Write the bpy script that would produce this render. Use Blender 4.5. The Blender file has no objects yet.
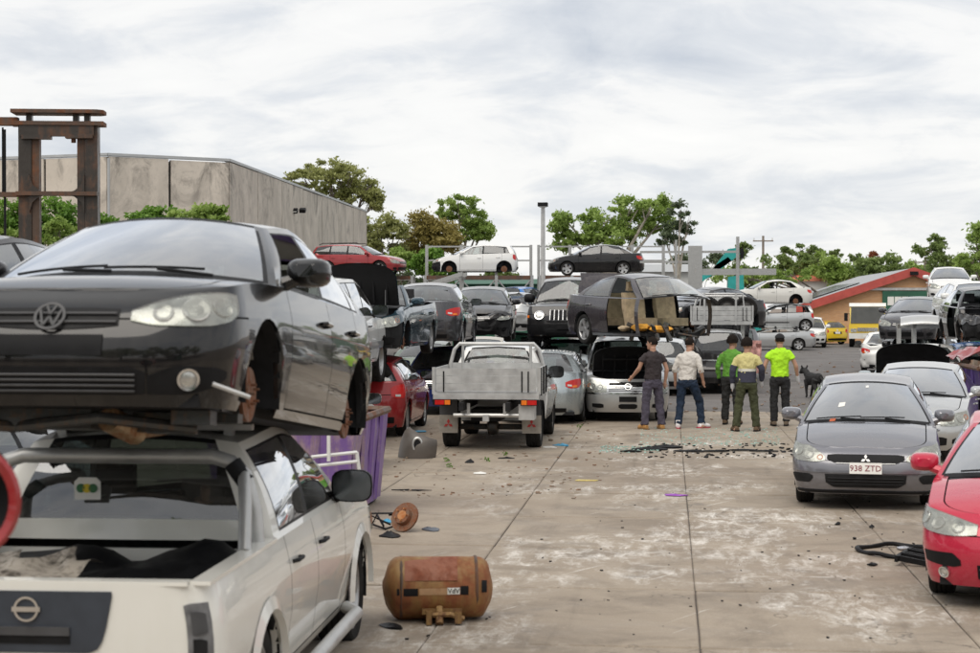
import bpy, bmesh, math, random
import numpy as np
from mathutils import Vector, Matrix, noise as mnoise

random.seed(7)
S = bpy.context.scene
COL = S.collection
PI = math.pi
R = math.radians

# ------------------------------------------------------------------ camera
FPX = 1716.0; VPX = 669.0; HZ = 305.8; CX = 490.0; CY = 326.5; CAMH = 2.4
YAW = math.atan((VPX - CX) / FPX)
PITCH = math.atan((CY - HZ) / FPX)
cd = bpy.data.cameras.new('camera'); cam = bpy.data.objects.new('camera', cd); COL.objects.link(cam)
cam.location = (0, 0, CAMH)
cam.rotation_euler = (PI / 2 - PITCH, 0, YAW)
cd.sensor_width = 36.0; cd.lens = 36.0 * FPX / 980.0
cd.clip_start = 0.2; cd.clip_end = 4000
cd.dof.use_dof = True; cd.dof.focus_distance = 34.0; cd.dof.aperture_fstop = 4.0
S.camera = cam

# ------------------------------------------------------------------ sky
SUN_EL, SUN_AZ = R(58), R(200)
w = bpy.data.worlds.new('World'); S.world = w; w.use_nodes = True
nt = w.node_tree; N = nt.nodes; Lk = nt.links
N.clear()
out = N.new('ShaderNodeOutputWorld'); bg = N.new('ShaderNodeBackground')
sky = N.new('ShaderNodeTexSky'); sky.sky_type = 'NISHITA'; sky.sun_disc = False
sky.sun_elevation = SUN_EL; sky.sun_rotation = SUN_AZ
tc = N.new('ShaderNodeTexCoord'); sep = N.new('ShaderNodeSeparateXYZ')
Lk.new(tc.outputs['Generated'], sep.inputs[0])
def wmath(op, a, b=None, c=None):
    n = N.new('ShaderNodeMath'); n.operation = op
    for i, q in enumerate((a, b, c)):
        if q is None: continue
        if isinstance(q, (int, float)): n.inputs[i].default_value = q
        else: Lk.new(q, n.inputs[i])
    return n.outputs[0]
zz = wmath('ADD', wmath('MAXIMUM', sep.outputs[2], 0.0), 0.28)
comb = N.new('ShaderNodeCombineXYZ')
Lk.new(wmath('DIVIDE', sep.outputs[0], zz), comb.inputs[0])
Lk.new(wmath('DIVIDE', sep.outputs[1], zz), comb.inputs[1])
def wnoise(sc, det, off, dist=0.0, rough=.5):
    m = N.new('ShaderNodeMapping'); m.inputs['Location'].default_value = off
    m.inputs['Scale'].default_value = (sc * .95, sc * 1.1, sc)
    Lk.new(comb.outputs[0], m.inputs['Vector'])
    n = N.new('ShaderNodeTexNoise'); n.inputs['Scale'].default_value = 1.0
    n.inputs['Detail'].default_value = det; n.inputs['Roughness'].default_value = rough
    n.inputs['Distortion'].default_value = dist
    Lk.new(m.outputs[0], n.inputs['Vector'])
    return n.outputs['Fac']
n1 = wnoise(1.5, 7, (3.1, 1.7, 0), .5, .55)
n2 = wnoise(5.0, 8, (9.1, 4.2, 0), .6, .6)
mixn = wmath('ADD', wmath('MULTIPLY', n1, .68), wmath('MULTIPLY', n2, .32))
ramp = N.new('ShaderNodeValToRGB'); cr = ramp.color_ramp
cr.elements[0].position = .30; cr.elements[0].color = (4.9, 5.35, 6.1, 1)
cr.elements[1].position = .64; cr.elements[1].color = (9.5, 9.4, 9.2, 1)
e = cr.elements.new(.46); e.color = (7.3, 7.5, 7.8, 1)
e = cr.elements.new(.53); e.color = (8.9, 8.85, 8.75, 1)
Lk.new(mixn, ramp.inputs[0])
mx = N.new('ShaderNodeMixRGB'); mx.inputs[0].default_value = .93
Lk.new(sky.outputs[0], mx.inputs[1]); Lk.new(ramp.outputs[0], mx.inputs[2])
Lk.new(mx.outputs[0], bg.inputs[0]); bg.inputs[1].default_value = 0.078
Lk.new(bg.outputs[0], out.inputs[0])
# one soft sun behind the cloud
sd = bpy.data.lights.new('sun', 'SUN'); sun = bpy.data.objects.new('sun', sd); COL.objects.link(sun)
sd.energy = 1.5; sd.angle = R(50); sd.color = (1.0, .93, .83)
sun.rotation_euler = (R(90) - SUN_EL, 0, R(180) - SUN_AZ)
sun.location = (0, -20, 60)
vs = S.view_settings
S.display_settings.display_device = 'sRGB'
vs.view_transform = 'Standard'; vs.look = 'None'; vs.gamma = 1.0; vs.use_curve_mapping = False
vs.exposure = 0.50

# ------------------------------------------------------------------ helpers
def XY(px, d):
    """pixel column + depth along the lens axis -> ground X, Y"""
    r = (px - CX) / FPX * d
    return (-math.sin(YAW) * d + math.cos(YAW) * r, math.cos(YAW) * d + math.sin(YAW) * r)
def ZZ(py, d): return CAMH + (HZ - py) * d / FPX
def GD(py): return CAMH * FPX / (py - HZ)

def tag(o, label=None, cat=None, group=None, kind=None):
    if label: o['label'] = label
    if cat: o['category'] = cat
    if group: o['group'] = group
    if kind: o['kind'] = kind
    return o
def empty(name, loc=(0, 0, 0), rot=(0, 0, 0)):
    o = bpy.data.objects.new(name, None); o.empty_display_size = .2
    o.location = loc; o.rotation_euler = rot; COL.objects.link(o); return o
def copy_tree(o, parent=None):
    c = o.copy(); COL.objects.link(c); c.parent = parent
    for ch in list(o.children): copy_tree(ch, c)
    return c

class MB:
    def __init__(s): s.v = []; s.f = []
    def add(s, vs_, fs):
        b = len(s.v); s.v += [tuple(q) for q in vs_]; s.f += [tuple(i + b for i in f) for f in fs]; return s
    def box(s, c, d, rot=None):
        x, y, z = d[0] / 2, d[1] / 2, d[2] / 2
        P = [Vector((a * x, b * y, e * z)) for a in (-1, 1) for b in (-1, 1) for e in (-1, 1)]
        if rot is not None:
            M = rot if isinstance(rot, Matrix) else Matrix.Rotation(rot, 3, 'Z'); P = [M @ p for p in P]
        c = Vector(c)
        return s.add([p + c for p in P], [(0, 1, 3, 2), (4, 6, 7, 5), (0, 4, 5, 1), (2, 3, 7, 6), (0, 2, 6, 4), (1, 5, 7, 3)])
    def grid(s, P, close=False):
        n, m = len(P), len(P[0]); b = len(s.v)
        for r_ in P: s.v += [tuple(q) for q in r_]
        for i in range(n - 1):
            for j in range(m if close else m - 1):
                k = (j + 1) % m
                s.f.append((b + i * m + j, b + (i + 1) * m + j, b + (i + 1) * m + k, b + i * m + k))
        return s
    def tube(s, pts, r, n=8, cap=True):
        pts = [Vector(p) for p in pts]; rs = r if isinstance(r, (list, tuple)) else [r] * len(pts)
        rings = []; up = None
        for i, p in enumerate(pts):
            t = (pts[min(i + 1, len(pts) - 1)] - pts[max(i - 1, 0)])
            if t.length < 1e-9: t = Vector((0, 0, 1))
            t.normalize()
            if up is None: up = Vector((0, 0, 1)) if abs(t.z) < .9 else Vector((1, 0, 0))
            a = t.cross(up)
            if a.length < 1e-6: a = t.cross(Vector((0, 1, 0)))
            a.normalize(); bb = a.cross(t).normalized(); up = bb
            rings.append([p + (a * math.cos(2 * PI * k / n) + bb * math.sin(2 * PI * k / n)) * rs[i] for k in range(n)])
        b = len(s.v); s.grid(rings, True)
        if cap:
            s.f.append(tuple(b + k for k in range(n))[::-1]); e = b + (len(pts) - 1) * n
            s.f.append(tuple(e + k for k in range(n)))
        return s
    def lathe(s, prof, n=24, axis='z', c=(0, 0, 0), full=True):
        rings = []
        for r_, h in prof:
            ring = []
            for k in range(n):
                a = 2 * PI * k / n; p = (r_ * math.cos(a), r_ * math.sin(a), h)
                if axis == 'y': p = (p[0], p[2], p[1])
                elif axis == 'x': p = (p[2], p[0], p[1])
                ring.append((p[0] + c[0], p[1] + c[1], p[2] + c[2]))
            rings.append(ring)
        return s.grid(rings, True)
    def prism(s, poly, h, axis='z', off=0.0):
        n = len(poly)
        def q(p, t):
            if axis == 'z': return (p[0], p[1], t)
            if axis == 'y': return (p[0], t, p[1])
            return (t, p[0], p[1])
        return s.add([q(p, off) for p in poly] + [q(p, off + h) for p in poly],
                     [tuple(range(n))[::-1], tuple(range(n, 2 * n))] + [(i, (i + 1) % n, n + (i + 1) % n, n + i) for i in range(n)])
    def xf(s, M): s.v = [tuple(M @ Vector(p)) for p in s.v]; return s
    def crumple(s, amp, fn, seed=0, sc=3.0):
        o = []
        for p in s.v:
            k = fn(p)
            if k > 0:
                q = Vector((p[0] * sc + seed, p[1] * sc, p[2] * sc)); nv = mnoise.noise_vector(q)
                q2 = mnoise.noise_vector(q * 2.7)
                p = (p[0] + (nv.x + .5 * q2.x) * amp * k, p[1] + (nv.y + .5 * q2.y) * amp * k * .6, p[2] + (nv.z + .5 * q2.z) * amp * k * .8)
            o.append(p)
        s.v = o; return s
    def mesh(s, name, mat=None, smooth=True, angle=38, merge=0.0004):
        me = bpy.data.meshes.new(name)
        bm = bmesh.new()
        V = [bm.verts.new(p) for p in s.v]
        for f in s.f:
            u = []
            for i in f:
                if i not in u: u.append(i)
            if len(u) > 2:
                try: bm.faces.new([V[i] for i in u])
                except ValueError: pass
        if merge: bmesh.ops.remove_doubles(bm, verts=bm.verts, dist=merge)
        bmesh.ops.recalc_face_normals(bm, faces=bm.faces)
        if smooth:
            ca = math.radians(angle)
            for f in bm.faces: f.smooth = True
            for e_ in bm.edges:
                if len(e_.link_faces) == 2 and e_.calc_face_angle(0) > ca: e_.smooth = False
        bm.to_mesh(me); bm.free()
        if mat: me.materials.append(mat)
        return me
    def build(s, name, mat, parent=None, smooth=True, angle=38, loc=None, rot=None, merge=0.0004):
        o = bpy.data.objects.new(name, s.mesh(name, mat, smooth, angle, merge)); COL.objects.link(o)
        if parent is not None: o.parent = parent
        if loc is not None: o.location = loc
        if rot is not None: o.rotation_euler = rot
        return o
def inst(name, me, parent=None, loc=(0, 0, 0), rot=(0, 0, 0), scale=None):
    o = bpy.data.objects.new(name, me); COL.objects.link(o); o.parent = parent
    o.location = loc; o.rotation_euler = rot
    if scale: o.scale = scale
    return o
def text_mesh(txt, size, mat, ext=.002):
    c = bpy.data.curves.new('lettering', 'FONT'); c.body = txt; c.size = size; c.extrude = ext
    c.align_x = 'CENTER'; c.align_y = 'CENTER'; c.resolution_u = 2
    o = bpy.data.objects.new('lettering', c)
    me = bpy.data.meshes.new_from_object(o); bpy.data.objects.remove(o); me.materials.clear(); me.materials.append(mat)
    return me

# ------------------------------------------------------------------ materials
MATS = {}
def nodes(name):
    m = bpy.data.materials.new(name); m.use_nodes = True
    nt = m.node_tree; b = nt.nodes['Principled BSDF']
    return m, nt, b
def _mix(nt, fac, a, b, typ='MIX'):
    n = nt.nodes.new('ShaderNodeMixRGB'); n.blend_type = typ
    for i, q in enumerate((fac, a, b)):
        if hasattr(q, 'is_linked') or hasattr(q, 'links'): nt.links.new(q, n.inputs[i])
        elif isinstance(q, (int, float)): n.inputs[i].default_value = q if i == 0 else (q, q, q, 1)
        else: n.inputs[i].default_value = (*q[:3], 1)
    return n.outputs[0]
def _noise(nt, vec, sc, det=4, rough=.55, dist=0, scale3=None):
    if scale3:
        mp = nt.nodes.new('ShaderNodeMapping'); mp.inputs['Scale'].default_value = scale3; nt.links.new(vec, mp.inputs['Vector']); vec = mp.outputs[0]
    n = nt.nodes.new('ShaderNodeTexNoise'); n.inputs['Scale'].default_value = sc; n.inputs['Detail'].default_value = det
    n.inputs['Roughness'].default_value = rough; n.inputs['Distortion'].default_value = dist
    nt.links.new(vec, n.inputs['Vector']); return n.outputs['Fac']
def _ramp(nt, fac, p0, p1, a=0.0, b=1.0):
    n = nt.nodes.new('ShaderNodeMapRange'); n.inputs[1].default_value = p0; n.inputs[2].default_value = p1
    n.inputs[3].default_value = a; n.inputs[4].default_value = b; n.clamp = True; nt.links.new(fac, n.inputs[0]); return n.outputs[0]
def _m(nt, op, a, b=0.0):
    n = nt.nodes.new('ShaderNodeMath'); n.operation = op
    for i, q in enumerate((a, b)):
        if isinstance(q, (int, float)): n.inputs[i].default_value = q
        else: nt.links.new(q, n.inputs[i])
    return n.outputs[0]
def _vec(nt, world=False):
    if world:
        return nt.nodes.new('ShaderNodeNewGeometry').outputs['Position']
    return nt.nodes.new('ShaderNodeTexCoord').outputs['Object']
def _bump(nt, b, h, st=.3, dist=.02):
    n = nt.nodes.new('ShaderNodeBump'); n.inputs['Strength'].default_value = st; n.inputs['Distance'].default_value = dist
    nt.links.new(h, n.inputs['Height']); nt.links.new(n.outputs[0], b.inputs['Normal'])

def flat(name, col, rough=.6, metal=0.0, var=.25, sc=6.0, bump=0.0, world=False):
    if name in MATS: return MATS[name]
    m, nt, b = nodes(name); v = _vec(nt, world)
    n = _noise(nt, v, sc, 5, .6)
    c = _mix(nt, _ramp(nt, n, .3, .7), tuple(q * (1 - var) for q in col), tuple(min(1, q * (1 + var)) for q in col))
    nt.links.new(c, b.inputs['Base Color']); b.inputs['Metallic'].default_value = metal
    nt.links.new(_ramp(nt, n, .3, .7, max(.03, rough - .1), min(1, rough + .1)), b.inputs['Roughness'])
    if bump: _bump(nt, b, n, bump)
    MATS[name] = m; return m

def paint(name, col, metal=.25, rough=.24, dust=.35, dustcol=(.33, .29, .25), wear=0.0):
    """car paint with a clear coat under uneven yard dust, run marks and scuffs"""
    if name in MATS: return MATS[name]
    m, nt, b = nodes(name); v = _vec(nt)
    n = _noise(nt, v, 2.3, 6, .65, .4)
    st = _noise(nt, v, 5.0, 4, .6, 0, (3.0, 3.0, .35))
    sep = nt.nodes.new('ShaderNodeSeparateXYZ'); nt.links.new(v, sep.inputs[0])
    low = _ramp(nt, sep.outputs[2], .15, .75, 1.0, 0.25)
    fine = _noise(nt, v, 60, 3, .7)
    dm = _m(nt, 'MULTIPLY', _m(nt, 'ADD', _m(nt, 'MULTIPLY', _ramp(nt, n, .35, .75), .6), _m(nt, 'MULTIPLY', _ramp(nt, st, .45, .8), .5)), low)
    dm = _m(nt, 'MULTIPLY', dm, dust)
    c = _mix(nt, dm, col, dustcol)
    if wear:
        wn = _noise(nt, v, 7, 8, .75, .6)
        c = _mix(nt, _m(nt, 'MULTIPLY', _ramp(nt, wn, .60, .66), wear), c, (.12, .07, .045))
    nt.links.new(c, b.inputs['Base Color'])
    b.inputs['Metallic'].default_value = metal
    rr = _m(nt, 'ADD', _m(nt, 'MULTIPLY', dm, .45), _ramp(nt, fine, .3, .7, rough - .005, rough + .01))
    nt.links.new(rr, b.inputs['Roughness'])
    b.inputs['Specular IOR Level'].default_value = .15; b.inputs['Coat Weight'].default_value = .9; b.inputs['Coat Roughness'].default_value = .03
    _bump(nt, b, n, .02, .02)
    MATS[name] = m; return m

def glass(name, tint=(.62, .68, .68), refl=1.6, dirt=.10):
    if name in MATS: return MATS[name]
    m, nt, b = nodes(name); nt.nodes.remove(b)
    outn = [n for n in nt.nodes if n.type == 'OUTPUT_MATERIAL'][0]
    tr = nt.nodes.new('ShaderNodeBsdfTransparent'); tr.inputs[0].default_value = (*tint, 1)
    gl = nt.nodes.new('ShaderNodeBsdfGlossy'); gl.inputs['Roughness'].default_value = .02; gl.inputs[0].default_value = (.95, .97, 1, 1)
    gm = nt.nodes.new('ShaderNodeNewGeometry'); dt = nt.nodes.new('ShaderNodeVectorMath'); dt.operation = 'DOT_PRODUCT'
    nt.links.new(gm.outputs['Normal'], dt.inputs[0]); nt.links.new(gm.outputs['Incoming'], dt.inputs[1])
    sch = _m(nt, 'ADD', _m(nt, 'MULTIPLY', _m(nt, 'POWER', _m(nt, 'SUBTRACT', 1.0, _m(nt, 'ABSOLUTE', dt.outputs['Value'])), 4.5), .95), .045)
    f = _m(nt, 'MINIMUM', _m(nt, 'MULTIPLY', sch, refl), 1.0)
    a = nt.nodes.new('ShaderNodeMixShader'); nt.links.new(f, a.inputs[0]); nt.links.new(tr.outputs[0], a.inputs[1]); nt.links.new(gl.outputs[0], a.inputs[2])
    df = nt.nodes.new('ShaderNodeBsdfDiffuse'); df.inputs[0].default_value = (.4, .38, .35, 1)
    v = _vec(nt); n = _noise(nt, v, 3, 6, .7, .5)
    a2 = nt.nodes.new('ShaderNodeMixShader'); nt.links.new(_ramp(nt, n, .35, .8, dirt * .15, dirt * 2.2), a2.inputs[0])
    nt.links.new(a.outputs[0], a2.inputs[1]); nt.links.new(df.outputs[0], a2.inputs[2])
    nt.links.new(a2.outputs[0], outn.inputs[0]); MATS[name] = m; return m

def rust(name, base, rcol=(.20, .075, .03), amt=.5, rough=.75, metal=.2, sc=3.0):
    if name in MATS: return MATS[name]
    m, nt, b = nodes(name); v = _vec(nt)
    n = _noise(nt, v, sc, 8, .7, .5); n2 = _noise(nt, v, sc * 6, 5, .6)
    st = _noise(nt, v, sc * 2, 5, .6, 0, (2.5, 2.5, .3))
    k = _ramp(nt, _m(nt, 'ADD', _m(nt, 'MULTIPLY', n, .6), _m(nt, 'MULTIPLY', st, .4)), .62 - amt * .3, .70 - amt * .2)
    rc = _mix(nt, n2, tuple(q * .45 for q in rcol), tuple(min(1, q * 1.6) for q in rcol))
    bc = _mix(nt, n2, tuple(q * .8 for q in base), tuple(min(1, q * 1.15) for q in base))
    nt.links.new(_mix(nt, k, bc, rc), b.inputs['Base Color'])
    b.inputs['Metallic'].default_value = metal
    nt.links.new(_ramp(nt, k, 0, 1, rough - .25, rough + .15), b.inputs['Roughness'])
    _bump(nt, b, n2, .35, .01); MATS[name] = m; return m

BLK = flat('black_plastic', (.010, .010, .011), .5, 0, .3, 9)
GRY = flat('grey_plastic', (.055, .055, .058), .55, 0, .2, 9)
TRIM = flat('window_rubber', (.012, .012, .013), .45, 0, .2, 9)
TYRE = flat('tyre_rubber', (.022, .021, .020), .85, 0, .45, 12, .2)
INNER = flat('inner_steel', (.02, .02, .021), .7, .2, .4, 7)
ENGM = rust('engine_metal', (.06, .06, .058), (.13, .08, .05), .35, .6, .5, 6)
SEAT = flat('seat_cloth', (.035, .035, .038), .9, 0, .3, 20)
TAN = flat('tan_trim', (.40, .31, .20), .85, 0, .3, 9)
ALLOY = flat('alloy_rim', (.42, .42, .42), .38, .75, .2, 5)
STEELRIM = flat('steel_rim', (.16, .15, .14), .55, .5, .3, 5)
CHROME = flat('chrome', (.72, .72, .72), .12, 1.0, .08, 5)
ALU = flat('aluminium', (.50, .50, .49), .42, .55, .16, 4, .05)
DISC = rust('rusty_disc', (.17, .11, .075), (.22, .085, .04), .7, .7, .5, 9)
for q_ in (BLK, TRIM, TYRE, INNER, SEAT): q_.node_tree.nodes['Principled BSDF'].inputs['Specular IOR Level'].default_value = .18
MIRR = flat('mirror_face', (.16, .17, .18), .08, 1.0, .1, 5)
GLS = glass('car_glass', (.42, .48, .47), 2.0, .07)
GLSD = glass('dark_glass', (.13, .15, .15), 2.0, .06)
LENS = glass('lamp_lens', (.80, .82, .80), 1.2, .20)
REFL = flat('lamp_reflector', (.55, .55, .52), .25, .7, .3, 14)
REDL = flat('red_lens', (.50, .012, .010), .18, 0, .15, 8)
AMBL = flat('amber_lens', (.75, .18, .015), .2, 0, .15, 8)
WHTL = flat('clear_lens', (.6, .6, .58), .2, .2, .15, 8)
WHTP = flat('plate_white', (.75, .74, .70), .45, 0, .05, 5)
MAROON = flat('maroon_print', (.20, .015, .03), .5, 0, .05, 5)

# ------------------------------------------------------------------ wheels
def pchip(tab):
    xs = [float(a) for a, _ in tab]; ys = [float(b) for _, b in tab]; n = len(xs)
    if n == 1: return lambda x: ys[0]
    h = [xs[i + 1] - xs[i] for i in range(n - 1)]; dl = [(ys[i + 1] - ys[i]) / h[i] for i in range(n - 1)]
    m = [0.0] * n; m[0] = dl[0]; m[-1] = dl[-1]
    for i in range(1, n - 1):
        if dl[i - 1] * dl[i] > 0:
            w1 = 2 * h[i] + h[i - 1]; w2 = h[i] + 2 * h[i - 1]; m[i] = (w1 + w2) / (w1 / dl[i - 1] + w2 / dl[i])
    def f(x):
        if x <= xs[0]: return ys[0]
        if x >= xs[-1]: return ys[-1]
        i = 0
        while x > xs[i + 1]: i += 1
        t = (x - xs[i]) / h[i]; t2 = t * t; t3 = t2 * t
        return ys[i] * (2 * t3 - 3 * t2 + 1) + h[i] * m[i] * (t3 - 2 * t2 + t) + ys[i + 1] * (-2 * t3 + 3 * t2) + h[i] * m[i + 1] * (t3 - t2)
    return f

WC = {}
def wheel_meshes(r, wd, style):
    """tyre and rim around the y axis, outer face at +y"""
    k = (round(r, 3), round(wd, 3), style)
    if k in WC: return WC[k]
    rr = r * (.70 if style != 'steel4' else .60)
    h = wd / 2
    ty = MB(); prof = [(rr, -h * .80), (rr + .02, -h * .92), (r * .90, -h), (r * .965, -h * .90), (r * .99, -h * .72)]
    for q in (-.62, -.56, -.22, -.16, .16, .22, .56, .62):
        dz = .0
        prof.append((r, h * q))
    # tread grooves
    prof2 = []
    for a, b in prof[:5]: prof2.append((a, b))
    for i, q in enumerate((-.66, -.40, -.38, -.33, -.31, -.05, -.03, .03, .05, .31, .33, .38, .40, .66)):
        gro = (i in (2, 3, 6, 7, 10, 11))
        prof2.append((r - (.010 if gro else 0), h * q))
    prof2 += [(r * .99, h * .72), (r * .965, h * .90), (r * .90, h), (rr + .02, h * .92), (rr, h * .80)]
    ty.lathe(prof2, 32, 'y')
    if style == '4x4':
        for i in range(26):
            for sx in (-1, 1):
                a = 2 * PI * (i + (.5 if sx > 0 else 0)) / 26
                M = Matrix.Rotation(-a, 3, 'Y')
                c = M @ Vector((r + .004, sx * h * .66, 0))
                ty.box(c, (.016, h * .5, .045), M)
    rim = MB()
    rim.lathe([(rr, -h * .8), (rr - .012, -h * .7), (rr - .02, 0), (rr - .018, h * .6), (rr - .004, h * .8), (rr + .008, h * .84), (rr + .008, h * .78)], 32, 'y')
    fy = h * .55
    if style.startswith('steel') or style == '4x4':
        rim.lathe([(.0, fy * .2), (.05, fy * .25), (.06, fy * .6), (rr * .5, fy * .7), (rr * .62, fy * .35), (rr * .8, fy * .25), (rr - .018, fy * .6)], 32, 'y')
        for i in range(5):
            a = 2 * PI * i / 5; rim.lathe([(0, .02), (.012, .02), (.012, 0)], 6, 'y', (math.cos(a) * .06, fy * .6, math.sin(a) * .06))
    else:
        n = int(style[5:]) if style.startswith('spoke') else 5
        rim.lathe([(0, fy + .012), (.035, fy + .010), (.06, fy - .003), (.07, fy - .04)], 16, 'y')
        for i in range(n):
            a = 2 * PI * i / n; M = Matrix.Rotation(-a, 3, 'Y')
            w0, w1 = (.030, .042) if n > 5 else (.045, .062)
            L0, L1 = .03, rr - .010
            q = [(L0, fy + .004, -w0), (L0, fy + .004, w0), (L1, fy + .022, w1), (L1, fy + .022, -w1), (L0, fy - .035, -w0), (L0, fy - .035, w0), (L1, fy - .015, w1), (L1, fy - .015, -w1)]
            # radial is x here
            rim.add([M @ Vector(p) for p in q], [(0, 1, 2, 3), (7, 6, 5, 4), (0, 3, 7, 4), (1, 5, 6, 2), (3, 2, 6, 7)])
    hub = MB()
    hub.lathe([(.0, .0), (.07, .0), (.075, -.01), (.14, -.012), (r * .46, -.012), (r * .46, -.034), (.08, -.034), (.05, -.10), (0, -.10)], 24, 'y')
    for i in range(5):
        a = 2 * PI * i / 5; hub.tube([(math.cos(a) * .052, -.005, math.sin(a) * .052), (math.cos(a) * .052, .03, math.sin(a) * .052)], .007, 5)
    WC[k] = (ty.mesh('tyre', TYRE), rim.mesh('rim', ALLOY if not style.startswith('steel') else STEELRIM), hub.mesh('brake_disc', DISC))
    return WC[k]

def smooth01(t): t = max(0.0, min(1.0, t)); return t * t * (3 - 2 * t)

# ------------------------------------------------------------------ car shapes (metres from the nose)
SEDAN = dict(kind='sedan', L=4.57, W=1.76, H=1.48, wb=2.63, fo=.92, R=.315, tw=.205, gc=.19,
    sh=[(0, .66), (.12, .71), (.5, .82), (1.15, .93), (2.0, .945), (3.3, .985), (3.9, 1.02), (4.4, 1.04), (4.57, 1.0)],
    cowl=1.28, wt=2.05, rt=3.30, rb=3.95, roof=[(2.05, 1.40), (2.65, 1.475), (3.30, 1.41)], doors=(1.45, 2.50, 3.42),
    fin=[(0, .09), (.2, .03), (.45, 0), (.7, .03), (.85, .09), (1, .2)], rin=[(0, .10), (.25, .0), (.55, .0), (.75, .05), (1, .12)],
    pf=2.5, pr=2.9, yr=.575, bow=.22, bowr=.12, crown=.055, rcrown=.05)
def spec(base, **k): d = dict(base); d.update(k); return d
HATCH = spec(SEDAN, kind='hatch', L=4.20, wb=2.58, fo=.87, R=.315, H=1.48,
    sh=[(0, .64), (.12, .70), (.5, .82), (1.1, .94), (2.0, .96), (3.2, 1.0), (3.8, 1.02), (4.2, 1.0)],
    cowl=1.18, wt=1.95, rt=3.70, rb=4.0, roof=[(1.95, 1.40), (2.6, 1.48), (3.70, 1.40)], doors=(1.38, 2.45, 3.35),
    rin=[(0, .10), (.25, 0), (.6, .02), (1, .10)], pr=3.0)
WAGON = spec(HATCH, kind='wagon', L=4.75, wb=2.67, fo=.95, H=1.55, R=.325, cowl=1.30, wt=2.05, rt=4.35, rb=4.55,
    sh=[(0, .70), (.12, .76), (.5, .86), (1.2, .96), (2.2, .98), (3.5, 1.0), (4.75, 1.0)],
    roof=[(2.05, 1.45), (2.7, 1.54), (3.6, 1.53), (4.35, 1.45)], doors=(1.52, 2.6, 3.5))
SUV = spec(WAGON, kind='suv', L=4.65, W=1.84, H=1.75, wb=2.70, fo=.86, R=.365, tw=.235, gc=.30,
    sh=[(0, .86), (.10, .93), (.5, 1.02), (1.2, 1.09), (2.2, 1.11), (3.5, 1.13), (4.65, 1.13)],
    cowl=1.30, wt=1.90, rt=4.38, rb=4.5, roof=[(1.90, 1.66), (2.6, 1.75), (3.7, 1.74), (4.38, 1.68)], doors=(1.45, 2.5, 3.42),
    fin=[(0, .07), (.3, 0), (.55, .0), (.8, .05), (1, .12)], rin=[(0, .08), (.25, 0), (.45, .0), (.5, .05), (1, .09)], pf=3.2, pr=3.6, yr=.62, bow=.16)
JEEP = spec(SUV, L=4.49, W=1.84, H=1.78, fo=.75, wb=2.69, R=.37, gc=.38,
    sh=[(0, 1.02), (.08, 1.06), (.5, 1.10), (1.2, 1.14), (2.2, 1.15), (4.49, 1.15)], cowl=1.42, wt=1.78, pf=4.5, pr=5,
    roof=[(1.78, 1.70), (2.4, 1.78), (4.3, 1.74)], rt=4.3, rb=4.4, yr=.66, bow=.10, doors=(1.5, 2.5, 3.35))
VAN = spec(SUV, kind='van', L=4.80, W=1.80, H=1.76, wb=2.95, fo=.88, R=.325, gc=.2,
    sh=[(0, .80), (.10, .86), (.4, .95), (.9, 1.02), (2.2, 1.03), (4.80, 1.03)], cowl=.98, wt=1.75, rt=4.6, rb=4.7,
    roof=[(1.75, 1.66), (2.5, 1.75), (3.9, 1.75), (4.6, 1.68)], doors=(1.40, 2.45, 3.45), yr=.66, bow=.25,
    fin=[(0, .06), (.3, 0), (.6, .01), (.8, .05), (1, .14)], pf=2.9)
PICK = spec(SUV, kind='pickup', L=5.22, W=1.85, H=1.74, wb=3.20, fo=.87, R=.365, tw=.25, gc=.36,
    sh=[(0, .92), (.10, .98), (.5, 1.06), (1.3, 1.11), (3.55, 1.12), (3.70, 1.12), (5.22, 1.12)], cowl=1.42, wt=2.05, rt=3.42, rb=3.62,
    roof=[(2.05, 1.66), (2.6, 1.74), (3.42, 1.70)], doors=(1.60, 2.62, 3.45), pf=3.0, pr=9, rin=[(0, .10), (.2, .06), (.4, .02), (1, .0)], yr=.64, bow=.16, bowr=.03)
CABUTE = spec(PICK, kind='cabute', L=3.02, W=1.75, H=1.72, wb=2.96, fo=.80, R=.345, gc=.40,
    sh=[(0, .90), (.10, .96), (.5, 1.03), (1.25, 1.08), (3.02, 1.09)], cowl=1.35, wt=1.90, rt=2.78, rb=2.98,
    roof=[(1.90, 1.64), (2.3, 1.72), (2.78, 1.69)], doors=(1.5, 2.72, 2.73), pr=9, rin=[(0, 0), (1, 0)], yr=.62)

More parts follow.
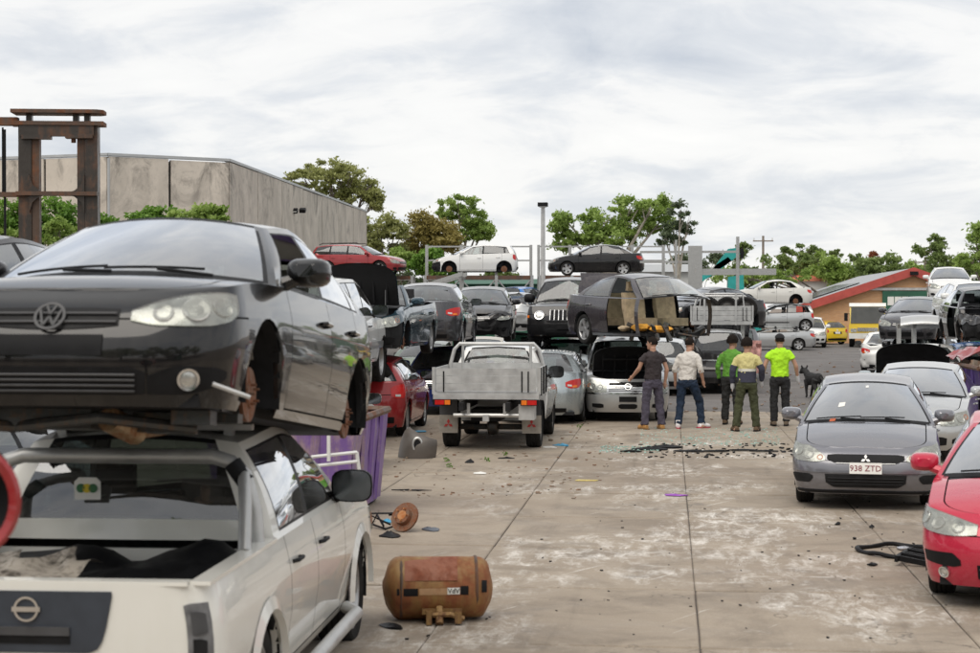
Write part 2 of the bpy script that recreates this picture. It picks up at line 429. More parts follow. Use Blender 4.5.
class Body: pass
def make_body(sp):
    B = Body(); g = sp
    L, W = g['L'], g['W']; sh = pchip(g['sh']); fin = pchip(g['fin']); rin = pchip(g['rin'])
    sp_ = pchip([(0, .925), (.10, .955), (.28, .975), (.52, 1.0), (.70, .997), (.80, .985), (1, .945)])
    Ra = g['R'] + .055; ds = g['fo'] - Ra - .03
    rear_arch = g['kind'] != 'cabute'
    drx = g['fo'] + g['wb']
    dr = (L - (drx + Ra + .03)) if rear_arch else .12
    dr = max(dr, .10)
    mid = L / 2
    tap = lambda d: 1 - .035 * abs((d - mid) / (L / 2)) ** 2.4 * (1 if g['kind'] not in ('pickup', 'cabute') or d < mid else .0)
    hw = lambda t, d: W / 2 * sp_(t) * tap(d)
    gc = g['gc']
    def pos(c, t, sg=1):
        k, q = c
        if k == 'F':
            cs = max(0, math.cos(q)) ** (2 / g['pf']); sn = max(0, math.sin(q)) ** (2 / g['pf'])
            d = ds - (ds - fin(t)) * cs; dn = ds - (ds - fin(1)) * cs
            y = hw(t, ds) * sn; z = gc + t * (sh(dn) - gc)
        elif k == 'R':
            cs = max(0, math.cos(q)) ** (2 / g['pr']); sn = max(0, math.sin(q)) ** (2 / g['pr'])
            d = (L - dr) + (dr - rin(t)) * cs; dn = (L - dr) + (dr - rin(1)) * cs
            y = hw(t, L - dr) * sn; z = gc + t * (sh(dn) - gc)
        else:
            d = q; y = hw(t, d); z = gc + t * (sh(d) - gc)
        return Vector((L / 2 - d, sg * y, z))
    B.g, B.sh, B.pos, B.hw, B.ds, B.dr, B.L, B.Ra, B.drx, B.gc = g, sh, pos, hw, ds, dr, L, Ra, drx, gc
    arches = [g['fo']] + ([drx] if rear_arch else [])
    B.arches = arches
    def zarch(d):
        for a in arches:
            if abs(d - a) < Ra: return g['R'] + .01 + math.sqrt(max(0, Ra * Ra - (d - a) ** 2))
        return -1
    B.zarch = zarch
    # columns
    nF = 11
    cols = [('F', PI / 2 * (i / nF) ** .8) for i in range(nF)]
    sd = set()
    for a in arches:
        for i in range(15): sd.add(round(a - Ra * math.cos(PI * i / 14) * .9999, 4))
        sd.add(round(a - Ra - .006, 4)); sd.add(round(a + Ra + .006, 4))
    sd.add(round(ds, 4)); sd.add(round(L - dr, 4))
    for x in g['doors']:
        sd.add(round(x - .0045, 4)); sd.add(round(x + .0045, 4))
    B.dh = g['cowl'] - g['bow'] - g.get('cgap', .02)
    sd.add(round(B.dh, 4)); sd.add(round(g['cowl'], 4)); sd.add(round(g['rb'], 4))
    if g['kind'] == 'sedan': sd.add(round(g['rb'] + g['bowr'] + .02, 4))
    cur = sorted(q for q in sd if ds <= q <= L - dr)
    full = [cur[0]]
    for q in cur[1:]:
        n = int((q - full[-1]) / .22)
        p0 = full[-1]
        for i in range(1, n + 1): full.append(p0 + (q - p0) * i / (n + 1))
        full.append(q)
    cols += [('S', q) for q in full]
    cols += [('R', PI / 2 * (1 - ((i) / nF)) ** .8) for i in range(1, nF + 1)]
    B.cols = cols
    B.T = [0, .03, .07, .085, .2, .33, .45, .52, .58, .65, .72, .735, .80, .87, .93, .97, 1.0]
    # perimeter tables for patches
    def table(front):
        rng = [('F', PI / 2 * i / 40) for i in range(41)] + [('S', ds + (L - 2 * .2 - ds) * i / 60) for i in range(1, 61)] if front else \
              [('R', PI / 2 * i / 40) for i in range(41)] + [('S', L - dr - (L - .4 - dr) * i / 60) for i in range(1, 61)]
        s = [0.0]; pv = pos(rng[0], .55)
        for c in rng[1:]:
            p = pos(c, .55); s.append(s[-1] + (p - pv).length); pv = p
        return rng, s
    B.tf, B.tr = table(True), table(False)
    def surf(s, z, rear=False):
        rng, ss = B.tr if rear else B.tf
        sg = 1 if s >= 0 else -1; a = min(abs(s), ss[-1] - 1e-4)
        i = max(0, min(len(ss) - 2, int(np.searchsorted(ss, a)) - 1)); t = (a - ss[i]) / (ss[i + 1] - ss[i])
        res = []
        for c in (rng[i], rng[i + 1]):
            z1 = pos(c, 1).z; tt = max(0, min(1, (z - gc) / (z1 - gc))); res.append(pos(c, tt, sg))
        return res[0].lerp(res[1], t)
    B.surf = surf
    def nrm(s, z, rear=False):
        e = .012
        a = surf(s + e, z, rear) - surf(s - e, z, rear); b = surf(s, z + e, rear) - surf(s, z - e, rear)
        n = a.cross(b)
        if n.length < 1e-9: return Vector((1, 0, 0))
        n.normalize()
        p = surf(s, z, rear)
        o = Vector(((1 if p.x > 0 else -1) * (1.0 if abs(p.x) > L / 2 - .6 else 0.0), (1 if p.y > 0 else -1) * abs(p.y) / (W / 2), 0))
        if n.dot(o) < 0: n = -n
        return n
    B.nrm = nrm
    def s_of_y(y, z, rear=False):
        lo, hi = 0.0, 1.6
        for _ in range(24):
            m = (lo + hi) / 2
            if surf(m, z, rear).y < abs(y): lo = m
            else: hi = m
        return math.copysign(lo, y)
    B.s_of_y = s_of_y
    return B

def patch(B, pts, off=.004, rear=False, sg=1, rows=5, nseg=4, depth=.02, MBx=None):  # openings and recesses are flush black patches, their shade put into the colour
    """skin piece laid on the car's surface; pts = [(s, zlo, zhi)...]"""
    mb = MBx or MB(); xs = [p[0] for p in pts]
    lo = pchip([(p[0], p[1]) for p in pts]); hi = pchip([(p[0], p[2]) for p in pts])
    ss = []
    for i in range(len(xs) - 1):
        for k in range(nseg): ss.append(xs[i] + (xs[i + 1] - xs[i]) * k / nseg)
    ss.append(xs[-1])
    G, Gi = [], []
    for s in ss:
        a, b = lo(s), hi(s); r1, r2 = [], []
        for j in range(rows + 1):
            z = a + (b - a) * j / rows; p = B.surf(sg * s, z, rear); n = B.nrm(sg * s, z, rear)
            r1.append(p + n * off); r2.append(p + n * (off - depth))
        G.append(r1); Gi.append(r2)
    mb.grid(G)
    # border
    loop = [(i, 0) for i in range(len(ss))] + [(len(ss) - 1, j) for j in range(1, rows + 1)] + [(i, rows) for i in range(len(ss) - 2, -1, -1)] + [(0, j) for j in range(rows - 1, 0, -1)]
    ring = [[G[i][j] for i, j in loop], [Gi[i][j] for i, j in loop]]
    mb.grid(ring, True)
    return mb

def frame_at(B, s, z, rear=False, off=0.0):
    """matrix: local x = along s (screen), y = up, z = outward"""
    p = B.surf(s, z, rear); n = B.nrm(s, z, rear)
    up = Vector((0, 0, 1)); x = up.cross(n).normalized(); y = n.cross(x)
    M = Matrix((x, y, n)).transposed().to_4x4(); M.translation = p + n * off
    return M

def build_car(sp, name, label, cat, pm, loc, hd, z=0.0, pitch=0.0, roll=0.0, group=None, wheels='ok', style='spoke5', bonnet='closed', boot='closed',
              nodoor=(), noglass=(), cf=0.0, cr=0.0, seed=1, trimmat=None, gl=GLS, glr=None, inside=SEAT, front=None, back=None, detail=2, mirrors=True, nobump='', bonang=62, mirmat=None, sidetrim=None, steer=True, cut=0.0, noroof=False):
    root = empty(name, (loc[0], loc[1], z), (R(roll), R(-pitch), R(hd)))
    tag(root, label, cat, group)
    B = make_body(sp); g = sp; L, W = g['L'], g['W']; gc = g['gc']; kind = g['kind']; glr = glr or gl
    cols, T = B.cols, B.T
    def crf(p):
        k = 0.0
        if cf: k = max(k, smooth01((p[0] - (L / 2 - 1.3)) / .9) * cf)
        if cr: k = max(k, smooth01((-p[0] - (L / 2 - 1.2)) / .8) * cr)
        return k
    def fin_(mb, nm, mat, par=root, **k):
        if not mb.f: return None
        if cf or cr: mb.crumple(.30, crf, seed * 3.7)
        return mb.build(nm, mat, par, **k)
    d1, d2, d3 = g['doors']; cab2 = (d3 - d2) < .05
    parts = {}
    def P(nm): return parts.setdefault(nm, MB())
    inner = MB()
    for sg in (1, -1):
        G = []
        for c in cols:
            colp = []
            za = B.zarch(c[1]) if c[0] == 'S' else -1
            for t in T:
                p = B.pos(c, t, sg)
                if p.z < za: p.z = min(za, B.pos(c, 1, sg).z - .03)
                colp.append(p)
            G.append(colp)
        for i in range(len(cols) - 1):
            ca, cb = cols[i], cols[i + 1]
            kF = ca[0] == 'F'; kR = cb[0] == 'R'
            dm = L / 2 - (G[i][8].x + G[i + 1][8].x) / 2
            for j in range(len(T) - 1):
                q = [G[i][j], G[i + 1][j], G[i + 1][j + 1], G[i][j + 1]]
                if (q[0] - q[3]).length < 1e-4 and (q[1] - q[2]).length < 1e-4: continue
                tm = (T[j] + T[j + 1]) / 2
                key = 'body'
                if kF:
                    if .72 < tm < .735: key = None
                    elif tm < .72: key = 'front_bumper'
                elif kR and kind != 'cabute':
                    if kind == 'pickup': key = 'rear_bumper' if tm < .33 else ('tailgate' if abs(q[0].y + q[1].y) / 2 < W / 2 * .86 else 'body')
                    elif .72 < tm < .735 and kind != 'sedan': key = None
                    elif tm < .72: key = 'rear_bumper'
                    elif kind != 'sedan' and abs(q[0].y + q[1].y) / 2 < W / 2 * .8: key = 'tailgate'
                elif not kR:
                    if tm > .085:
                        if abs(dm - d1) < .0046 or abs(dm - d2) < .0046 or (abs(dm - d3) < .0046): key = None
                        elif d1 < dm < d2: key = ('door', 'F', sg)
                        elif d2 < dm < d3 and not cab2: key = ('door', 'R', sg)
                    elif tm > .07 and d1 < dm < (d2 if cab2 else d3): key = None
                if cut and dm < cut: continue
                if key == 'front_bumper' and 'F' in nobump: key = None
                if key == 'rear_bumper' and 'R' in nobump: key = None
                if key:
                    mb = P(key); b = len(mb.v); mb.v += [tuple(p) for p in q]; mb.f.append((b, b + 1, b + 2, b + 3) if sg > 0 else (b + 3, b + 2, b + 1, b))
                miss = (key and key[0] == 'door' and (key[1], sg) in nodoor)
                if not miss and not (cut and dm < cut + .25) and j % 2 == 0 and not (key is None and d1 < dm < d3 and ((('F', sg) in nodoor and dm < d2) or (('R', sg) in nodoor))):
                    q2 = [G[i][j], G[i + 1][j], G[i + 1][min(j + 2, len(T) - 1)], G[i][min(j + 2, len(T) - 1)]]
                    def off(p):
                        return (p.x * (1 - .022 / (L / 2)), p.y * (1 - .022 / (W / 2)), min(p.z, 9) - (.012 if p.z > gc + .1 else -.012))
                    inner.add([off(p) for p in q2], [(0, 1, 2, 3)])
    # arch liners
    for sg in (1, -1):
        for a in B.arches:
            if cut and a < cut: continue
            rows = []
            for k in range(17):
                th = PI * k / 16 * 1.16 - PI * .08
                d = a - B.Ra * math.cos(th); zc = g['R'] + .01 + B.Ra * math.sin(th)
                y0 = B.hw(.35, a) - .012
                rows.append([(L / 2 - d, sg * y0, zc), (L / 2 - d, sg * (y0 - .15), zc + .01), (L / 2 - d, sg * (y0 - .34), zc + .01)])
            inner.grid(rows)
            inner.add([(r_[2]) for r_ in rows], [tuple(range(len(rows)))])
    # bonnet and fender tops
    FR = [-1, -.93, -.86, -.845, -.7, -.5, -.25, 0, .25, .5, .7, .845, .86, .93, 1]
    crown = g['crown']
    def topline(c, cr_):
        p = B.pos(c, 1); d = L / 2 - p.x
        return [Vector((p.x, f * p.y, p.z + cr_(d) * (1 - abs(f) ** 2.4))) for f in FR]
    crH = lambda d: crown * smooth01((d - .02) / .55)
    fc = [c for c in cols if c[0] == 'F' or (c[0] == 'S' and c[1] <= g['cowl'] + 1e-3)]
    lines = [topline(c, crH) for c in fc]
    hood = MB(); bod = P('body'); cowlp = MB()
    for i in range(len(fc) - 1):
        dmid = L / 2 - (lines[i][7].x + lines[i + 1][7].x) / 2
        for j in range(len(FR) - 1):
            fm = abs(FR[j] + FR[j + 1]) / 2
            q = [lines[i][j], lines[i + 1][j], lines[i + 1][j + 1], lines[i][j + 1]]
            if .845 < fm < .86 or (cut and dmid < cut): continue
            if fm > .86: bod.add(q, [(0, 1, 2, 3)])
            elif dmid < B.dh: hood.add(q, [(0, 1, 2, 3)])
            else: cowlp.add([p - Vector((0, 0, .012)) for p in q], [(0, 1, 2, 3)])
    fin_(cowlp, 'cowl_panel', BLK)
    zhc = B.sh(B.dh) + crown
    if bonnet != 'missing':
        hp = Vector((L / 2 - B.dh, 0, zhc))
        # underside / thickness
        hb = MB(); hb.v = list(hood.v); hb.f = list(hood.f)
        if bonnet == 'open':
            und = MB(); und.v = [(p[0], p[1] * .985, p[2] - .03) for p in hood.v]; und.f = [f[::-1] for f in hood.f]
            for i in range(5):
                yy = -.5 + i * .25; und.box((L / 2 - .62, yy, zhc - .09 - .02), (.7, .03, .03))
            und.box((L / 2 - .45, 0, zhc - .13), (.04, 1.0, .03))
        hb.v = [tuple(Vector(p) - hp) for p in hb.v]
        ho = fin_(hb, 'bonnet', pm, loc=hp)
        if bonnet == 'open':
            ho.rotation_euler = (0, R(-bonang), 0)
            und.v = [tuple(Vector(p) - hp) for p in und.v]
            und.build('bonnet_lining', BLK, ho)
            MB().tube([(L / 2 - .5, .55, .75), (L / 2 - .75, .5, 1.25)], .008, 5).build('bonnet_stay', GRY, root)
    if bonnet != 'closed' and not cut:
        rr = random.Random(seed)
        eb = MB(); eb.box((L / 2 - .62, 0, .42), (.8, W * .80, .2)); eb.build('engine_bay', INNER, root)
        en = MB(); en.box((L / 2 - .62, .05, .62), (.42, .62, .26)); en.box((L / 2 - .6, .05, .77), (.3, .5, .06))
        for i in range(4): en.tube([(L / 2 - .45, -.15 + i * .14, .72), (L / 2 - .3, -.15 + i * .14, .68), (L / 2 - .28, -.15 + i * .14, .5)], .022, 6)
        en.build('engine', ENGM, root)
        MB().box((L / 2 - .55, -.58, .72), (.28, .19, .20)).build('battery', BLK, root)
        m_ = MB(); m_.box((L / 2 - .5, .55, .72), (.22, .2, .16)); m_.tube([(L / 2 - .5, .45, .78), (L / 2 - .62, .2, .82), (L / 2 - .8, .0, .80)], .04, 8); m_.build('air_box', BLK, root)
        MB().box((L / 2 - .26, 0, .60), (.05, W * .6, .30)).build('radiator', ENGM, root)
    # boot
    deck = MB()
    if kind == 'sedan':
        dr0 = g['rb'] + g['bowr'] + .02
        rc_ = [c for c in cols if (c[0] == 'S' and c[1] >= g['rb'] - 1e-3) or c[0] == 'R']
        crD = lambda d: .035 * smooth01((L - d) / .5)
        lines = [topline(c, crD) for c in rc_]; shelf = MB()
        for i in range(len(rc_) - 1):
            dmid = L / 2 - (lines[i][7].x + lines[i + 1][7].x) / 2
            for j in range(len(FR) - 1):
                fm = abs(FR[j] + FR[j + 1]) / 2; q = [lines[i][j], lines[i + 1][j], lines[i + 1][j + 1], lines[i][j + 1]]
                if .845 < fm < .86: continue
                if fm > .86: bod.add(q, [(0, 1, 2, 3)])
                elif dmid > dr0: deck.add(q, [(0, 1, 2, 3)])
                else: shelf.add([p - Vector((0, 0, .01)) for p in q], [(0, 1, 2, 3)])
        fin_(shelf, 'rear_shelf', BLK)
        hp = Vector((L / 2 - dr0, 0, B.sh(dr0)))
        deck.v = [tuple(Vector(p) - hp) for p in deck.v]
        if boot == 'open':
            deck.box((-.02 - (L - dr0) * .55 + 0, 0, -.05), ((L - dr0) * .6, W * .6, .03))
        do = fin_(deck, 'boot_lid', pm, loc=hp)
        if boot == 'open' and do: do.rotation_euler = (0, R(75), 0)
    if kind == 'pickup':
        # open load bed: rails, floor, inner walls
        xr0, xr1 = L / 2 - g['rb'] - .04, -L / 2 + .05; hwB = B.hw(1, g['rb']); zt = B.sh(4.5); zf = .70
        rail = MB()
        for sg in (1, -1):
            rail.box(((xr0 + xr1) / 2, sg * (hwB - .045), zt + .004), (xr0 - xr1 + .02, .10, .02))
            rail.box(((xr0 + xr1) / 2, sg * (hwB - .095), (zt + zf) / 2), (xr0 - xr1, .02, zt - zf))
        rail.box((xr1 + .0, 0, zt + .004), (.09, hwB * 2 - .20, .02)); rail.box((xr1 + .04, 0, (zt + zf) / 2), (.02, hwB * 2 - .2, zt - zf))
        rail.box((xr0, 0, (zt + zf) / 2 - .05), (.03, hwB * 2 - .2, zt - zf))
        rail.build('load_bed', pm, root)
        MB().box(((xr0 + xr1) / 2, 0, zf), (xr0 - xr1, hwB * 2 - .2, .04)).build('bed_floor', BLK, root)
    # ---------------- greenhouse
    roofz = pchip(g['roof']); rcr = g['rcrown']; rt, wt, cowl, rb = g['rt'], g['wt'], g['cowl'], g['rb']
    yr_ = lambda d: g['yr'] * (1 - .06 * max(0, (d - (wt + rt) / 2) / ((rt - wt) / 2)) ** 2 - .03 * max(0, ((wt + rt) / 2 - d) / ((rt - wt) / 2)) ** 2)
    def rp(d, y): return Vector((L / 2 - d, y, roofz(d) - rcr + rcr * (1 - min(1, abs(y / yr_(d))) ** 2.2)))
    hatchy = kind in ('hatch', 'wagon', 'suv', 'van', 'cabute')
    colsG = []   # (base, roof, zone)
    for f in (0, .2, .4, .6, .8, .92, .95, 1.0):
        b = Vector((L / 2 - (cowl - g['bow'] * (1 - f * f)), f * B.hw(1, cowl), B.sh(cowl) + crown * (1 - f ** 2.4) - .01))
        dt = wt - .10 * (1 - f * f)
        colsG.append((b, rp(dt, f * yr_(wt) * .985), 'f', f))
    apil = .10
    if kind in ('sedan', 'hatch'):
        wins = [(cowl + .17, d2 - .035, wt + .09, d2 - .0), (d2 + .045, d3 + (.22 if kind == 'sedan' else .10), d2 + .07, min(rt - .06, d3 - .02 if kind == 'sedan' else d3 + .05))]
        if kind == 'hatch': wins.append((d3 + .17, rb - .30, d3 + .12, rt - .18))
    elif kind == 'cabute': wins = [(cowl + .17, d2 - .05, wt + .09, d2 - .08)]
    elif kind == 'pickup': wins = [(cowl + .17, d2 - .04, wt + .09, d2 - .02), (d2 + .05, d3 - .03, d2 + .06, rt - .06)]
    else: wins = [(cowl + .17, d2 - .04, wt + .09, d2 - .01), (d2 + .05, d3 - .02, d2 + .06, d3 - .02), (d3 + .07, L - .42, d3 + .06, rt - .15)]
    endb = (L - B.dr) if hatchy else rb
    sidec = [(cowl, wt)]
    zones = []
    for wi, (b0, b1, r0, r1) in enumerate(wins):
        zones.append('pillar' if wi == 0 else 'bpillar'); sidec.append((b0 - .02, r0 - .02)); zones.append('trim'); sidec.append((b0, r0))
        for k in range(1, 5):
            sidec.append((b0 + (b1 - b0) * k / 4, r0 + (r1 - r0) * k / 4)); zones.append(('win', wi))
        zones.append('trim'); sidec.append((b1 + .02, r1 + .02))
    zones.append('pillar'); sidec.append(((sidec[-1][0] + endb) / 2, (sidec[-1][1] + rt) / 2)); zones.append('pillar'); sidec.append((endb, rt))
    for k, (db, dr_) in enumerate(sidec[1:]):
        colsG.append((Vector((L / 2 - db, B.hw(1, db), B.sh(db))), rp(dr_, yr_(dr_)), 's', zones[k]))
    if hatchy:
        rcl = [c for c in cols if c[0] == 'R']; yb = B.hw(1, L - B.dr)
        for c in rcl:
            p = B.pos(c, 1); f = p.y / yb
            colsG.append((p, rp(rt + .06 * (1 - f * f), f * yr_(rt) * .985), 'r', f))
    else:
        for f in (.95, .92, .8, .6, .4, .2, 0):
            b = Vector((L / 2 - (rb + g['bowr'] * (1 - f * f)), f * B.hw(1, rb), B.sh(rb) + (.035 * (1 - f ** 2.4) if kind == 'sedan' else 0) - .005))
            colsG.append((b, rp(rt + .06 * (1 - f * f), f * yr_(rt) * .985), 'r', f))
    V = [0, .045, .075, .2, .35, .5, .65, .8, .89, .915, .955, 1.0]
    def gp(cg, v):
        b, t_, zn, q = cg; p = b.lerp(t_, v)
        if zn == 's': p.y += .035 * math.sin(PI * v) - .022 * smooth01(v / .045) * (1 - v)
        elif zn == 'f':
            p.x += .03 * math.sin(PI * v); p.y += .02 * math.sin(PI * v) * q
        else:
            p.x -= .03 * math.sin(PI * v); p.y += .02 * math.sin(PI * v) * q
        return p
    trim = MB(); glassp = {}
    for sg in (1, -1):
        for i in range(len(colsG) - 1):
            A, C = colsG[i], colsG[i + 1]; zn = C[2]
            if A[2] == 'f' and C[2] == 's': zn = 's'
            if zn == 'f': zone = 'ws' if C[3] <= .921 else ('trim' if C[3] <= .951 else 'pillar')
            elif zn == 's': zone = C[3]
            else:
                fA, fC = (A[3] if A[2] == 'r' else 1.0), C[3]; fm = (fA + fC) / 2
                zone = 'rw' if fm < .80 else ('trim' if fm < .86 else 'pillar')
            for j in range(len(V) - 1):
                vm = (V[j] + V[j + 1]) / 2
                q = [gp(A, V[j]), gp(C, V[j]), gp(C, V[j + 1]), gp(A, V[j + 1])]
                for p in q: p.y *= sg
                if noroof and (zn == 'r' or (zn == 's' and i > 8)): continue
                isg = zone in ('ws', 'rw') or zone[0] == 'win'
                top = .955 if zone in ('ws', 'rw') else .89
                tgt = None
                if kind == 'pickup' and zone == 'rw' and vm < .2: tgt = 'b'
                elif isg and .075 < vm < top: tgt = 'g'
                elif isg and (vm < .075 and vm > .045 or top < vm < top + .03): tgt = 't'
                elif zone == 'trim' and .045 < vm < top + .03: tgt = 't'
                elif zone == 'bpillar' and .045 < vm < .915: tgt = 't'
                elif zone == 'ws' and vm < .045: tgt = 't'
                else: tgt = 'b'
                if zone == 'bpillar' and nodoor: tgt = 'b'
                if tgt == 'g':
                    nm = 'windscreen' if zone == 'ws' else ('rear_window' if zone == 'rw' else ('side_window', zone[1], sg))
                    glassp.setdefault(nm, MB()).add(q, [(0, 1, 2, 3)])
                elif tgt == 't':
                    if zone[0] == 'win' and ('F' if zone[1] == 0 else 'R', sg) in nodoor: continue
                    trim.add(q, [(0, 1, 2, 3)])
                else: bod.add(q, [(0, 1, 2, 3)])
    # roof
    roof = MB(); FR2 = [-1, -.92, -.8, -.6, -.3, 0, .3, .6, .8, .92, 1]
    rl = []
    for cg in colsG:
        p = gp(cg, 1.0); d = L / 2 - p.x
        rl.append([Vector((p.x, f * p.y, p.z + (rcr * (1 - min(1, abs(f * p.y / yr_(d))) ** 2.2) - rcr * (1 - min(1, abs(p.y / yr_(d))) ** 2.2)))) for f in FR2])
    roof.grid(rl)
    if not noroof: fin_(roof, 'roof', pm)
    # ---------------- build panels
    handles = MB()
    for key, mb in parts.items():
        if isinstance(key, tuple):
            if (key[1], key[2]) in nodoor: continue
            o = fin_(mb, 'door', pm)
            if detail >= 1:
                dd = (d2 if key[1] == 'F' else (d3 if not cab2 else d2)) - .17; sgn = key[2]
                zt = gc + .80 * (B.sh(dd) - gc); yy = B.hw(.80, dd) * sgn
                h = MB(); h.tube([(L / 2 - dd + .10, yy + sgn * .004, zt), (L / 2 - dd + .08, yy + sgn * .03, zt + .004), (L / 2 - dd - .06, yy + sgn * .03, zt + .004), (L / 2 - dd - .09, yy + sgn * .004, zt)], .013, 6)
                h.build('handle', trimmat or pm, o)
        else:
            fin_(mb, key, pm)
    fin_(trim, 'window_trim', TRIM)
    inner2 = MB(); inner2.v = inner.v; inner2.f = inner.f; fin_(inner2, 'inner_shell', INNER)
    for nm, mb in glassp.items():
        n_ = nm if isinstance(nm, str) else 'side_window'
        if nm in noglass or n_ in noglass or (not isinstance(nm, str) and ('F' if nm[1] == 0 else 'R', nm[2]) in nodoor): continue
        fin_(mb, n_, gl if (n_ == 'windscreen' or (not isinstance(nm, str) and nm[1] == 0)) else glr)
    # floor
    ub = MB(); ub.box((-cut * .45, 0, gc + .03), (L * .93 - cut * .8, W * .80, .06)); ub.box((-.2 - cut * .3, 0, gc), (L * .6 - cut * .5, .25, .08))
    xa, xb = L / 2 - g['fo'], L / 2 - B.drx
    for x in ((xa, xb) if not cut else (xb,)): ub.tube([(x, -W / 2 + .16, g['R']), (x, W / 2 - .16, g['R'])], .035, 6)
    ub.build('underbody', INNER, root)
    # interior
    if detail >= 1:
        zfl = gc + .08; xs = L / 2 - d1 - .62
        da = MB(); xd = L / 2 - cowl - .28
        da.prism([(xd + .30, B.sh(cowl) - .02), (xd + .02, B.sh(cowl) - .01), (xd - .06, B.sh(cowl) - .10), (xd - .02, .55), (xd + .3, .5)], W * .80, 'y', -W * .40)
        if not cut: da.build('dashboard', inside, root)
        def seat(x, y, w_):
            m_ = MB(); zs = zfl + .20
            m_.box((x + .05, y, zs), (.50, w_, .16)); M = Matrix.Rotation(R(-16), 3, 'Y')
            pr = [(x - .22, zs), (x - .12, zs), (x - .20, zs + .36), (x - .27, zs + .60), (x - .36, zs + .60), (x - .34, zs + .3)]
            m_.prism(pr, w_ * .96, 'y', y - w_ * .48)
            for yy in ((y,) if w_ < .8 else (y - w_ * .3, y + w_ * .3)):
                hs = [(x - .27, zs + .64), (x - .26, zs + .82), (x - .34, zs + .83), (x - .37, zs + .64)]
                m_.prism(hs, .24, 'y', yy - .12); m_.tube([(x - .31, yy - .05, zs + .55), (x - .31, yy - .05, zs + .68)], .008, 4); m_.tube([(x - .31, yy + .05, zs + .55), (x - .31, yy + .05, zs + .68)], .008, 4)
            m_.build('seat', inside, root, smooth=False)
        seat(xs, W * .21, W * .27); seat(xs, -W * .21, W * .27)
        if kind not in ('cabute',): seat(L / 2 - min(d2 + .70, (rb if not hatchy else L - .1) - .55), 0, W * .70)
        if steer:
            sw = MB(); ring = []
            M = Matrix.Translation((xd - .20, -W * .21, B.sh(cowl) - .10)) @ Matrix.Rotation(R(-65), 4, 'Y')
            for k in range(17):
                a = 2 * PI * k / 16; ring.append(M @ Vector((.18 * math.cos(a), .18 * math.sin(a), 0)))
            sw.tube(ring, .014, 6, False); sw.tube([M @ Vector((-.17, 0, 0)), M @ Vector((.17, 0, 0))], .018, 5); sw.tube([M @ Vector((0, 0, 0)), M @ Vector((0, 0, -.25))], .03, 6)
            sw.build('steering_wheel', BLK, root)
    # mirrors
    if mirrors:
        for sg in (1, -1):
            if ('F', sg) in nodoor: continue
            dm = cowl + .27; x = L / 2 - dm; y = sg * (B.hw(.95, dm) + .01); zb = B.sh(dm) + .03
            big = 1.12 if kind in ('suv', 'pickup', 'cabute', 'van') else 1.0
            m_ = MB(); hx, hy, hz = .078 * big, .125 * big, .082 * big * (1.2 if big > 1 else 1)
            cx, cy, cz = x + .03, y + sg * (.02 + hy * .55), zb + .02 + hz * .6
            rings = []
            for k in range(7):
                u = k / 6; e_ = (1 - (u * .92) ** 2.6) ** .5
                rings.append([(cx - hx + 2 * hx * u * .9, cy + hy * e_ * math.copysign(abs(math.cos(a)) ** .6, math.cos(a)), cz + hz * e_ * math.copysign(abs(math.sin(a)) ** .6, math.sin(a))) for a in [2 * PI * i / 16 for i in range(16)]])
            m_.grid(rings, True); b = len(m_.v); m_.add(rings[-1], [tuple(range(16))])
            m_.tube([(x + .02, y - sg * .04, zb), (cx, y + sg * .05, cz - hz * .4)], [.045, .035], 8)
            mo = fin_(m_, 'door_mirror', mirmat or pm)
            mg = MB(); mg.add([(cx - hx + .008, cy + (p[1] - cy) * .93, cz + (p[2] - cz) * .93) for p in rings[0]], [tuple(range(16))])
            mg.build('mirror_glass', MIRR, mo, merge=0)
    # wipers
    if detail >= 2:
        for (y0, y1) in ((.52, -.08), (-.02, -.62)):
            wp = MB(); n_ = 8
            def wpt(y, up):
                f = y / B.hw(1, cowl); fa = abs(f)
                b = Vector((L / 2 - (cowl - g['bow'] * (1 - fa * fa)), y, B.sh(cowl) + crown * (1 - fa ** 2.4))); t_ = rp(wt - .1 * (1 - fa * fa), f * yr_(wt)); return b.lerp(t_, up) + Vector((.018, 0, .012))
            wp.tube([wpt(y0, .0), wpt((y0 + y1) / 2, .05)], .010, 5); wp.tube([wpt(y0 - .05, .09)] + [wpt(y0 + (y1 - y0) * k / n_, .09 - .03 * k / n_) for k in range(1, n_ + 1)], .008, 5)
            wp.build('wiper', BLK, root)
    # wheels
    st = style
    for ai, x in enumerate((xa, xb)):
        for sg in (1, -1):
            wv = wheels if isinstance(wheels, str) else wheels.get(('F', 'R')[ai] + ('L' if sg > 0 else 'R'), 'ok')
            ty, rm, db = wheel_meshes(g['R'], g['tw'], st)
            yy = sg * (W / 2 * .955 - g['tw'] / 2 - .005)
            rot = (0, 0, 0) if sg > 0 else (0, 0, PI)
            if wv == 'ok':
                wo = inst('wheel', ty, root, (x, yy, g['R']), rot); inst('rim', rm, wo)
                inst('brake_disc', db, wo, (0, -.02, 0))
            elif wv == 'disc':
                inst('brake_disc', db, root, (x, sg * (W / 2 - .10), g['R'] - .02), rot)
    # ---------------- lights and fittings from the shape's feature lists
    feats = FRONTS.get(front, []) if isinstance(front, str) else (front or [])
    for ft in feats: fitting(B, root, pm, ft, False)
    for ft in (BACKS.get(back, []) if isinstance(back, str) else (back or [])): fitting(B, root, pm, ft, True)
    if sidetrim:
        for sg in (1, -1):
            s0 = B.s_of_y(.0, .5); m_ = patch(B, [(B.ds + .62 + B.Ra * 2 * 0 + 0.75, sidetrim[0], sidetrim[1]), (B.drx - B.Ra + .1, sidetrim[0], sidetrim[1])], .012, False, sg, 2, 6, .02)
            m_.build('side_moulding', sidetrim[2], root)
    root['B'] = 0; del root['B']
    return root, B

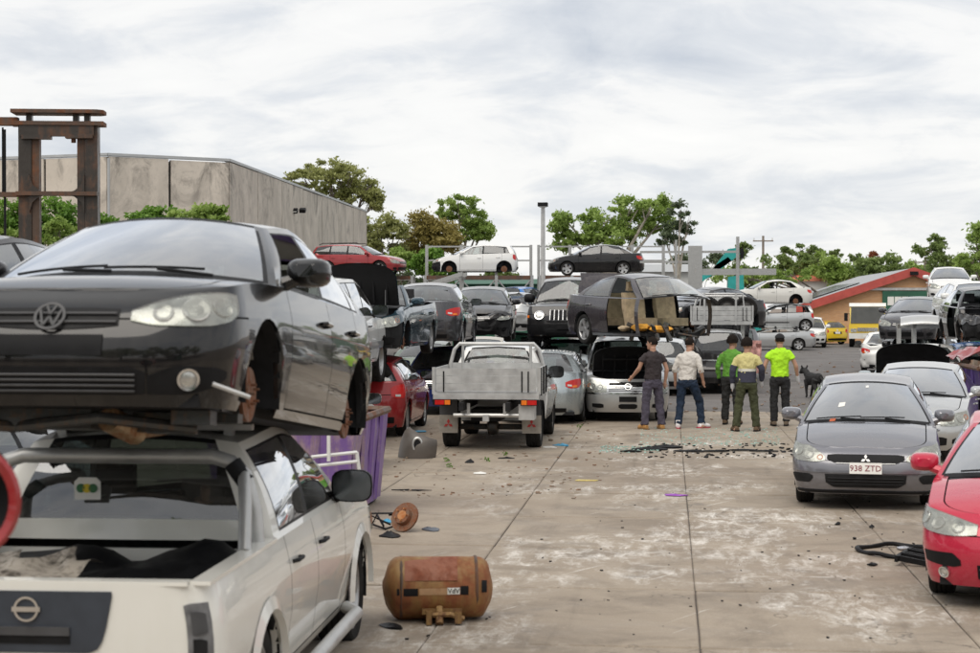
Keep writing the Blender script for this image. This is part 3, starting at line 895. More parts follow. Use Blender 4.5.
def fitting(B, root, pm, ft, rear):
    """one named fitting; ft = (kind, name, material, data, options)"""
    k = ft[0]
    if k == 'patch':      # mirrored on both sides
        _, nm, mat, pts, off = ft[:5]; lens = ft[5] if len(ft) > 5 else None
        for sg in (1, -1):
            o = patch(B, pts, off, rear, sg).build(nm, mat, root)
            if lens:
                xs = [p[0] for p in pts]; lo = pchip([(p[0], p[1]) for p in pts]); hi = pchip([(p[0], p[2]) for p in pts])
                for (u, r_, m_) in lens:
                    s = xs[0] + (xs[-1] - xs[0]) * u; zc = (lo(s) + hi(s)) / 2; M = frame_at(B, sg * s, zc, rear, off - .002)
                    q = MB(); q.lathe([(0, -.004), (r_ * .4, -.003), (r_ * .8, .004), (r_, .009), (r_ * 1.05, .003)], 16, 'z'); q.xf(M); q.build('lamp_bowl', m_, o)
                ins = patch(B, pts, off + .012, rear, sg); ins.build('lens', LENS, o)
    elif k == 'mid':      # one piece across the middle, symmetric points given for s >= 0
        _, nm, mat, pts, off = ft[:5]
        full = [(-s, a, b) for s, a, b in reversed(pts) if s > 0] + [(s, a, b) for s, a, b in pts]
        full2 = []
        for q in full:
            if not full2 or abs(q[0] - full2[-1][0]) > 1e-6: full2.append(q)
        patch(B, full2, off, rear, 1, rows=4).build(nm, mat or pm, root)
    elif k == 'one':      # one side only: sg given
        _, nm, mat, pts, off, sg = ft
        patch(B, pts, off, rear, sg).build(nm, mat, root)
    elif k == 'bars':     # slats across an opening
        _, nm, mat, zs, half, off, r_ = ft
        for z in zs:
            pts = []
            for i in range(13):
                s = -half + 2 * half * i / 12; pts.append(B.surf(s, z, rear) + B.nrm(s, z, rear) * off)
            MB().tube(pts, r_, 5).build(nm, mat, root)
    elif k == 'vbars':
        _, nm, mat, ss, z0, z1, off, r_ = ft
        for s in ss:
            MB().tube([B.surf(s, z0, rear) + B.nrm(s, z0, rear) * off, B.surf(s, z1, rear) + B.nrm(s, z1, rear) * off], r_, 6).build(nm, mat, root)
    elif k == 'badge':
        _, nm, mat, which, s, z, size, off = ft
        q = badge(which, size); q.xf(frame_at(B, s, z, rear, off)); q.build(nm, mat, root, smooth=False)
    elif k == 'plate':
        _, nm, z, w_, h_, txt, off = ft; M = frame_at(B, 0.0, z, rear, off)
        o = MB().box((0, 0, 0), (w_, h_, .012)).xf(M).build(nm, WHTP if txt is not None else BLK, root)
        if txt:
            t_ = bpy.data.objects.new('lettering', text_mesh(txt, h_ * .74, MAROON)); COL.objects.link(t_); t_.parent = o; t_.matrix_local = M @ Matrix.Translation((0, -.004, .008))
    elif k == 'lamp':     # round lamp both sides
        _, nm, s, z, r_, off = ft
        for sg in (1, -1):
            M = frame_at(B, sg * s, z, rear, off)
            a = MB(); a.lathe([(r_ * .75, -.004), (r_ * .85, .010), (r_ * 1.05, .012), (r_ * 1.1, -.01)], 20, 'z'); a.xf(M); o = a.build(nm, CHROME, root)
            b = MB(); b.lathe([(0, .010), (r_ * .5, .008), (r_ * .8, .0)], 20, 'z'); b.xf(M); b.build('lens', REFL, o)

def badge(which, r_):
    q = MB(); th = r_ * .10
    def ring(rad): q.lathe([(rad - th, 0), (rad - th, th), (rad + th, th), (rad + th, 0), (rad - th, 0)], 28, 'z')
    def bar(a, b, w_=None):
        w_ = w_ or th * 1.6; a = Vector(a).to_3d(); b = Vector(b).to_3d(); t = (b - a).normalized(); n = Vector((-t.y, t.x, 0)) * w_ / 2; u = Vector((0, 0, th))
        q.add([a - n, a + n, b + n, b - n, a - n + u, a + n + u, b + n + u, b - n + u], [(4, 5, 6, 7), (0, 1, 5, 4), (1, 2, 6, 5), (2, 3, 7, 6), (3, 0, 4, 7)])
    if which == 'vw':
        ring(r_)
        k = r_ * .92
        bar((-.36 * k, .93 * k), (0, .16 * k)); bar((.36 * k, .93 * k), (0, .16 * k))
        bar((-.80 * k, .56 * k), (-.40 * k, -.82 * k)); bar((-.40 * k, -.82 * k), (0, -.02 * k)); bar((.80 * k, .56 * k), (.40 * k, -.82 * k)); bar((.40 * k, -.82 * k), (0, -.02 * k))
    elif which == 'ringbar':
        ring(r_); q.box((0, 0, th * .8), (r_ * 2.5, r_ * .42, th * 1.4))
    elif which == 'diamonds':
        for a in (90, 210, 330):
            u = Vector((math.cos(R(a)), math.sin(R(a)), 0)) * r_; n = Vector((-u.y, u.x, 0)) * .29; m = u * .5
            q.add([(0, 0, 0), m + n, u, m - n, Vector((0, 0, th)), m + n + Vector((0, 0, th)), u + Vector((0, 0, th)), m - n + Vector((0, 0, th))], [(4, 5, 6, 7), (0, 1, 5, 4), (1, 2, 6, 5), (2, 3, 7, 6), (3, 0, 4, 7)])
    else:
        ring(r_); q.lathe([(0, th), (r_ * .8, th * .6)], 20, 'z')
    return q

HB = [(.30, .055, REFL), (.62, .065, REFL), (.86, .045, AMBL)]
FRONTS = {
 'lancer': [
    ('patch', 'headlight', REFL, [(.47, .585, .625), (.60, .565, .70), (.80, .575, .775), (1.00, .655, .815)], .004, [(.12, .035, AMBL), (.38, .058, WHTL), (.66, .055, REFL)]),
    ('mid', 'grille', INNER, [(0, .555, .655), (.34, .56, .655), (.45, .60, .645)], .006), ('mid', 'grille_trim', ALLOY, [(0, .548, .556), (.34, .553, .561)], .010),
    ('mid', 'lower_grille', INNER, [(0, .275, .43), (.36, .275, .43), (.47, .33, .43)], .006),
    ('patch', 'fog_recess', INNER, [(.62, .375, .405), (.68, .325, .43), (.88, .325, .43), (.98, .39, .42)], .006),
    ('bars', 'grille_slat', BLK, (.315, .35, .385), .44, .010, .006),
    ('mid', 'bumper_crease', None, [(0, .445, .458), (.45, .445, .458), (.9, .455, .468)], .012),
    ('mid', 'bumper_lip', BLK, [(0, .205, .235), (.5, .205, .235), (.9, .21, .24)], .012),
    ('badge', 'emblem', ALLOY, 'diamonds', 0, .60, .062, .012),
    ('plate', 'number_plate', .50, .37, .13, '938 ZTD', .018)],
 'golf': [
    ('patch', 'headlight', REFL, [(.40, .60, .645), (.54, .578, .70), (.74, .58, .745), (.90, .615, .755), (.97, .66, .75)], .004, [(.27, .05, REFL), (.55, .066, WHTL), (.80, .05, REFL)]),
    ('mid', 'grille', BLK, [(0, .555, .665), (.22, .565, .665), (.34, .575, .66)], .004),
    ('bars', 'grille_slat', GRY, (.59, .63), .33, .012, .007),
    ('badge', 'emblem', GRY, 'vw', 0, .612, .072, .016),
    ('mid', 'plate_recess', BLK, [(0, .43, .53), (.27, .43, .53)], .006),
    ('mid', 'lower_grille', BLK, [(0, .245, .375), (.40, .245, .375), (.49, .25, .35)], .004),
    ('bars', 'grille_slat', GRY, (.265, .29, .315, .34), .44, .010, .006),
    ('patch', 'fog_recess', BLK, [(.50, .25, .335), (.66, .25, .385), (.84, .29, .385), (.92, .34, .37)], .004),
    ('lamp', 'fog_lamp', .70, .325, .052, .012)],
 'accord': [
    ('patch', 'headlight', REFL, [(.42, .60, .67), (.60, .585, .715), (.86, .61, .765), (1.12, .70, .79)], .004, [(.22, .05, REFL), (.48, .055, WHTL), (.74, .05, REFL)]),
    ('mid', 'grille', BLK, [(0, .56, .66), (.28, .57, .66), (.38, .59, .65)], .006),
    ('mid', 'lower_grille', BLK, [(0, .26, .38), (.42, .26, .37)], .006),
    ('patch', 'fog_recess', BLK, [(.55, .36, .40), (.62, .345, .455), (.92, .37, .455)], .005),
    ('bars', 'grille_slat', GRY, (.30, .34), .4, .010, .007),
    ('lamp', 'fog_lamp', .70, .30, .045, .010)],
 'generic': [
    ('patch', 'headlight', REFL, [(.44, .57, .65), (.62, .565, .73), (.84, .59, .77), (.98, .65, .785)], .004, HB),
    ('mid', 'grille', BLK, [(0, .565, .67), (.30, .57, .67), (.40, .585, .66)], .006),
    ('bars', 'grille_slat', CHROME, (.60, .64), .38, .010, .006),
    ('mid', 'lower_grille', BLK, [(0, .27, .40), (.45, .27, .40), (.55, .28, .38)], .006),
    ('patch', 'fog_recess', BLK, [(.64, .30, .36), (.72, .29, .39), (.86, .31, .38)], .006)],
 'suv': [
    ('patch', 'headlight', REFL, [(.46, .72, .84), (.64, .70, .88), (.86, .71, .91), (1.0, .75, .92)], .004, HB),
    ('mid', 'grille', BLK, [(0, .68, .84), (.32, .69, .84), (.42, .71, .83)], .006),
    ('bars', 'grille_slat', CHROME, (.72, .77, .81), .40, .012, .008),
    ('mid', 'lower_grille', BLK, [(0, .40, .54), (.45, .40, .54), (.55, .42, .52)], .006),
    ('patch', 'fog_recess', BLK, [(.64, .42, .50), (.72, .41, .53), (.86, .43, .52)], .006)],
 'jeep': [
    ('mid', 'grille_panel', None, [(0, .73, 1.0), (.36, .73, 1.0), (.44, .74, .99)], .010),
    ('vbars', 'grille_slot', BLK, [-.30, -.20, -.10, 0, .10, .20, .30], .76, .965, .014, .028),
    ('vbars', 'grille_slat', CHROME, [-.35, -.25, -.15, -.05, .05, .15, .25, .35], .75, .975, .02, .016),
    ('lamp', 'headlight', .60, .86, .105, .012),
    ('mid', 'bumper_bar', BLK, [(0, .42, .66), (.6, .42, .66), (.98, .44, .66)], .03),
    ('mid', 'lower_grille', INNER, [(0, .47, .58), (.5, .47, .58)], .034),
    ('plate', 'number_plate', .60, .37, .12, None, .05),
    ('patch', 'side_lamp', AMBL, [(.84, .80, .86), (.92, .80, .86)], .008)],
 'van': [
    ('patch', 'headlight', REFL, [(.44, .62, .80), (.56, .60, .82), (.76, .61, .86), (.90, .66, .87)], .004, [(.3, .06, WHTL), (.66, .06, REFL), (.88, .04, AMBL)]),
    ('mid', 'grille', CHROME, [(0, .61, .82), (.36, .62, .82), (.43, .64, .81)], .006),
    ('bars', 'grille_slat', INNER, (.645, .685, .725, .765, .79), .40, .016, .010),
    ('badge', 'emblem', CHROME, 'ringbar', 0, .72, .065, .024),
    ('mid', 'trim_strip', CHROME, [(0, .575, .60), (.6, .575, .60), (.9, .58, .605)], .008),
    ('mid', 'lower_grille', BLK, [(0, .27, .37), (.14, .27, .37), (.20, .30, .35)], .006),
    ('plate', 'number_plate', .47, .36, .11, None, .010),
    ('patch', 'fog_recess', BLK, [(.52, .30, .36), (.60, .29, .38), (.78, .31, .38)], .006)],
}
BACKS = {
 'sedan': [
    ('patch', 'tail_light', REDL, [(.56, .77, .85), (.68, .73, .89), (.86, .735, .915), (1.0, .82, .92)], .006),
    ('patch', 'reverse_light', WHTL, [(.60, .775, .81), (.70, .765, .80)], .012),
    ('patch', 'turn_light', AMBL, [(.72, .745, .785), (.84, .75, .79)], .012),
    ('mid', 'plate_recess', BLK, [(0, .66, .80), (.30, .66, .80)], .004),
    ('plate', 'number_plate', .73, .37, .12, '', .012),
    ('mid', 'bumper_trim', BLK, [(0, .24, .34), (.6, .25, .33)], .006),
    ('badge', 'emblem', CHROME, 'ring', 0, .86, .04, .008)],
 'hatch': [
    ('patch', 'tail_light', REDL, [(.62, .76, .90), (.72, .72, .95), (.86, .72, .97), (.96, .80, .97)], .006),
    ('patch', 'reverse_light', WHTL, [(.70, .75, .79), (.80, .75, .79)], .012),
    ('mid', 'plate_recess', BLK, [(0, .66, .80), (.30, .66, .80)], .004),
    ('plate', 'number_plate', .73, .37, .12, '', .012),
    ('mid', 'bumper_trim', BLK, [(0, .26, .40), (.7, .27, .38)], .006),
    ('badge', 'emblem', CHROME, 'ring', 0, .88, .05, .008)],
 'suv': [
    ('patch', 'tail_light', REDL, [(.66, .84, 1.05), (.76, .82, 1.08), (.88, .82, 1.09), (1.0, .88, 1.09)], .006),
    ('mid', 'handle_bar', CHROME, [(0, .90, .94), (.46, .90, .94)], .014),
    ('mid', 'plate_recess', GRY, [(0, .74, .87), (.34, .74, .87)], .004),
    ('mid', 'bumper_step', GRY, [(0, .46, .62), (.6, .46, .62), (.86, .48, .62)], .022),
    ('badge', 'emblem', CHROME, 'ring', 0, 1.0, .05, .008)],
}

# ------------------------------------------------------------------ ground
def ground_mat(name, ca, cb, scrape, joint=False):
    m, nt, b = nodes(name); v = _vec(nt, True)
    big = _noise(nt, v, .22, 6, .6, .6); med = _noise(nt, v, 1.1, 7, .65, .8); fine = _noise(nt, v, 14, 6, .7); grit = _noise(nt, v, 70, 3, .7)
    c = _mix(nt, _ramp(nt, big, .35, .68), ca, cb)
    c = _mix(nt, _m(nt, 'MULTIPLY', _ramp(nt, med, .46, .68), .65), c, tuple(q * .60 for q in ca))
    oil = _noise(nt, v, .75, 5, .6, 1.6)
    c = _mix(nt, _m(nt, 'MULTIPLY', _ramp(nt, oil, .60, .74), .6), c, tuple(q * .42 for q in ca))
    c = _mix(nt, _ramp(nt, grit, .35, .7, 0, .35), c, tuple(q * .6 for q in ca))
    c = _mix(nt, _ramp(nt, fine, .55, .75, 0, .30), c, tuple(min(1, q * 1.35) for q in cb))
    if scrape:
        sep = nt.nodes.new('ShaderNodeSeparateXYZ'); nt.links.new(v, sep.inputs[0])
        lane = _m(nt, 'MULTIPLY', _ramp(nt, sep.outputs[0], -3.0, -1.2), _ramp(nt, sep.outputs[0], 3.4, 1.4))
        lane = _m(nt, 'MULTIPLY', lane, _ramp(nt, sep.outputs[1], 36, 28))
        blob = _ramp(nt, _noise(nt, v, .42, 6, .66, .6), .47, .58)
        st = _ramp(nt, _noise(nt, v, 1.0, 9, .80, .35, (5.0, 1.6, 1)), .47, .66)
        st2 = _ramp(nt, _noise(nt, v, 1.0, 9, .78, .3, (1.8, 4.5, 1)), .54, .70)
        mask = _m(nt, 'MULTIPLY', _m(nt, 'MULTIPLY', blob, _m(nt, 'MAXIMUM', st, st2)), lane)
        rot = nt.nodes.new('ShaderNodeMapping'); rot.inputs['Rotation'].default_value = (0, 0, R(28)); nt.links.new(v, rot.inputs['Vector'])
        line = _ramp(nt, _noise(nt, rot.outputs[0], 1.0, 3, .5, .2, (16.0, .55, 1)), .70, .73)
        mask = _m(nt, 'MINIMUM', _m(nt, 'ADD', _m(nt, 'MULTIPLY', mask, .95), _m(nt, 'MULTIPLY', _m(nt, 'MULTIPLY', line, lane), .55)), 1.0)
        mask = _m(nt, 'MULTIPLY', mask, _ramp(nt, fine, .25, .6, .35, 1.0))
        c = _mix(nt, mask, c, (.84, .81, .76))
        crk = nt.nodes.new('ShaderNodeTexVoronoi'); crk.feature = 'DISTANCE_TO_EDGE'; crk.inputs['Scale'].default_value = .33
        dw = nt.nodes.new('ShaderNodeMixRGB'); dw.inputs[0].default_value = .12; nt.links.new(v, dw.inputs[1]); wn = nt.nodes.new('ShaderNodeTexNoise'); wn.inputs['Scale'].default_value = 2.5; wn.inputs['Detail'].default_value = 6; nt.links.new(v, wn.inputs['Vector']); sc_ = nt.nodes.new('ShaderNodeVectorMath'); sc_.operation = 'SCALE'; sc_.inputs['Scale'].default_value = 9.0; nt.links.new(wn.outputs['Color'], sc_.inputs[0]); ad = nt.nodes.new('ShaderNodeVectorMath'); nt.links.new(v, ad.inputs[0]); sc_.inputs['Scale'].default_value = 1.1; nt.links.new(sc_.outputs[0], ad.inputs[1]); nt.links.new(ad.outputs[0], crk.inputs['Vector'])
        cm = _m(nt, 'MULTIPLY', _ramp(nt, crk.outputs['Distance'], .006, .0), _ramp(nt, big, .46, .58))
        c = _mix(nt, _m(nt, 'MULTIPLY', cm, .75), c, (.05, .04, .032))
        tr_ = _m(nt, 'MULTIPLY', _ramp(nt, _noise(nt, v, 1.0, 4, .6, .8, (3.2, .12, 1)), .56, .70), _ramp(nt, med, .35, .6))
        c = _mix(nt, _m(nt, 'MULTIPLY', tr_, .35), c, (.10, .08, .065))
    nt.links.new(c, b.inputs['Base Color'])
    nt.links.new(_ramp(nt, oil, .45, .75, .88, .55), b.inputs['Roughness'])
    h = _m(nt, 'ADD', _m(nt, 'MULTIPLY', fine, .6), _m(nt, 'MULTIPLY', grit, .4)); _bump(nt, b, h, .35, .012)
    return m
CONC = ground_mat('yard_concrete', (.265, .215, .165), (.385, .325, .255), True)
ASPH = ground_mat('old_asphalt', (.115, .105, .10), (.19, .175, .165), False)
DIRT = ground_mat('packed_dirt', (.20, .16, .125), (.27, .22, .18), False)
g0 = MB()
n = 24
def gx(i): return -900 + 1800 * i / n
g0.grid([[(gx(i), -60 + 1500 * j / n, -.16) for j in range(n + 1)] for i in range(n + 1)])
ground = tag(g0.build('ground', DIRT), kind='structure')
asph = MB(); asph.grid([[(-26 + 4.0 * i, 38.9 + 3.5 * j, -.004 + .02 * mnoise.noise((i * .7, j * .7, 3))) for j in range(27)] for i in range(22)])
tag(asph.build('asphalt_yard', ASPH), kind='structure')
pave = MB(); pave.box((-.6, 18.9, -.074), (22.0, 40.2, .12)); paveo = tag(pave.build('concrete_pavement', flat('joint_dirt', (.06, .048, .038), .95, 0, .4, 3, .3, True)), kind='structure')
rnd = random.Random(3)
SX, SY = 1.96, 2.47
slabs = []
for k in range(4):
    m_ = MB(); a, b_ = SX / 2 - .004, SY / 2 - .021; t = .010
    def edge(n_, ax):
        return [rnd.uniform(-.006, .004) for _ in range(n_)]
    top, mid_ = [], []
    per = [(-a + 2 * a * i / 5, -b_) for i in range(5)] + [(a, -b_ + 2 * b_ * i / 5) for i in range(5)] + [(a - 2 * a * i / 5, b_) for i in range(5)] + [(-a, b_ - 2 * b_ * i / 5) for i in range(5)]
    outr = [(x + rnd.uniform(-.005, .003) * (1 if abs(x) >= a - 1e-6 else 0), y + rnd.uniform(-.005, .003) * (1 if abs(y) >= b_ - 1e-6 else 0)) for x, y in per]
    inn = [(x * (1 - t / a), y * (1 - t / b_)) for x, y in outr]
    nn = len(per)
    m_.add([(x, y, -.10) for x, y in outr] + [(x, y, -.010) for x, y in outr] + [(x, y, 0) for x, y in inn],
           [(i, (i + 1) % nn, nn + (i + 1) % nn, nn + i) for i in range(nn)] + [(nn + i, nn + (i + 1) % nn, 2 * nn + (i + 1) % nn, 2 * nn + i) for i in range(nn)] + [tuple(range(2 * nn, 3 * nn))])
    slabs.append(m_.mesh('slab', CONC, smooth=False))
for i in range(-6, 5):
    for j in range(-5, 12):
        x = .222 + SX * (i + .5); y = 12.1 + SY * (j + .5)
        if not (-11.3 < x < 10.2 and 0 < y < 39): continue
        o = inst('slab', rnd.choice(slabs), paveo, (x, y, rnd.uniform(-.005, .005)), (rnd.uniform(-.0018, .0018), rnd.uniform(-.002, .002), PI * rnd.randint(0, 1)))

# ------------------------------------------------------------------ foliage
def leafmat(name, c1, c2):
    if name in MATS: return MATS[name]
    m, nt, b = nodes(name); v = _vec(nt)
    n_ = _noise(nt, v, .9, 4, .6); n2 = _noise(nt, v, 7, 2, .6)
    c = _mix(nt, _ramp(nt, _m(nt, 'ADD', _m(nt, 'MULTIPLY', n_, .6), _m(nt, 'MULTIPLY', n2, .4)), .38, .62), c1, c2)
    outn = [q for q in nt.nodes if q.type == 'OUTPUT_MATERIAL'][0]
    nt.links.new(c, b.inputs['Base Color']); b.inputs['Roughness'].default_value = .6
    tr = nt.nodes.new('ShaderNodeBsdfTranslucent'); nt.links.new(c, tr.inputs[0])
    ms = nt.nodes.new('ShaderNodeMixShader'); ms.inputs[0].default_value = .40
    nt.links.new(b.outputs[0], ms.inputs[1]); nt.links.new(tr.outputs[0], ms.inputs[2]); nt.links.new(ms.outputs[0], outn.inputs[0])
    MATS[name] = m; return m
BARK = flat('bark', (.17, .14, .115), .9, 0, .4, 5, .3)
BARKP = flat('pale_bark', (.36, .32, .27), .85, 0, .35, 4, .2)
GUM = leafmat('gum_leaf', (.23, .25, .07), (.42, .44, .17))
GREEN = leafmat('green_leaf', (.18, .28, .05), (.37, .49, .13))
LIME = leafmat('lime_leaf', (.085, .19, .022), (.22, .38, .06))
OLIVE = leafmat('olive_leaf', (.22, .18, .045), (.38, .32, .10))
DARKG = leafmat('dark_leaf', (.12, .18, .05), (.25, .33, .10))
RUSTL = leafmat('rust_leaf', (.20, .05, .02), (.33, .13, .05))
BLUEG = leafmat('muted_leaf', (.085, .12, .06), (.15, .19, .10))  # muted green, duller than the other leaf tones
def leaf_cloud(blobs, per, size, seed, flat_=.6):
    """blobs = [(x, y, z, rx, rz)]: leaf-sized faces gathered in clumps through each blob"""
    rg = np.random.default_rng(seed); V = []; F = []
    C = []
    for (x, y, z, rx, rz) in blobs:
        nc = max(8, int(per * .020)); 
        for _ in range(nc):
            d = rg.normal(size=3); d /= np.linalg.norm(d); rr = rg.uniform(.25, 1.0) ** .5
            cl = np.array([x, y, z]) + d * np.array([rx, rx, rz]) * rr
            k = max(8, int(2.0 * per / nc)); cr_ = min(rx, rz) * rg.uniform(.14, .34)
            C.append(cl + rg.normal(size=(k, 3)) * np.array([cr_, cr_, cr_ * flat_]))
    C = np.concatenate(C); n_ = len(C)
    a = rg.normal(size=(n_, 3)); a /= np.linalg.norm(a, axis=1)[:, None]
    h = rg.normal(size=(n_, 3)); h[:, 2] -= .5; b = np.cross(a, h); b /= np.linalg.norm(b, axis=1)[:, None]
    s = size * .62 * rg.uniform(.6, 1.4, size=(n_, 1)); a = a * s; b = b * s * .55
    V = np.stack([C - a, C + b, C + a, C - b], 1).reshape(-1, 3)
    F = np.arange(n_ * 4).reshape(-1, 4)
    return V, F
def mesh_np(name, V, F, mat):
    me = bpy.data.meshes.new(name); me.vertices.add(len(V)); me.vertices.foreach_set('co', V.astype(np.float32).ravel())
    me.loops.add(len(F) * 4); me.loops.foreach_set('vertex_index', F.astype(np.int32).ravel())
    me.polygons.add(len(F)); me.polygons.foreach_set('loop_start', np.arange(0, len(F) * 4, 4, dtype=np.int32))
    me.update(calc_edges=True); me.materials.append(mat); return me
def tree(name, label, px, d, blobs_px, mat, per=420, size=.16, seed=1, trunk=None, cat='tree', group=None, zb=0.0, bark=None, tr=.20):
    """blobs in the picture: (px, py, half width px, half height px); depth spread from size"""
    rg = random.Random(seed); x0, y0 = XY(px, d); s = FPX / d
    root = empty(name, (x0, y0, zb)); tag(root, label, cat, group)
    bl = []
    for (bx, by, hw_, hh) in blobs_px:
        dy = rg.uniform(-.8, .8) * hw_ / s
        X, Y = XY(bx, d + dy); bl.append((X - x0, Y - y0, ZZ(by, d) - zb, hw_ / s, hh / s))
    V, F = leaf_cloud(bl, per, size, seed)
    o = inst('crown' if cat == 'tree' else 'foliage', mesh_np('crown', V, F, mat), root)
    if trunk != 'none':
        t = MB(); zc = min(b[2] for b in bl); fork = max(.5, zc * .55)
        t.tube([(0, 0, 0), (.1, 0, fork * .5), (0, .05, fork)], [tr, tr * .85, tr * .7], 8)
        for b in bl:
            m1 = Vector((b[0] * .4, b[1] * .4, fork + (b[2] - fork) * .5)); tip = Vector((b[0], b[1], b[2] + b[4] * .2))
            t.tube([(0, .05, fork - .05), m1, tip], [tr * .6, tr * .38, tr * .12], 6)
            for _ in range(4):
                e_ = Vector((b[0] + rg.uniform(-.8, .8) * b[3], b[1] + rg.uniform(-.8, .8) * b[3], b[2] + rg.uniform(-.4, .8) * b[4])); t.tube([m1.lerp(tip, rg.uniform(.3, .9)), e_], [tr * .18, tr * .05], 5)
        t.build('trunk' if cat == 'tree' else 'stem', bark or BARK, root)
    return root
def bush(name, label, px, d, py, hw_px, hh_px, mat, seed, per=500, size=.10, group=None, n_=4):
    rg = random.Random(seed); bl = []
    for i in range(n_):
        bl.append((px + rg.uniform(-.7, .7) * hw_px, py + rg.uniform(-.35, .6) * hh_px, hw_px * rg.uniform(.35, .55), hh_px * rg.uniform(.45, .7)))
    return tree(name, label, px, d, bl, mat, per, size, seed, cat='shrub', group=group, tr=.06)

# ------------------------------------------------------------------ concrete building
def stained(name, col):
    m, nt, b = nodes(name); v = _vec(nt, True)
    n_ = _noise(nt, v, .5, 7, .65, .6); st = _noise(nt, v, .8, 8, .75, 1.2, (.8, .8, .45)); f = _noise(nt, v, 3, 8, .75, .8)
    c = _mix(nt, _ramp(nt, n_, .35, .7), tuple(q * .80 for q in col), tuple(q * 1.12 for q in col))
    sep = nt.nodes.new('ShaderNodeSeparateXYZ'); nt.links.new(v, sep.inputs[0])
    up = _ramp(nt, sep.outputs[2], 5.5, 9.0, .18, 1.0)
    c = _mix(nt, _m(nt, 'MULTIPLY', _m(nt, 'MULTIPLY', _ramp(nt, st, .50, .66), up), .8), c, (.085, .078, .07))
    c = _mix(nt, _m(nt, 'MULTIPLY', _ramp(nt, f, .56, .72), .30), c, (.11, .10, .085))
    nt.links.new(c, b.inputs['Base Color']); b.inputs['Roughness'].default_value = .9; _bump(nt, b, f, .2, .03)
    return m
STC = stained('weathered_concrete', (.60, .54, .465)); CAP = flat('metal_capping', (.42, .43, .43), .45, .4, .1, 2)
bp = [XY(-75, 79.5), XY(108, 76.0), XY(230, 79.0), XY(367, 122.0)]
HB_ = 9.0
fact = empty('concrete_factory', (bp[2][0], bp[2][1], 0)); tag(fact, 'large windowless factory of stained precast concrete panels', 'building')
def panel_wall(a, b, n_, parent, org):
    a = Vector((a[0], a[1], 0)); b = Vector((b[0], b[1], 0)); dv = (b - a); Ln = dv.length; u = dv.normalized(); nrm_ = Vector((u.y, -u.x, 0))
    if nrm_.dot(Vector((0, 0, 0)) - a) < 0: nrm_ = -nrm_
    for i in range(n_):
        p0 = a + u * (Ln * i / n_ + .06); p1 = a + u * (Ln * (i + 1) / n_ - .06); k = nrm_ * -.25; dz = HB_ + rnd.uniform(-.03, .03)
        q = [p0, p1, p1 + k, p0 + k]
        m_ = MB(); m_.add([p - org for p in q] + [p - org + Vector((0, 0, dz)) for p in q], [(0, 1, 5, 4), (1, 2, 6, 5), (2, 3, 7, 6), (3, 0, 4, 7), (4, 5, 6, 7)])
        m_.build('wall_panel', STC, parent, smooth=False)
    q = [a + nrm_ * .03, b + nrm_ * .03, b - nrm_ * .3, a - nrm_ * .3]
    m_ = MB(); m_.add([p - org + Vector((0, 0, HB_ + .04)) for p in q] + [p - org + Vector((0, 0, HB_ + .16)) for p in q], [(0, 1, 5, 4), (1, 2, 6, 5), (2, 3, 7, 6), (3, 0, 4, 7), (4, 5, 6, 7), (0, 3, 2, 1)])
    m_.build('capping', CAP, parent, smooth=False)
    q = [a - nrm_ * .10, b - nrm_ * .10, b - nrm_ * .2, a - nrm_ * .2]
    m_ = MB(); m_.add([p - org for p in q] + [p - org + Vector((0, 0, HB_ - .1)) for p in q], [(0, 1, 5, 4), (1, 2, 6, 5), (2, 3, 7, 6), (3, 0, 4, 7)]); m_.build('joint_backing', INNER, parent, smooth=False)
ORG = Vector((bp[2][0], bp[2][1], 0))
panel_wall(bp[0], bp[1], 3, fact, ORG); panel_wall(bp[1], bp[2], 2, fact, ORG); panel_wall(bp[2], bp[3], 7, fact, ORG)
rf = MB(); far = [Vector((bp[3][0] - 30, bp[3][1] + 3, 0)), Vector((bp[0][0] - 10, bp[0][1] + 28, 0))]
rf.add([Vector((p[0], p[1], 8.7)) - ORG for p in bp] + [p + Vector((0, 0, 8.7)) - ORG for p in far], [(0, 1, 2, 3, 4, 5)]); rf.build('roof', CAP, fact, smooth=False)
dp = MB(); x, y = XY(109, 75.6); dp.tube([(x - ORG.x, y - ORG.y, 0), (x - ORG.x, y - ORG.y, 8.9)], .06, 8); dp.build('downpipe', CAP, fact)
fl = empty('wall_floodlight', (*XY(294, 94.5), ZZ(211, 94.5))); tag(fl, 'small twin floodlight bracketed on the stained factory wall', 'floodlight')
m_ = MB(); m_.box((0, 0, 0), (.42, .25, .22), Matrix.Rotation(.5, 3, 'X')); m_.box((.5, -.05, .02), (.34, .25, .2), Matrix.Rotation(.5, 3, 'X')); m_.build('lamp_head', BLK, fl)
MB().tube([(.1, .1, -.05), (-.3, .9, -.2), (-.6, 1.2, -.3)], .05, 6).build('bracket', GRY, fl); MB().box((0, -.12, -.02), (.34, .02, .14)).build('lamp_glass', WHTL, fl)

# shrubs along the factory wall
for i, (px, py, hw_, hh) in enumerate([(-12, 236, 30, 35), (18, 228, 28, 34), (48, 230, 32, 34), (74, 238, 24, 30), (122, 224, 30, 28), (158, 221, 30, 30), (195, 226, 28, 28), (222, 246, 20, 22)]):
    bush('leafy_shrub', ['tall bright green shrub behind the forklift mast', 'bright green shrub along the foot of the factory wall'][i > 3], px, 47 + (i % 3), py, hw_, hh, LIME if i % 3 else GREEN, 20 + i, 620, .10, ['shrubs behind the forklift mast', 'shrubs along the factory wall'][i > 3], 6)

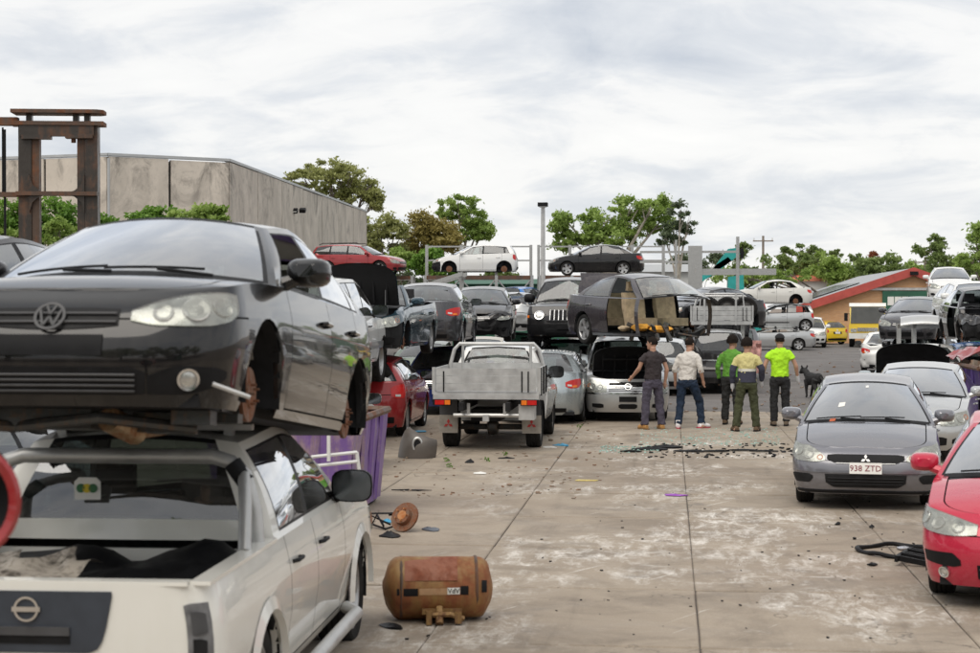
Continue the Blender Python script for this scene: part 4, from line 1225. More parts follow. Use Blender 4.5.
# trees beyond
tree('gum_tree', 'spreading gum tree rising behind the end of the factory', 338, 134, [(305, 183, 26, 9), (330, 172, 24, 11), (350, 175, 22, 12), (352, 195, 24, 10), (330, 190, 22, 8), (368, 190, 12, 10), (375, 202, 10, 8), (310, 172, 14, 5)], GUM, 900, .20, 31, tr=.35)
tree('gum_tree', 'small leafy tree beside the end of the factory wall', 385, 128, [(380, 225, 20, 10), (395, 232, 14, 10), (375, 240, 14, 10), (390, 250, 18, 10)], GUM, 800, .20, 32, tr=.2)
tree('olive_tree', 'olive brown tree with dense crown behind the red wagon', 430, 130, [(425, 225, 20, 14), (440, 232, 22, 14), (415, 240, 18, 12), (448, 243, 16, 10), (430, 246, 24, 10)], OLIVE, 1100, .20, 33, tr=.25)
tree('gum_tree', 'slender gum with clumped crown behind the white hatchback', 462, 138, [(458, 203, 18, 8), (470, 215, 16, 9), (480, 226, 12, 9), (450, 212, 12, 7), (466, 232, 16, 9), (484, 232, 9, 8)], GREEN, 900, .20, 34, tr=.25)
tree('leafy_tree', 'broad green tree standing behind the black sedan on racks', 615, 118, [(565, 222, 14, 12), (568, 240, 16, 10), (600, 222, 22, 14), (630, 208, 24, 11), (655, 205, 20, 10), (640, 224, 26, 12), (612, 238, 24, 10), (592, 236, 18, 10), (660, 224, 18, 10)], GREEN, 1000, .20, 35, tr=.35, bark=BARKP)
tree('sparse_tree', 'thin half bare tree with pale branches beside the green tree', 678, 112, [(680, 212, 12, 9), (688, 222, 9, 10), (672, 228, 11, 9), (684, 238, 12, 8), (664, 238, 9, 8)], BLUEG, 300, .17, 36, tr=.18, bark=BARKP)
bush('leafy_shrub', 'bright lime shrub between the red wagon and the white hatchback', 428, 92, 266, 26, 20, LIME, 37, 700, .16, None, 5)
bush('leafy_shrub', 'dark shrub below the gum behind the white hatchback', 400, 95, 258, 18, 14, GREEN, 38, 500, .16)
tl = []
for i in range(26):
    px = -80 + i * 46 + rnd.uniform(-10, 10); hh = rnd.uniform(10, 16)
    if px < 380: continue
    mt = rnd.choice([DARKG, GREEN, BLUEG, DARKG]); py = 284 + rnd.uniform(-5, 4)
    if px > 690: py = 272 + rnd.uniform(-8, 6)
    bush('far_tree', 'dense green bush in the tree line beyond the yard', px, 150 + rnd.uniform(-8, 10), py, 30, hh + 6, mt, 60 + i, 420, .28, 'tree line beyond the yard', 5)
RT = [('leafy_tree', 'round topped distant tree left of the brick workshop', 800, 190, [(800, 250, 20, 6), (785, 254, 14, 6), (815, 254, 16, 6), (800, 260, 26, 6)], DARKG, 420, .28),
      ('leafy_tree', 'small round distant tree over the teal boom', 737, 185, [(735, 252, 10, 8), (742, 248, 8, 6)], DARKG, 420, .25),
      ('palm_tree', 'distant palm with drooping crown near the power pole', 834, 210, [(834, 252, 6, 3), (834, 255, 8, 3)], DARKG, 200, .3),
      ('palm_tree', 'small distant palm above the far white roof', 856, 205, [(856, 257, 6, 4), (858, 260, 8, 3)], DARKG, 200, .3),
      ('leafy_tree', 'rust red leaved tree above the far white roof', 872, 200, [(872, 259, 9, 6), (868, 264, 8, 5)], RUSTL, 320, .26),
      ('leafy_tree', 'pale green tree beside the rust red one', 886, 205, [(886, 262, 12, 6)], BLUEG, 420, .26),
      ('leafy_tree', 'wide green tree spreading over the brick workshop roof', 905, 165, [(880, 272, 16, 6), (900, 270, 18, 7), (920, 268, 16, 7)], GREEN, 520, .24),
      ('leafy_tree', 'big dark green tree behind the right gable', 945, 140, [(930, 250, 14, 10), (950, 258, 20, 12), (940, 268, 20, 10), (965, 270, 16, 12), (935, 242, 10, 7)], DARKG, 640, .22),
      ('leafy_tree', 'tall bright tree at the far end of the tree line', 985, 130, [(975, 240, 14, 14), (990, 250, 16, 16), (970, 262, 14, 10), (985, 230, 12, 8)], GREEN, 640, .20),
      ('leafy_tree', 'low bushy tree in front of the red roof', 830, 132, [(760, 278, 22, 9), (790, 276, 22, 8), (735, 276, 20, 10)], GREEN, 560, .2)]
for i, (nm, lb, px, d, bl, mt, per, sz) in enumerate(RT):
    tree(nm, lb, px, d, bl, mt, per, sz, 90 + i, tr=.25)

# ------------------------------------------------------------------ brick workshop
def brickmat():
    m, nt, b = nodes('tan_brick'); tcn = nt.nodes.new('ShaderNodeTexCoord')
    mp = nt.nodes.new('ShaderNodeMapping'); mp.inputs['Rotation'].default_value = (R(-90), 0, 0); nt.links.new(tcn.outputs['Object'], mp.inputs[0])
    br = nt.nodes.new('ShaderNodeTexBrick'); br.inputs['Scale'].default_value = 1.0; br.inputs['Brick Width'].default_value = .24; br.inputs['Row Height'].default_value = .085; br.inputs['Mortar Size'].default_value = .010
    br.inputs[1].default_value = (.56, .29, .13, 1); br.inputs[2].default_value = (.66, .37, .18, 1); br.inputs[3].default_value = (.50, .36, .25, 1)
    nt.links.new(mp.outputs[0], br.inputs[0]); n_ = _noise(nt, tcn.outputs['Object'], .6, 5, .6)
    c = _mix(nt, _ramp(nt, n_, .3, .7, 0, .3), br.outputs[0], (.40, .24, .13)); nt.links.new(c, b.inputs['Base Color']); b.inputs['Roughness'].default_value = .9; return m
BRK = brickmat(); REDT = flat('red_barge', (.42, .07, .055), .5, 0, .15, 2); ROOFG = flat('grey_roof', (.34, .35, .36), .5, .2, .12, 1.2); GRN = flat('green_shed', (.022, .105, .062), .55, 0, .25, 1.5)
PANEL = flat('solar_panel', (.012, .014, .022), .2, .1, .2, 3)
dB = 110.0; bx, by = XY(870, dB)
shop = empty('brick_workshop', (bx, by, 0)); tag(shop, 'tan brick workshop with low red edged gable roof', 'building')
sB = FPX / dB
def lb(px, py): return ((px - 870) / sB, ZZ(py, dB))
eL, pk, eR = lb(806, 305), lb(912, 270), lb(985, 297)
MB().prism([(eL[0], 0), (eR[0], 0), eR, pk, eL], .3, 'y', 0).build('wall', BRK, shop, smooth=False)
def roofpart(a, b, z0, z1, y0, y1, nm, mat):
    m_ = MB(); m_.add([(a[0], y0, a[1] + z0), (b[0], y0, b[1] + z0), (b[0], y1, b[1] + z0), (a[0], y1, a[1] + z0), (a[0], y0, a[1] + z1), (b[0], y0, b[1] + z1), (b[0], y1, b[1] + z1), (a[0], y1, a[1] + z1)],
          [(0, 1, 5, 4), (4, 5, 6, 7), (1, 2, 6, 5), (2, 3, 7, 6), (3, 0, 4, 7), (0, 3, 2, 1)]); return m_.build(nm, mat, shop, smooth=False)
eL2 = (eL[0] - .6, eL[1] - .2); eR2 = (eR[0] + .6, eR[1] - .2)
rl_ = roofpart(eL2, pk, .02, .12, -.35, 32, 'roof', ROOFG); roofpart(pk, eR2, .02, .12, -.35, 32, 'roof', ROOFG)
roofpart(eL2, pk, -.38, .16, -.45, -.37, 'barge_board', REDT); roofpart(pk, eR2, -.38, .16, -.45, -.37, 'barge_board', REDT)
for k in range(9):
    t0, t1 = .18, .62; a = (eL2[0] + (pk[0] - eL2[0]) * t0, eL2[1] + (pk[1] - eL2[1]) * t0); b_ = (eL2[0] + (pk[0] - eL2[0]) * t1, eL2[1] + (pk[1] - eL2[1]) * t1)
    o = roofpart(a, b_, .15, .2, 5 + k * 1.9, 6.8 + k * 1.9, 'solar_panel', PANEL)
g1, g2 = lb(882, 291), lb(990, 291)
MB().box(((g1[0] + g2[0]) / 2, -.1, g1[1] / 2), (g2[0] - g1[0], .12, g1[1])).build('roller_door', GRN, shop, smooth=False)
MB().box(((lb(845, 0)[0] + g2[0]) / 2, -.12, g1[1] + .12), (g2[0] - lb(845, 0)[0], .16, .16)).build('door_beam', ALU, shop, smooth=False)
for px in (890, 897, 904):
    x, zt = lb(px, 301); MB().box((x, -.18, zt), (.4, .02, .55)).build('sign_sheet', WHTP, shop, smooth=False)
x, zt = lb(912, 273.5); MB().box((x, -.55, zt), (.5, .2, .22)).build('lamp', BLK, shop)
# houses and sheds farther off
def shed(name, label, px0, px1, d, py_e, py_r, wallm, roofm, depth=14):
    x0, y0 = XY((px0 + px1) / 2, d); s = FPX / d; w_ = (px1 - px0) / s; ze, zr = ZZ(py_e, d), ZZ(py_r, d)
    r_ = empty(name, (x0, y0, 0)); tag(r_, label, 'building')
    MB().box((0, depth / 2, ze / 2), (w_, depth, ze)).build('wall', wallm, r_, smooth=False)
    m_ = MB(); e_ = .4
    m_.add([(-w_ / 2 - e_, -e_, ze), (w_ / 2 + e_, -e_, ze), (w_ / 2, depth / 2, zr), (-w_ / 2, depth / 2, zr), (-w_ / 2 - e_, depth + e_, ze), (w_ / 2 + e_, depth + e_, ze)], [(0, 1, 2, 3), (3, 2, 5, 4), (0, 3, 4), (1, 5, 2), (0, 4, 5, 1)])
    m_.build('roof', roofm, r_, smooth=False)
    for k in range(5): MB().box((-w_ * .4 + k * w_ * .2, -.03, ze * .55), (w_ * .07, .04, ze * .28)).build('window', GLSD, r_, smooth=False)
    return r_
WALLW = flat('white_wall', (.66, .66, .64), .8, 0, .08, .5); ORNR = flat('terracotta_roof', (.58, .17, .10), .7, 0, .2, 1)
shed('tiled_house', 'house with orange red tiled roof beyond the shrubs', 798, 852, 150, 281, 266, WALLW, ORNR)
shed('long_warehouse', 'long pale warehouse with grey metal roof on the skyline', 822, 900, 172, 274, 263, WALLW, ROOFG, 20)
shed('green_shed', 'dark green sheet metal shed behind the steel rack', 452, 565, 100, 284, 278, GRN, GRN, 8)
shed('low_warehouse', 'low white roofed shed behind the broad green tree', 590, 690, 125, 272, 262, WALLW, CAP, 14)
def pole(name, label, px, d, py, r_, mat, cross=None):
    x, y = XY(px, d); p = empty(name, (x, y, 0)); tag(p, label, 'pole'); h = ZZ(py, d)
    MB().tube([(0, 0, 0), (0, 0, h)], [r_, r_ * .7], 8).build('post', mat, p)
    if cross:
        MB().box((0, 0, h - .5), (cross, .12, .12)).build('crossarm', mat, p)
        for k in (-.45, 0, .45): MB().tube([(k * cross, 0, h - .45), (k * cross, 0, h - .2)], .05, 6).build('insulator', WHTL, p)
    return p
WOODP = flat('pole_timber', (.20, .17, .14), .9, 0, .3, 2)
pole('power_pole', 'timber power pole rising above the distant trees', 763, 170, 236, .16, WOODP, 2.0)
pole('power_pole', 'timber power pole behind the brick workshop ridge', 925, 160, 257, .16, WOODP, 2.0)
pole('power_pole', 'small timber pole beside the distant round tree', 826, 190, 258, .16, WOODP, 1.6)
lp = pole('light_pole', 'tall grey yard light pole with floodlight head', 543, 74, 206, .12, ALU)
hL = ZZ(206, 74); MB().box((0, -.1, hL + .05), (.42, .5, .16)).build('lamp_head', BLK, lp); MB().box((0, -.12, hL - .05), (.3, .36, .03)).build('lamp_glass', WHTL, lp)

# unseen workshop and trees added behind the camera for the bodywork to mirror
shed('unseen_workshop', 'unseen long dark green workshop added behind the lane for reflections', 0, 10, 5, 280, 270, GRN, ROOFG)
_w = [o for o in bpy.data.objects if o.name.startswith('unseen_workshop')][0]
_w.location = (6, -24, 0); _w.scale = (60, 1, .9)
for i in range(7):
    bl = [(0, 0, 5.5, 3.2, 2.4), (1.8, .5, 4.2, 2.4, 1.8), (-1.9, -.4, 4.4, 2.4, 1.9), (.3, .2, 7.6, 2.2, 1.5), (-.8, .3, 2.6, 2.2, 1.4)]
    V, F = leaf_cloud(bl, 700, .30, 300 + i); r_ = empty('unseen_tree', (-22 + i * 7.0 + rnd.uniform(-1, 1), -17 + rnd.uniform(-1.5, 1.5), 0)); tag(r_, 'unseen broad tree added behind the lane for the bodywork to mirror', 'tree', 'unseen trees added for reflections')
    inst('crown', mesh_np('crown', V, F, DARKG), r_); t = MB(); t.tube([(0, 0, 0), (.1, 0, 2.0), (0, 0, 4.5)], [.28, .22, .12], 8); t.build('trunk', BARK, r_)

# ------------------------------------------------------------------ steel racks at the back of the yard
STEEL = rust('galvanised_steel', (.40, .40, .39), (.20, .10, .05), .12, .5, .4, 2)
RUSTY = rust('rusty_steel', (.095, .062, .045), (.17, .075, .04), .5, .75, .3, 2.5)
DKST = rust('dark_oily_steel', (.052, .044, .038), (.14, .07, .04), .42, .6, .3, 2.0)
def beam(m_, a, b, w_=.12): m_.tube([a, b], w_ * .62, 4)
def rack(name, label, px0, px1, d, zt, n_, depth=2.2, rail=0.0, mat=STEEL):
    x0, y0 = XY(px0, d); x1, y1 = XY(px1, d); r_ = empty(name, (x0, y0, 0)); tag(r_, label, 'rack')
    u = Vector((x1 - x0, y1 - y0, 0)); L_ = u.length; r_.rotation_euler = (0, 0, math.atan2(u.y, u.x))
    for k in range(n_ + 1):
        x = L_ * k / n_
        for y in (0, depth):
            m_ = MB(); m_.box((x, y, (zt + rail * (y > 0)) / 2), (.14, .14, zt + rail * (y > 0))); m_.build('post', mat, r_, smooth=False)
    for y in (0, depth):
        MB().box((L_ / 2, y, zt - .10), (L_ + .14, .10, .18)).build('beam', mat if y else RUSTY, r_, smooth=False)
        MB().box((L_ / 2, y, zt * .45), (L_, .08, .14)).build('beam', mat, r_, smooth=False)
        if rail and y:
            MB().box((L_ / 2, y, zt + rail - .08), (L_, .07, .07)).build('rail', mat, r_, smooth=False); MB().box((L_ / 2, y, zt + rail * .5), (L_, .07, .07)).build('rail', mat, r_, smooth=False)
    for k in range(n_):
        a, b_ = L_ * k / n_, L_ * (k + 1) / n_; m_ = MB(); beam(m_, (a, -.03, zt * .45), (b_, -.03, zt - .15), .06); beam(m_, (b_, -.03, zt * .45), (a, -.03, zt - .15), .06); m_.build('brace', mat, r_)
    for k in range(n_ * 3 + 1):
        MB().box((L_ * k / (n_ * 3), depth / 2, zt - .04), (.10, depth - .05, .07)).build('cross_bar', mat, r_, smooth=False)
    return r_
rack('steel_rack', 'galvanised rack carrying the white hatchback', 425, 532, 80.5, 3.83, 3, 2.2, 1.5)
rack('steel_rack', 'galvanised rack carrying the black sedan on its alloys', 540, 668, 80.5, 3.83, 4, 2.2, 1.5)
rack('steel_rack', 'galvanised rack under the red wagon', 305, 412, 83, 3.85, 3, 2.2, 0.0)
# open post and rail frame right of the racks
fr = empty('pipe_fence', (*XY(676, 76), 0)); tag(fr, 'tall grey pipe frame with a broad steel column', 'frame'); s7 = FPX / 76
for (px, py, w_) in ((676, 240, .10), (695, 246, .62), (737, 237, .14)):
    x = (px - 676) / s7; h = ZZ(py, 76); MB().box((x, 0, h / 2), (w_, .14, h)).build('post', STEEL, fr, smooth=False)
for (a, b_, py) in ((640, 737, 252), (700, 775, 272), (640, 700, 262)):
    z = ZZ(py, 76); MB().box((((a + b_) / 2 - 676) / s7, .02, z), ((b_ - a) / s7, .09, .10 if py != 272 else .28)).build('rail', STEEL, fr, smooth=False)
MB().box(((741 - 676) / s7, -.1, ZZ(254, 76)), (.16, .2, .42)).build('switch_box', BLK, fr, smooth=False)
# loading ramp between the racks
rp_ = empty('steel_ramp', (*XY(410, 78), 0)); tag(rp_, 'grey steel loading ramp sloping up beside the red wagon', 'ramp'); s7 = FPX / 78
for y in (0, 1.6):
    m_ = MB(); m_.add([(0, y, 3.0), (2.4, y, 3.75), (2.4, y + .25, 3.75), (0, y + .25, 3.0), (0, y, 3.2), (2.4, y, 3.95), (2.4, y + .25, 3.95), (0, y + .25, 3.2)], [(0, 1, 5, 4), (4, 5, 6, 7), (1, 2, 6, 5), (2, 3, 7, 6), (3, 0, 4, 7), (0, 3, 2, 1)]); m_.build('runner', STEEL, rp_, smooth=False)
for x in (.1, 1.2, 2.3): MB().box((x, .9, (3.0 + .31 * x) / 2), (.12, .12, 3.0 + .31 * x)).build('leg', STEEL, rp_, smooth=False)
for x in (.1, 1.2, 2.3): MB().box((x, .92, 3.04 + .31 * x - .08), (.10, 1.7, .10)).build('cross_bar', STEEL, rp_, smooth=False)
# teal excavator
TEAL = flat('teal_paint', (.02, .30, .28), .45, 0, .2, 2); 
ex = empty('teal_excavator', (*XY(735, 108), 0)); tag(ex, 'teal excavator with its boom lowered behind the pipe frame', 'excavator'); se = FPX / 108
def ep(px, py): return ((px - 735) / se, ZZ(py, 108))
for nm, mat, poly in (('boom', TEAL, [(688, 285), (690, 280), (712, 270), (728, 249), (736, 248), (740, 254), (730, 262), (716, 273), (700, 283)]), ('arm', ALU, [(708, 270), (728, 257), (732, 261), (712, 274)]), ('cab', TEAL, [(728, 277), (743, 275), (744, 300), (727, 300)])):
    MB().prism([ep(*p) for p in poly], .7 if nm != 'cab' else 2.0, 'y', 0 if nm != 'cab' else -.6).build(nm, mat, ex, smooth=False)
MB().box((0, .3, .9), (3.2, 2.4, .6)).build('deck', TEAL, ex, smooth=False)
MB().box((0, .3, 1.8), (1.4, 1.6, 1.4)).build('engine_cover', TEAL, ex, smooth=False)
for y in (-.9, 1.5): MB().prism([(-2, .1), (-1.7, 0), (1.7, 0), (2, .1), (2, .5), (1.7, .65), (-1.7, .65), (-2, .5)], .5, 'y', y - .25).build('track', BLK, ex, smooth=False)

# ------------------------------------------------------------------ forklift mast
dM = 21.6; sM = FPX / dM; mx_, my_ = XY(58, dM)
mast = empty('forklift_mast', (mx_, my_, 0), (0, 0, R(10))); tag(mast, 'tall rusty forklift mast standing behind the stacked cars', 'forklift mast')
def mz(py): return ZZ(py, dM)
for x, mt in ((-.40, RUSTY), (.42, DKST)):
    m_ = MB(); m_.box((x, 0, mz(125) / 2), (.16, .05, mz(125))); m_.box((x, .16, mz(125) / 2), (.16, .05, mz(125))); m_.box((x + (-.065 if x < 0 else .065), .08, mz(125) / 2), (.03, .12, mz(125)))
    m_.build('outer_rail', DKST, mast, smooth=False)
    MB().box((x + (.13 if x < 0 else -.13), .06, mz(135) / 2), (.09, .14, mz(135))).build('inner_rail', mt, mast, smooth=False)
m_ = MB(); m_.prism([(-.56, -.12), (.5, -.12), (.58, -.04), (.58, .20), (.5, .28), (-.56, .28)], .045, 'z', mz(114)); m_.build('top_plate', RUSTY, mast, smooth=False)
MB().box((.0, .06, mz(124)), (1.16, .30, .05)).build('upper_plate', RUSTY, mast, smooth=False)
MB().box((.0, -.02, mz(130)), (.92, .10, .17)).build('cross_member', DKST, mast, smooth=False)
MB().box((-.25, -.03, mz(138)), (.36, .14, .05)).build('bracket', DKST, mast, smooth=False); MB().box((.28, -.03, mz(137)), (.34, .14, .05)).build('bracket', DKST, mast, smooth=False)
MB().box((.0, -.02, mz(194)), (1.0, .16, .05)).build('cross_plate', RUSTY, mast, smooth=False)
for sx in (-1, 1):
    for up in (-1, 1):
        a = mz(194); m_ = MB(); m_.prism([(sx * .34, a), (sx * .10, a), (sx * .22, a + up * .04), (sx * .30, a + up * .11), (sx * .34, a + up * .24)], .08, 'y', -.06); m_.build('gusset', DKST, mast, smooth=False)
for x in (-.36, .22, .36): MB().box((x, .08, mz(119)), (.07, .10, .13)).build('roller_mount', DKST, mast, smooth=False)
m_ = MB(); m_.tube([(.20, 0, mz(138)), (.20, 0, mz(143))], .03, 8); m_.build('bolt', RUSTY, mast)
m_ = MB()
for k in (-.74, -.68): m_.tube([(k, .02, mz(128)), (k, .02, mz(196))], .013, 6)
m_.build('lift_chain', BLK, mast)
MB().tube([(-.655, .02, mz(130)), (-.655, .02, mz(250))], .016, 6).build('hose', BLK, mast)
MB().box((-.66, .04, mz(122)), (.34, .14, .10)).build('chain_anchor', RUSTY, mast, smooth=False); MB().box((-.58, 0, mz(195)), (.36, .1, .06)).build('chain_bracket', RUSTY, mast, smooth=False)
m_ = MB(); m_.box((0, .1, .06), (1.5, 1.2, .12)); m_.box((-.45, -.5, .14), (.12, 1.1, .06)); m_.box((.45, -.5, .14), (.12, 1.1, .06)); m_.build('base_frame', DKST, mast, smooth=False)

# ------------------------------------------------------------------ cars
WHITE = paint('white_paint', (.66, .65, .61), 0, .28, .30); WHITE2 = paint('bright_white_paint', (.74, .74, .72), 0, .25, .2)
CREAM = paint('dusty_white_paint', (.76, .75, .70), 0, .30, .42, (.46, .38, .27))
BLACK = paint('black_paint', (.008, .008, .009), .2, .20, .10); BLACKD = paint('dusty_black_paint', (.013, .013, .015), .2, .28, .32)
DGREY = paint('dark_grey_paint', (.055, .055, .062), .5, .26, .25); LGREY = paint('steel_grey_paint', (.20, .20, .22), .55, .24, .12)
MAROO = paint('aubergine_paint', (.055, .048, .055), .5, .26, .30); SILV = paint('silver_paint', (.48, .49, .49), .6, .28, .25); SILVB = paint('blue_silver_paint', (.40, .45, .47), .6, .26, .22)
RED = paint('red_paint', (.32, .018, .022), .15, .24, .20); REDP = paint('pinkish_red_paint', (.50, .022, .055), .15, .26, .18, (.5, .25, .25)); REDW = paint('faded_red_paint', (.30, .025, .03), .2, .28, .22)
TEALB = paint('deep_teal_paint', (.022, .055, .078), .5, .22, .14); BLUE = paint('bright_blue_paint', (.02, .17, .50), .2, .25, .15); NAVY = paint('navy_van_paint', (.022, .04, .17), .3, .26, .18)
YELL = paint('yellow_paint', (.72, .50, .02), 0, .3, .18); GREYV = paint('mid_grey_paint', (.20, .20, .21), .5, .28, .25)
def place(sp, ref, px, d, hd):
    x, y = XY(px, d); f = (math.cos(R(hd)), math.sin(R(hd)))
    o = {'front': -sp['L'] / 2, 'rear': sp['L'] / 2, 'mid': 0.0, 'fw': -(sp['L'] / 2 - sp['fo']), 'rw': -(sp['L'] / 2 - sp['fo'] - sp['wb'])}[ref]
    return (x + f[0] * o, y + f[1] * o)
def car(sp, name, label, pm, ref, px, d, hd, **k):
    return build_car(sp, name, label, k.pop('cat', 'car'), pm, place(sp, ref, px, d, hd), hd, **k)
HUT = spec(HATCH, L=4.20, pf=3.2, W=1.78, cgap=.10, crown=.045, sh=[(0, .68), (.12, .74), (.5, .835), (1.1, .90), (2.0, .94), (3.2, .99), (3.8, 1.01), (4.2, 1.0)])
# --- white dual cab ute in front
NAV = spec(PICK, H=1.70, gc=.33, bow=.16)
navf = [('patch', 'lamp_socket', flat('socket_grey', (.16, .16, .165), .6, .1, .3, 20), [(.775, .60, 1.02), (.82, .60, 1.03), (.90, .60, 1.03)], .005), ('patch', 'lamp_hole', INNER, [(.80, .64, .86), (.83, .64, .86), (.865, .65, .85)], .010), ('patch', 'lamp_bracket', GRY, [(.80, .88, .99), (.83, .88, .99), (.87, .89, .98)], .012),
        ('mid', 'tailgate_panel', flat('slate_plastic', (.035, .042, .055), .5, 0, .15, 8), [(0, .79, 1.085), (.28, .79, 1.085), (.34, .81, 1.085), (.43, 1.065, 1.085)], .008),
        ('mid', 'handle_recess', BLK, [(0, .835, .875), (.21, .835, .875)], .014),
        ('mid', 'handle_blade', GRY, [(0, .875, .915), (.21, .875, .915)], .022),
        ('badge', 'emblem', CHROME, 'ringbar', 0.0, 1.0, .055, .014)]
nav, NB = car(NAV, 'dual_cab_ute', 'dusty white dual cab ute with sports bar, carrying the black hatchback', CREAM, 'rear', 26, 8.15, 91.2, cat='ute', z=-.04, back=navf, style='spoke6', gl=GLS, glr=glass('smoked_glass', (.17, .20, .19), 3.0, .10), mirmat=BLK, trimmat=BLK, front='suv')
xb_ = NAV['L'] / 2 - NAV['rb'] - .16; hwb = .80
m_ = MB()
arc = [(xb_ - .02, -hwb, 1.12), (xb_, -hwb + .02, 1.30), (xb_ + .02, -hwb + .08, 1.50), (xb_ + .02, -hwb + .16, 1.57), (xb_ + .02, -hwb + .26, 1.60)]
m_.tube(arc + [(a, -b, c) for a, b, c in reversed(arc)], .043, 12); m_.build('sports_bar', ALU, nav)
for sg in (-1, 1): MB().tube([(xb_ - .34, sg * (hwb - .0), 1.12), (xb_ - .14, sg * (hwb - .04), 1.36), (xb_ + .0, sg * (hwb - .08), 1.50)], .036, 10).build('sports_bar_stay', ALU, nav)
for sg in (-1, 1): MB().tube([(xb_ + .01, sg * (hwb - .07), 1.46), (xb_ + .02, sg * (hwb - .15), 1.565)], .052, 10).build('bar_sleeve', BLK, nav)
for sg in (-1, 1):
    MB().tube([(NAV['L'] / 2 - 1.45, sg * .90, .36), (NAV['L'] / 2 - 1.55, sg * .99, .34), (NAV['L'] / 2 - 3.3, sg * .99, .34), (NAV['L'] / 2 - 3.45, sg * .90, .36)], .045, 10).build('side_step', ALU, nav)
    for dA in (NAV['fo'], NAV['fo'] + NAV['wb']):
        m_ = MB(); rows = []
        for k in range(15):
            th = PI * k / 14; a = NB.Ra; rows.append([(NAV['L'] / 2 - dA - (a - .004) * math.cos(th), sg * (NB.hw(.4, dA) - .004), NAV['R'] + .01 + (a - .004) * math.sin(th)), (NAV['L'] / 2 - dA - (a + .01) * math.cos(th), sg * (NB.hw(.4, dA) + .035), NAV['R'] + .01 + (a + .01) * math.sin(th)), (NAV['L'] / 2 - dA - (a + .09) * math.cos(th), sg * (NB.hw(.5, dA) + .004), NAV['R'] + .01 + (a + .08) * math.sin(th))])
        m_.grid(rows); m_.build('wheel_flare', CREAM, nav)
MB().box((NAV['L'] / 2 - 2.3, 0, 1.74), (.06, 1.28, .035)).build('roof_bar', ALU, nav); MB().box((NAV['L'] / 2 - 3.2, 0, 1.725), (.06, 1.28, .035)).build('roof_bar', ALU, nav)
for x in (2.3, 3.2):
    for y in (-.5, .5): MB().box((NAV['L'] / 2 - x, y, 1.70), (.08, .05, .07)).build('roof_bar_foot', ALU, nav)
# torn bed cover
cv = MB(); rows = []
for i in range(19):
    r_ = []
    for j in range(15):
        x = NAV['L'] / 2 - 3.85 - 1.25 * i / 18; y = -.72 + 1.44 * j / 14
        z = 1.075 + .10 * mnoise.noise((x * 2.2, y * 2.6, 1.3)) + .05 * mnoise.noise((x * 6, y * 6, 4.0)) - .16 * math.exp(-((y + .45) ** 2 + (x + 2.3) ** 2) * 3)
        r_.append((x, y, z))
    rows.append(r_)
cv.grid(rows); cv.build('torn_bed_cover', BLK, nav)
VINYL = rust('scorched_vinyl', (.36, .32, .27), (.05, .04, .03), .50, .8, 0, 5); cv = MB(); rows = []
for i in range(15):
    r_ = []
    for j in range(21):
        x = -2.42 + .62 * i / 14 * (1 - .30 * math.sin(j * .9)); y = -.12 + .85 * j / 20
        z = 1.10 + .018 * math.sin(j * .8 + i * .3) + .05 * mnoise.noise((x * 5, y * 5, 7.3)) + .05 * math.exp(-((i - 12) / 4) ** 2) * (.4 + .6 * abs(math.sin(j * .5)))
        r_.append((x, y, z))
    rows.append(r_)
cv.grid(rows); cv.build('crumpled_cover_flap', VINYL, nav)
st = MB(); st.prism([(-.075, -.05), (.075, -.05), (.075, .05), (.05, .075), (-.05, .075), (-.075, .05)], .012, 'x', NAV['L'] / 2 - NAV['rb'] - .075)
st.xf(Matrix.Translation((0, .20, 1.395))); so = st.build('window_badge', WHTP, nav, smooth=False)
for k, (y, mt) in enumerate(((.235, flat('badge_green', (.03, .14, .05), .5)), (.165, MATS['badge_green']), (.20, flat('badge_yellow', (.65, .5, .03), .5)))):
    m_ = MB(); m_.lathe([(0, 0), (.026, 0), (.026, .006), (0, .006)], 12, 'x'); m_.xf(Matrix.Translation((NAV['L'] / 2 - NAV['rb'] - .083, y, 1.41))); m_.build('badge_print', mt, so)
# --- black hatchback on its roof
gol, GB = car(HUT, 'black_hatchback', 'black hatchback without wheels sitting nose up on the white ute', BLACK, 'front', 42, 8.2, -90.5, z=1.505, pitch=6.3, wheels='disc', front='golf', gl=glass('sky_glass', (.30, .36, .37), 3.2, .05), glr=GLS, inside=flat('beige_seat', (.20, .18, .15), .9, 0, .2, 9), noglass=(('side_window', 0, 1),), mirmat=BLACK)
m_ = MB(); m_.tube([(2.0, -.75, .12), (1.7, -.3, .10), (1.9, .2, .14), (1.6, .6, .1)], .03, 8); m_.build('sway_bar', ENGM, gol)
m_ = MB(); m_.tube([(1.75, .20, .14), (1.5, .26, .08)], .065, 10); m_.tube([(1.5, .26, .08), (1.1, .3, .12)], .035, 8); m_.build('exhaust_pipe', rust('exhaust_metal', (.38, .27, .16), (.24, .1, .04), .6, .6, .5, 8), gol)
for (y, x) in ((-.66, 1.3), (.66, 1.3)):
    m_ = MB(); m_.box((x, y, .22), (.5, .12, .06)); m_.box((x + .1, y * .8, .16), (.1, .5, .05)); m_.tube([(x - .05, y * .9, .3), (x, y * .82, .75)], .045, 8); m_.build('suspension_arm', ENGM, gol)
m_ = MB(); m_.box((1.62, -.15, .15), (.22, .5, .12)); m_.box((1.45, .4, .13), (.3, .25, .1)); m_.box((1.7, .62, .15), (.12, .2, .07)); m_.build('gearbox_sump', ENGM, gol)
m_ = MB(); m_.tube([(2.02, .80, .30), (1.96, .97, .24)], .012, 6); m_.build('bent_bracket', ALU, gol)
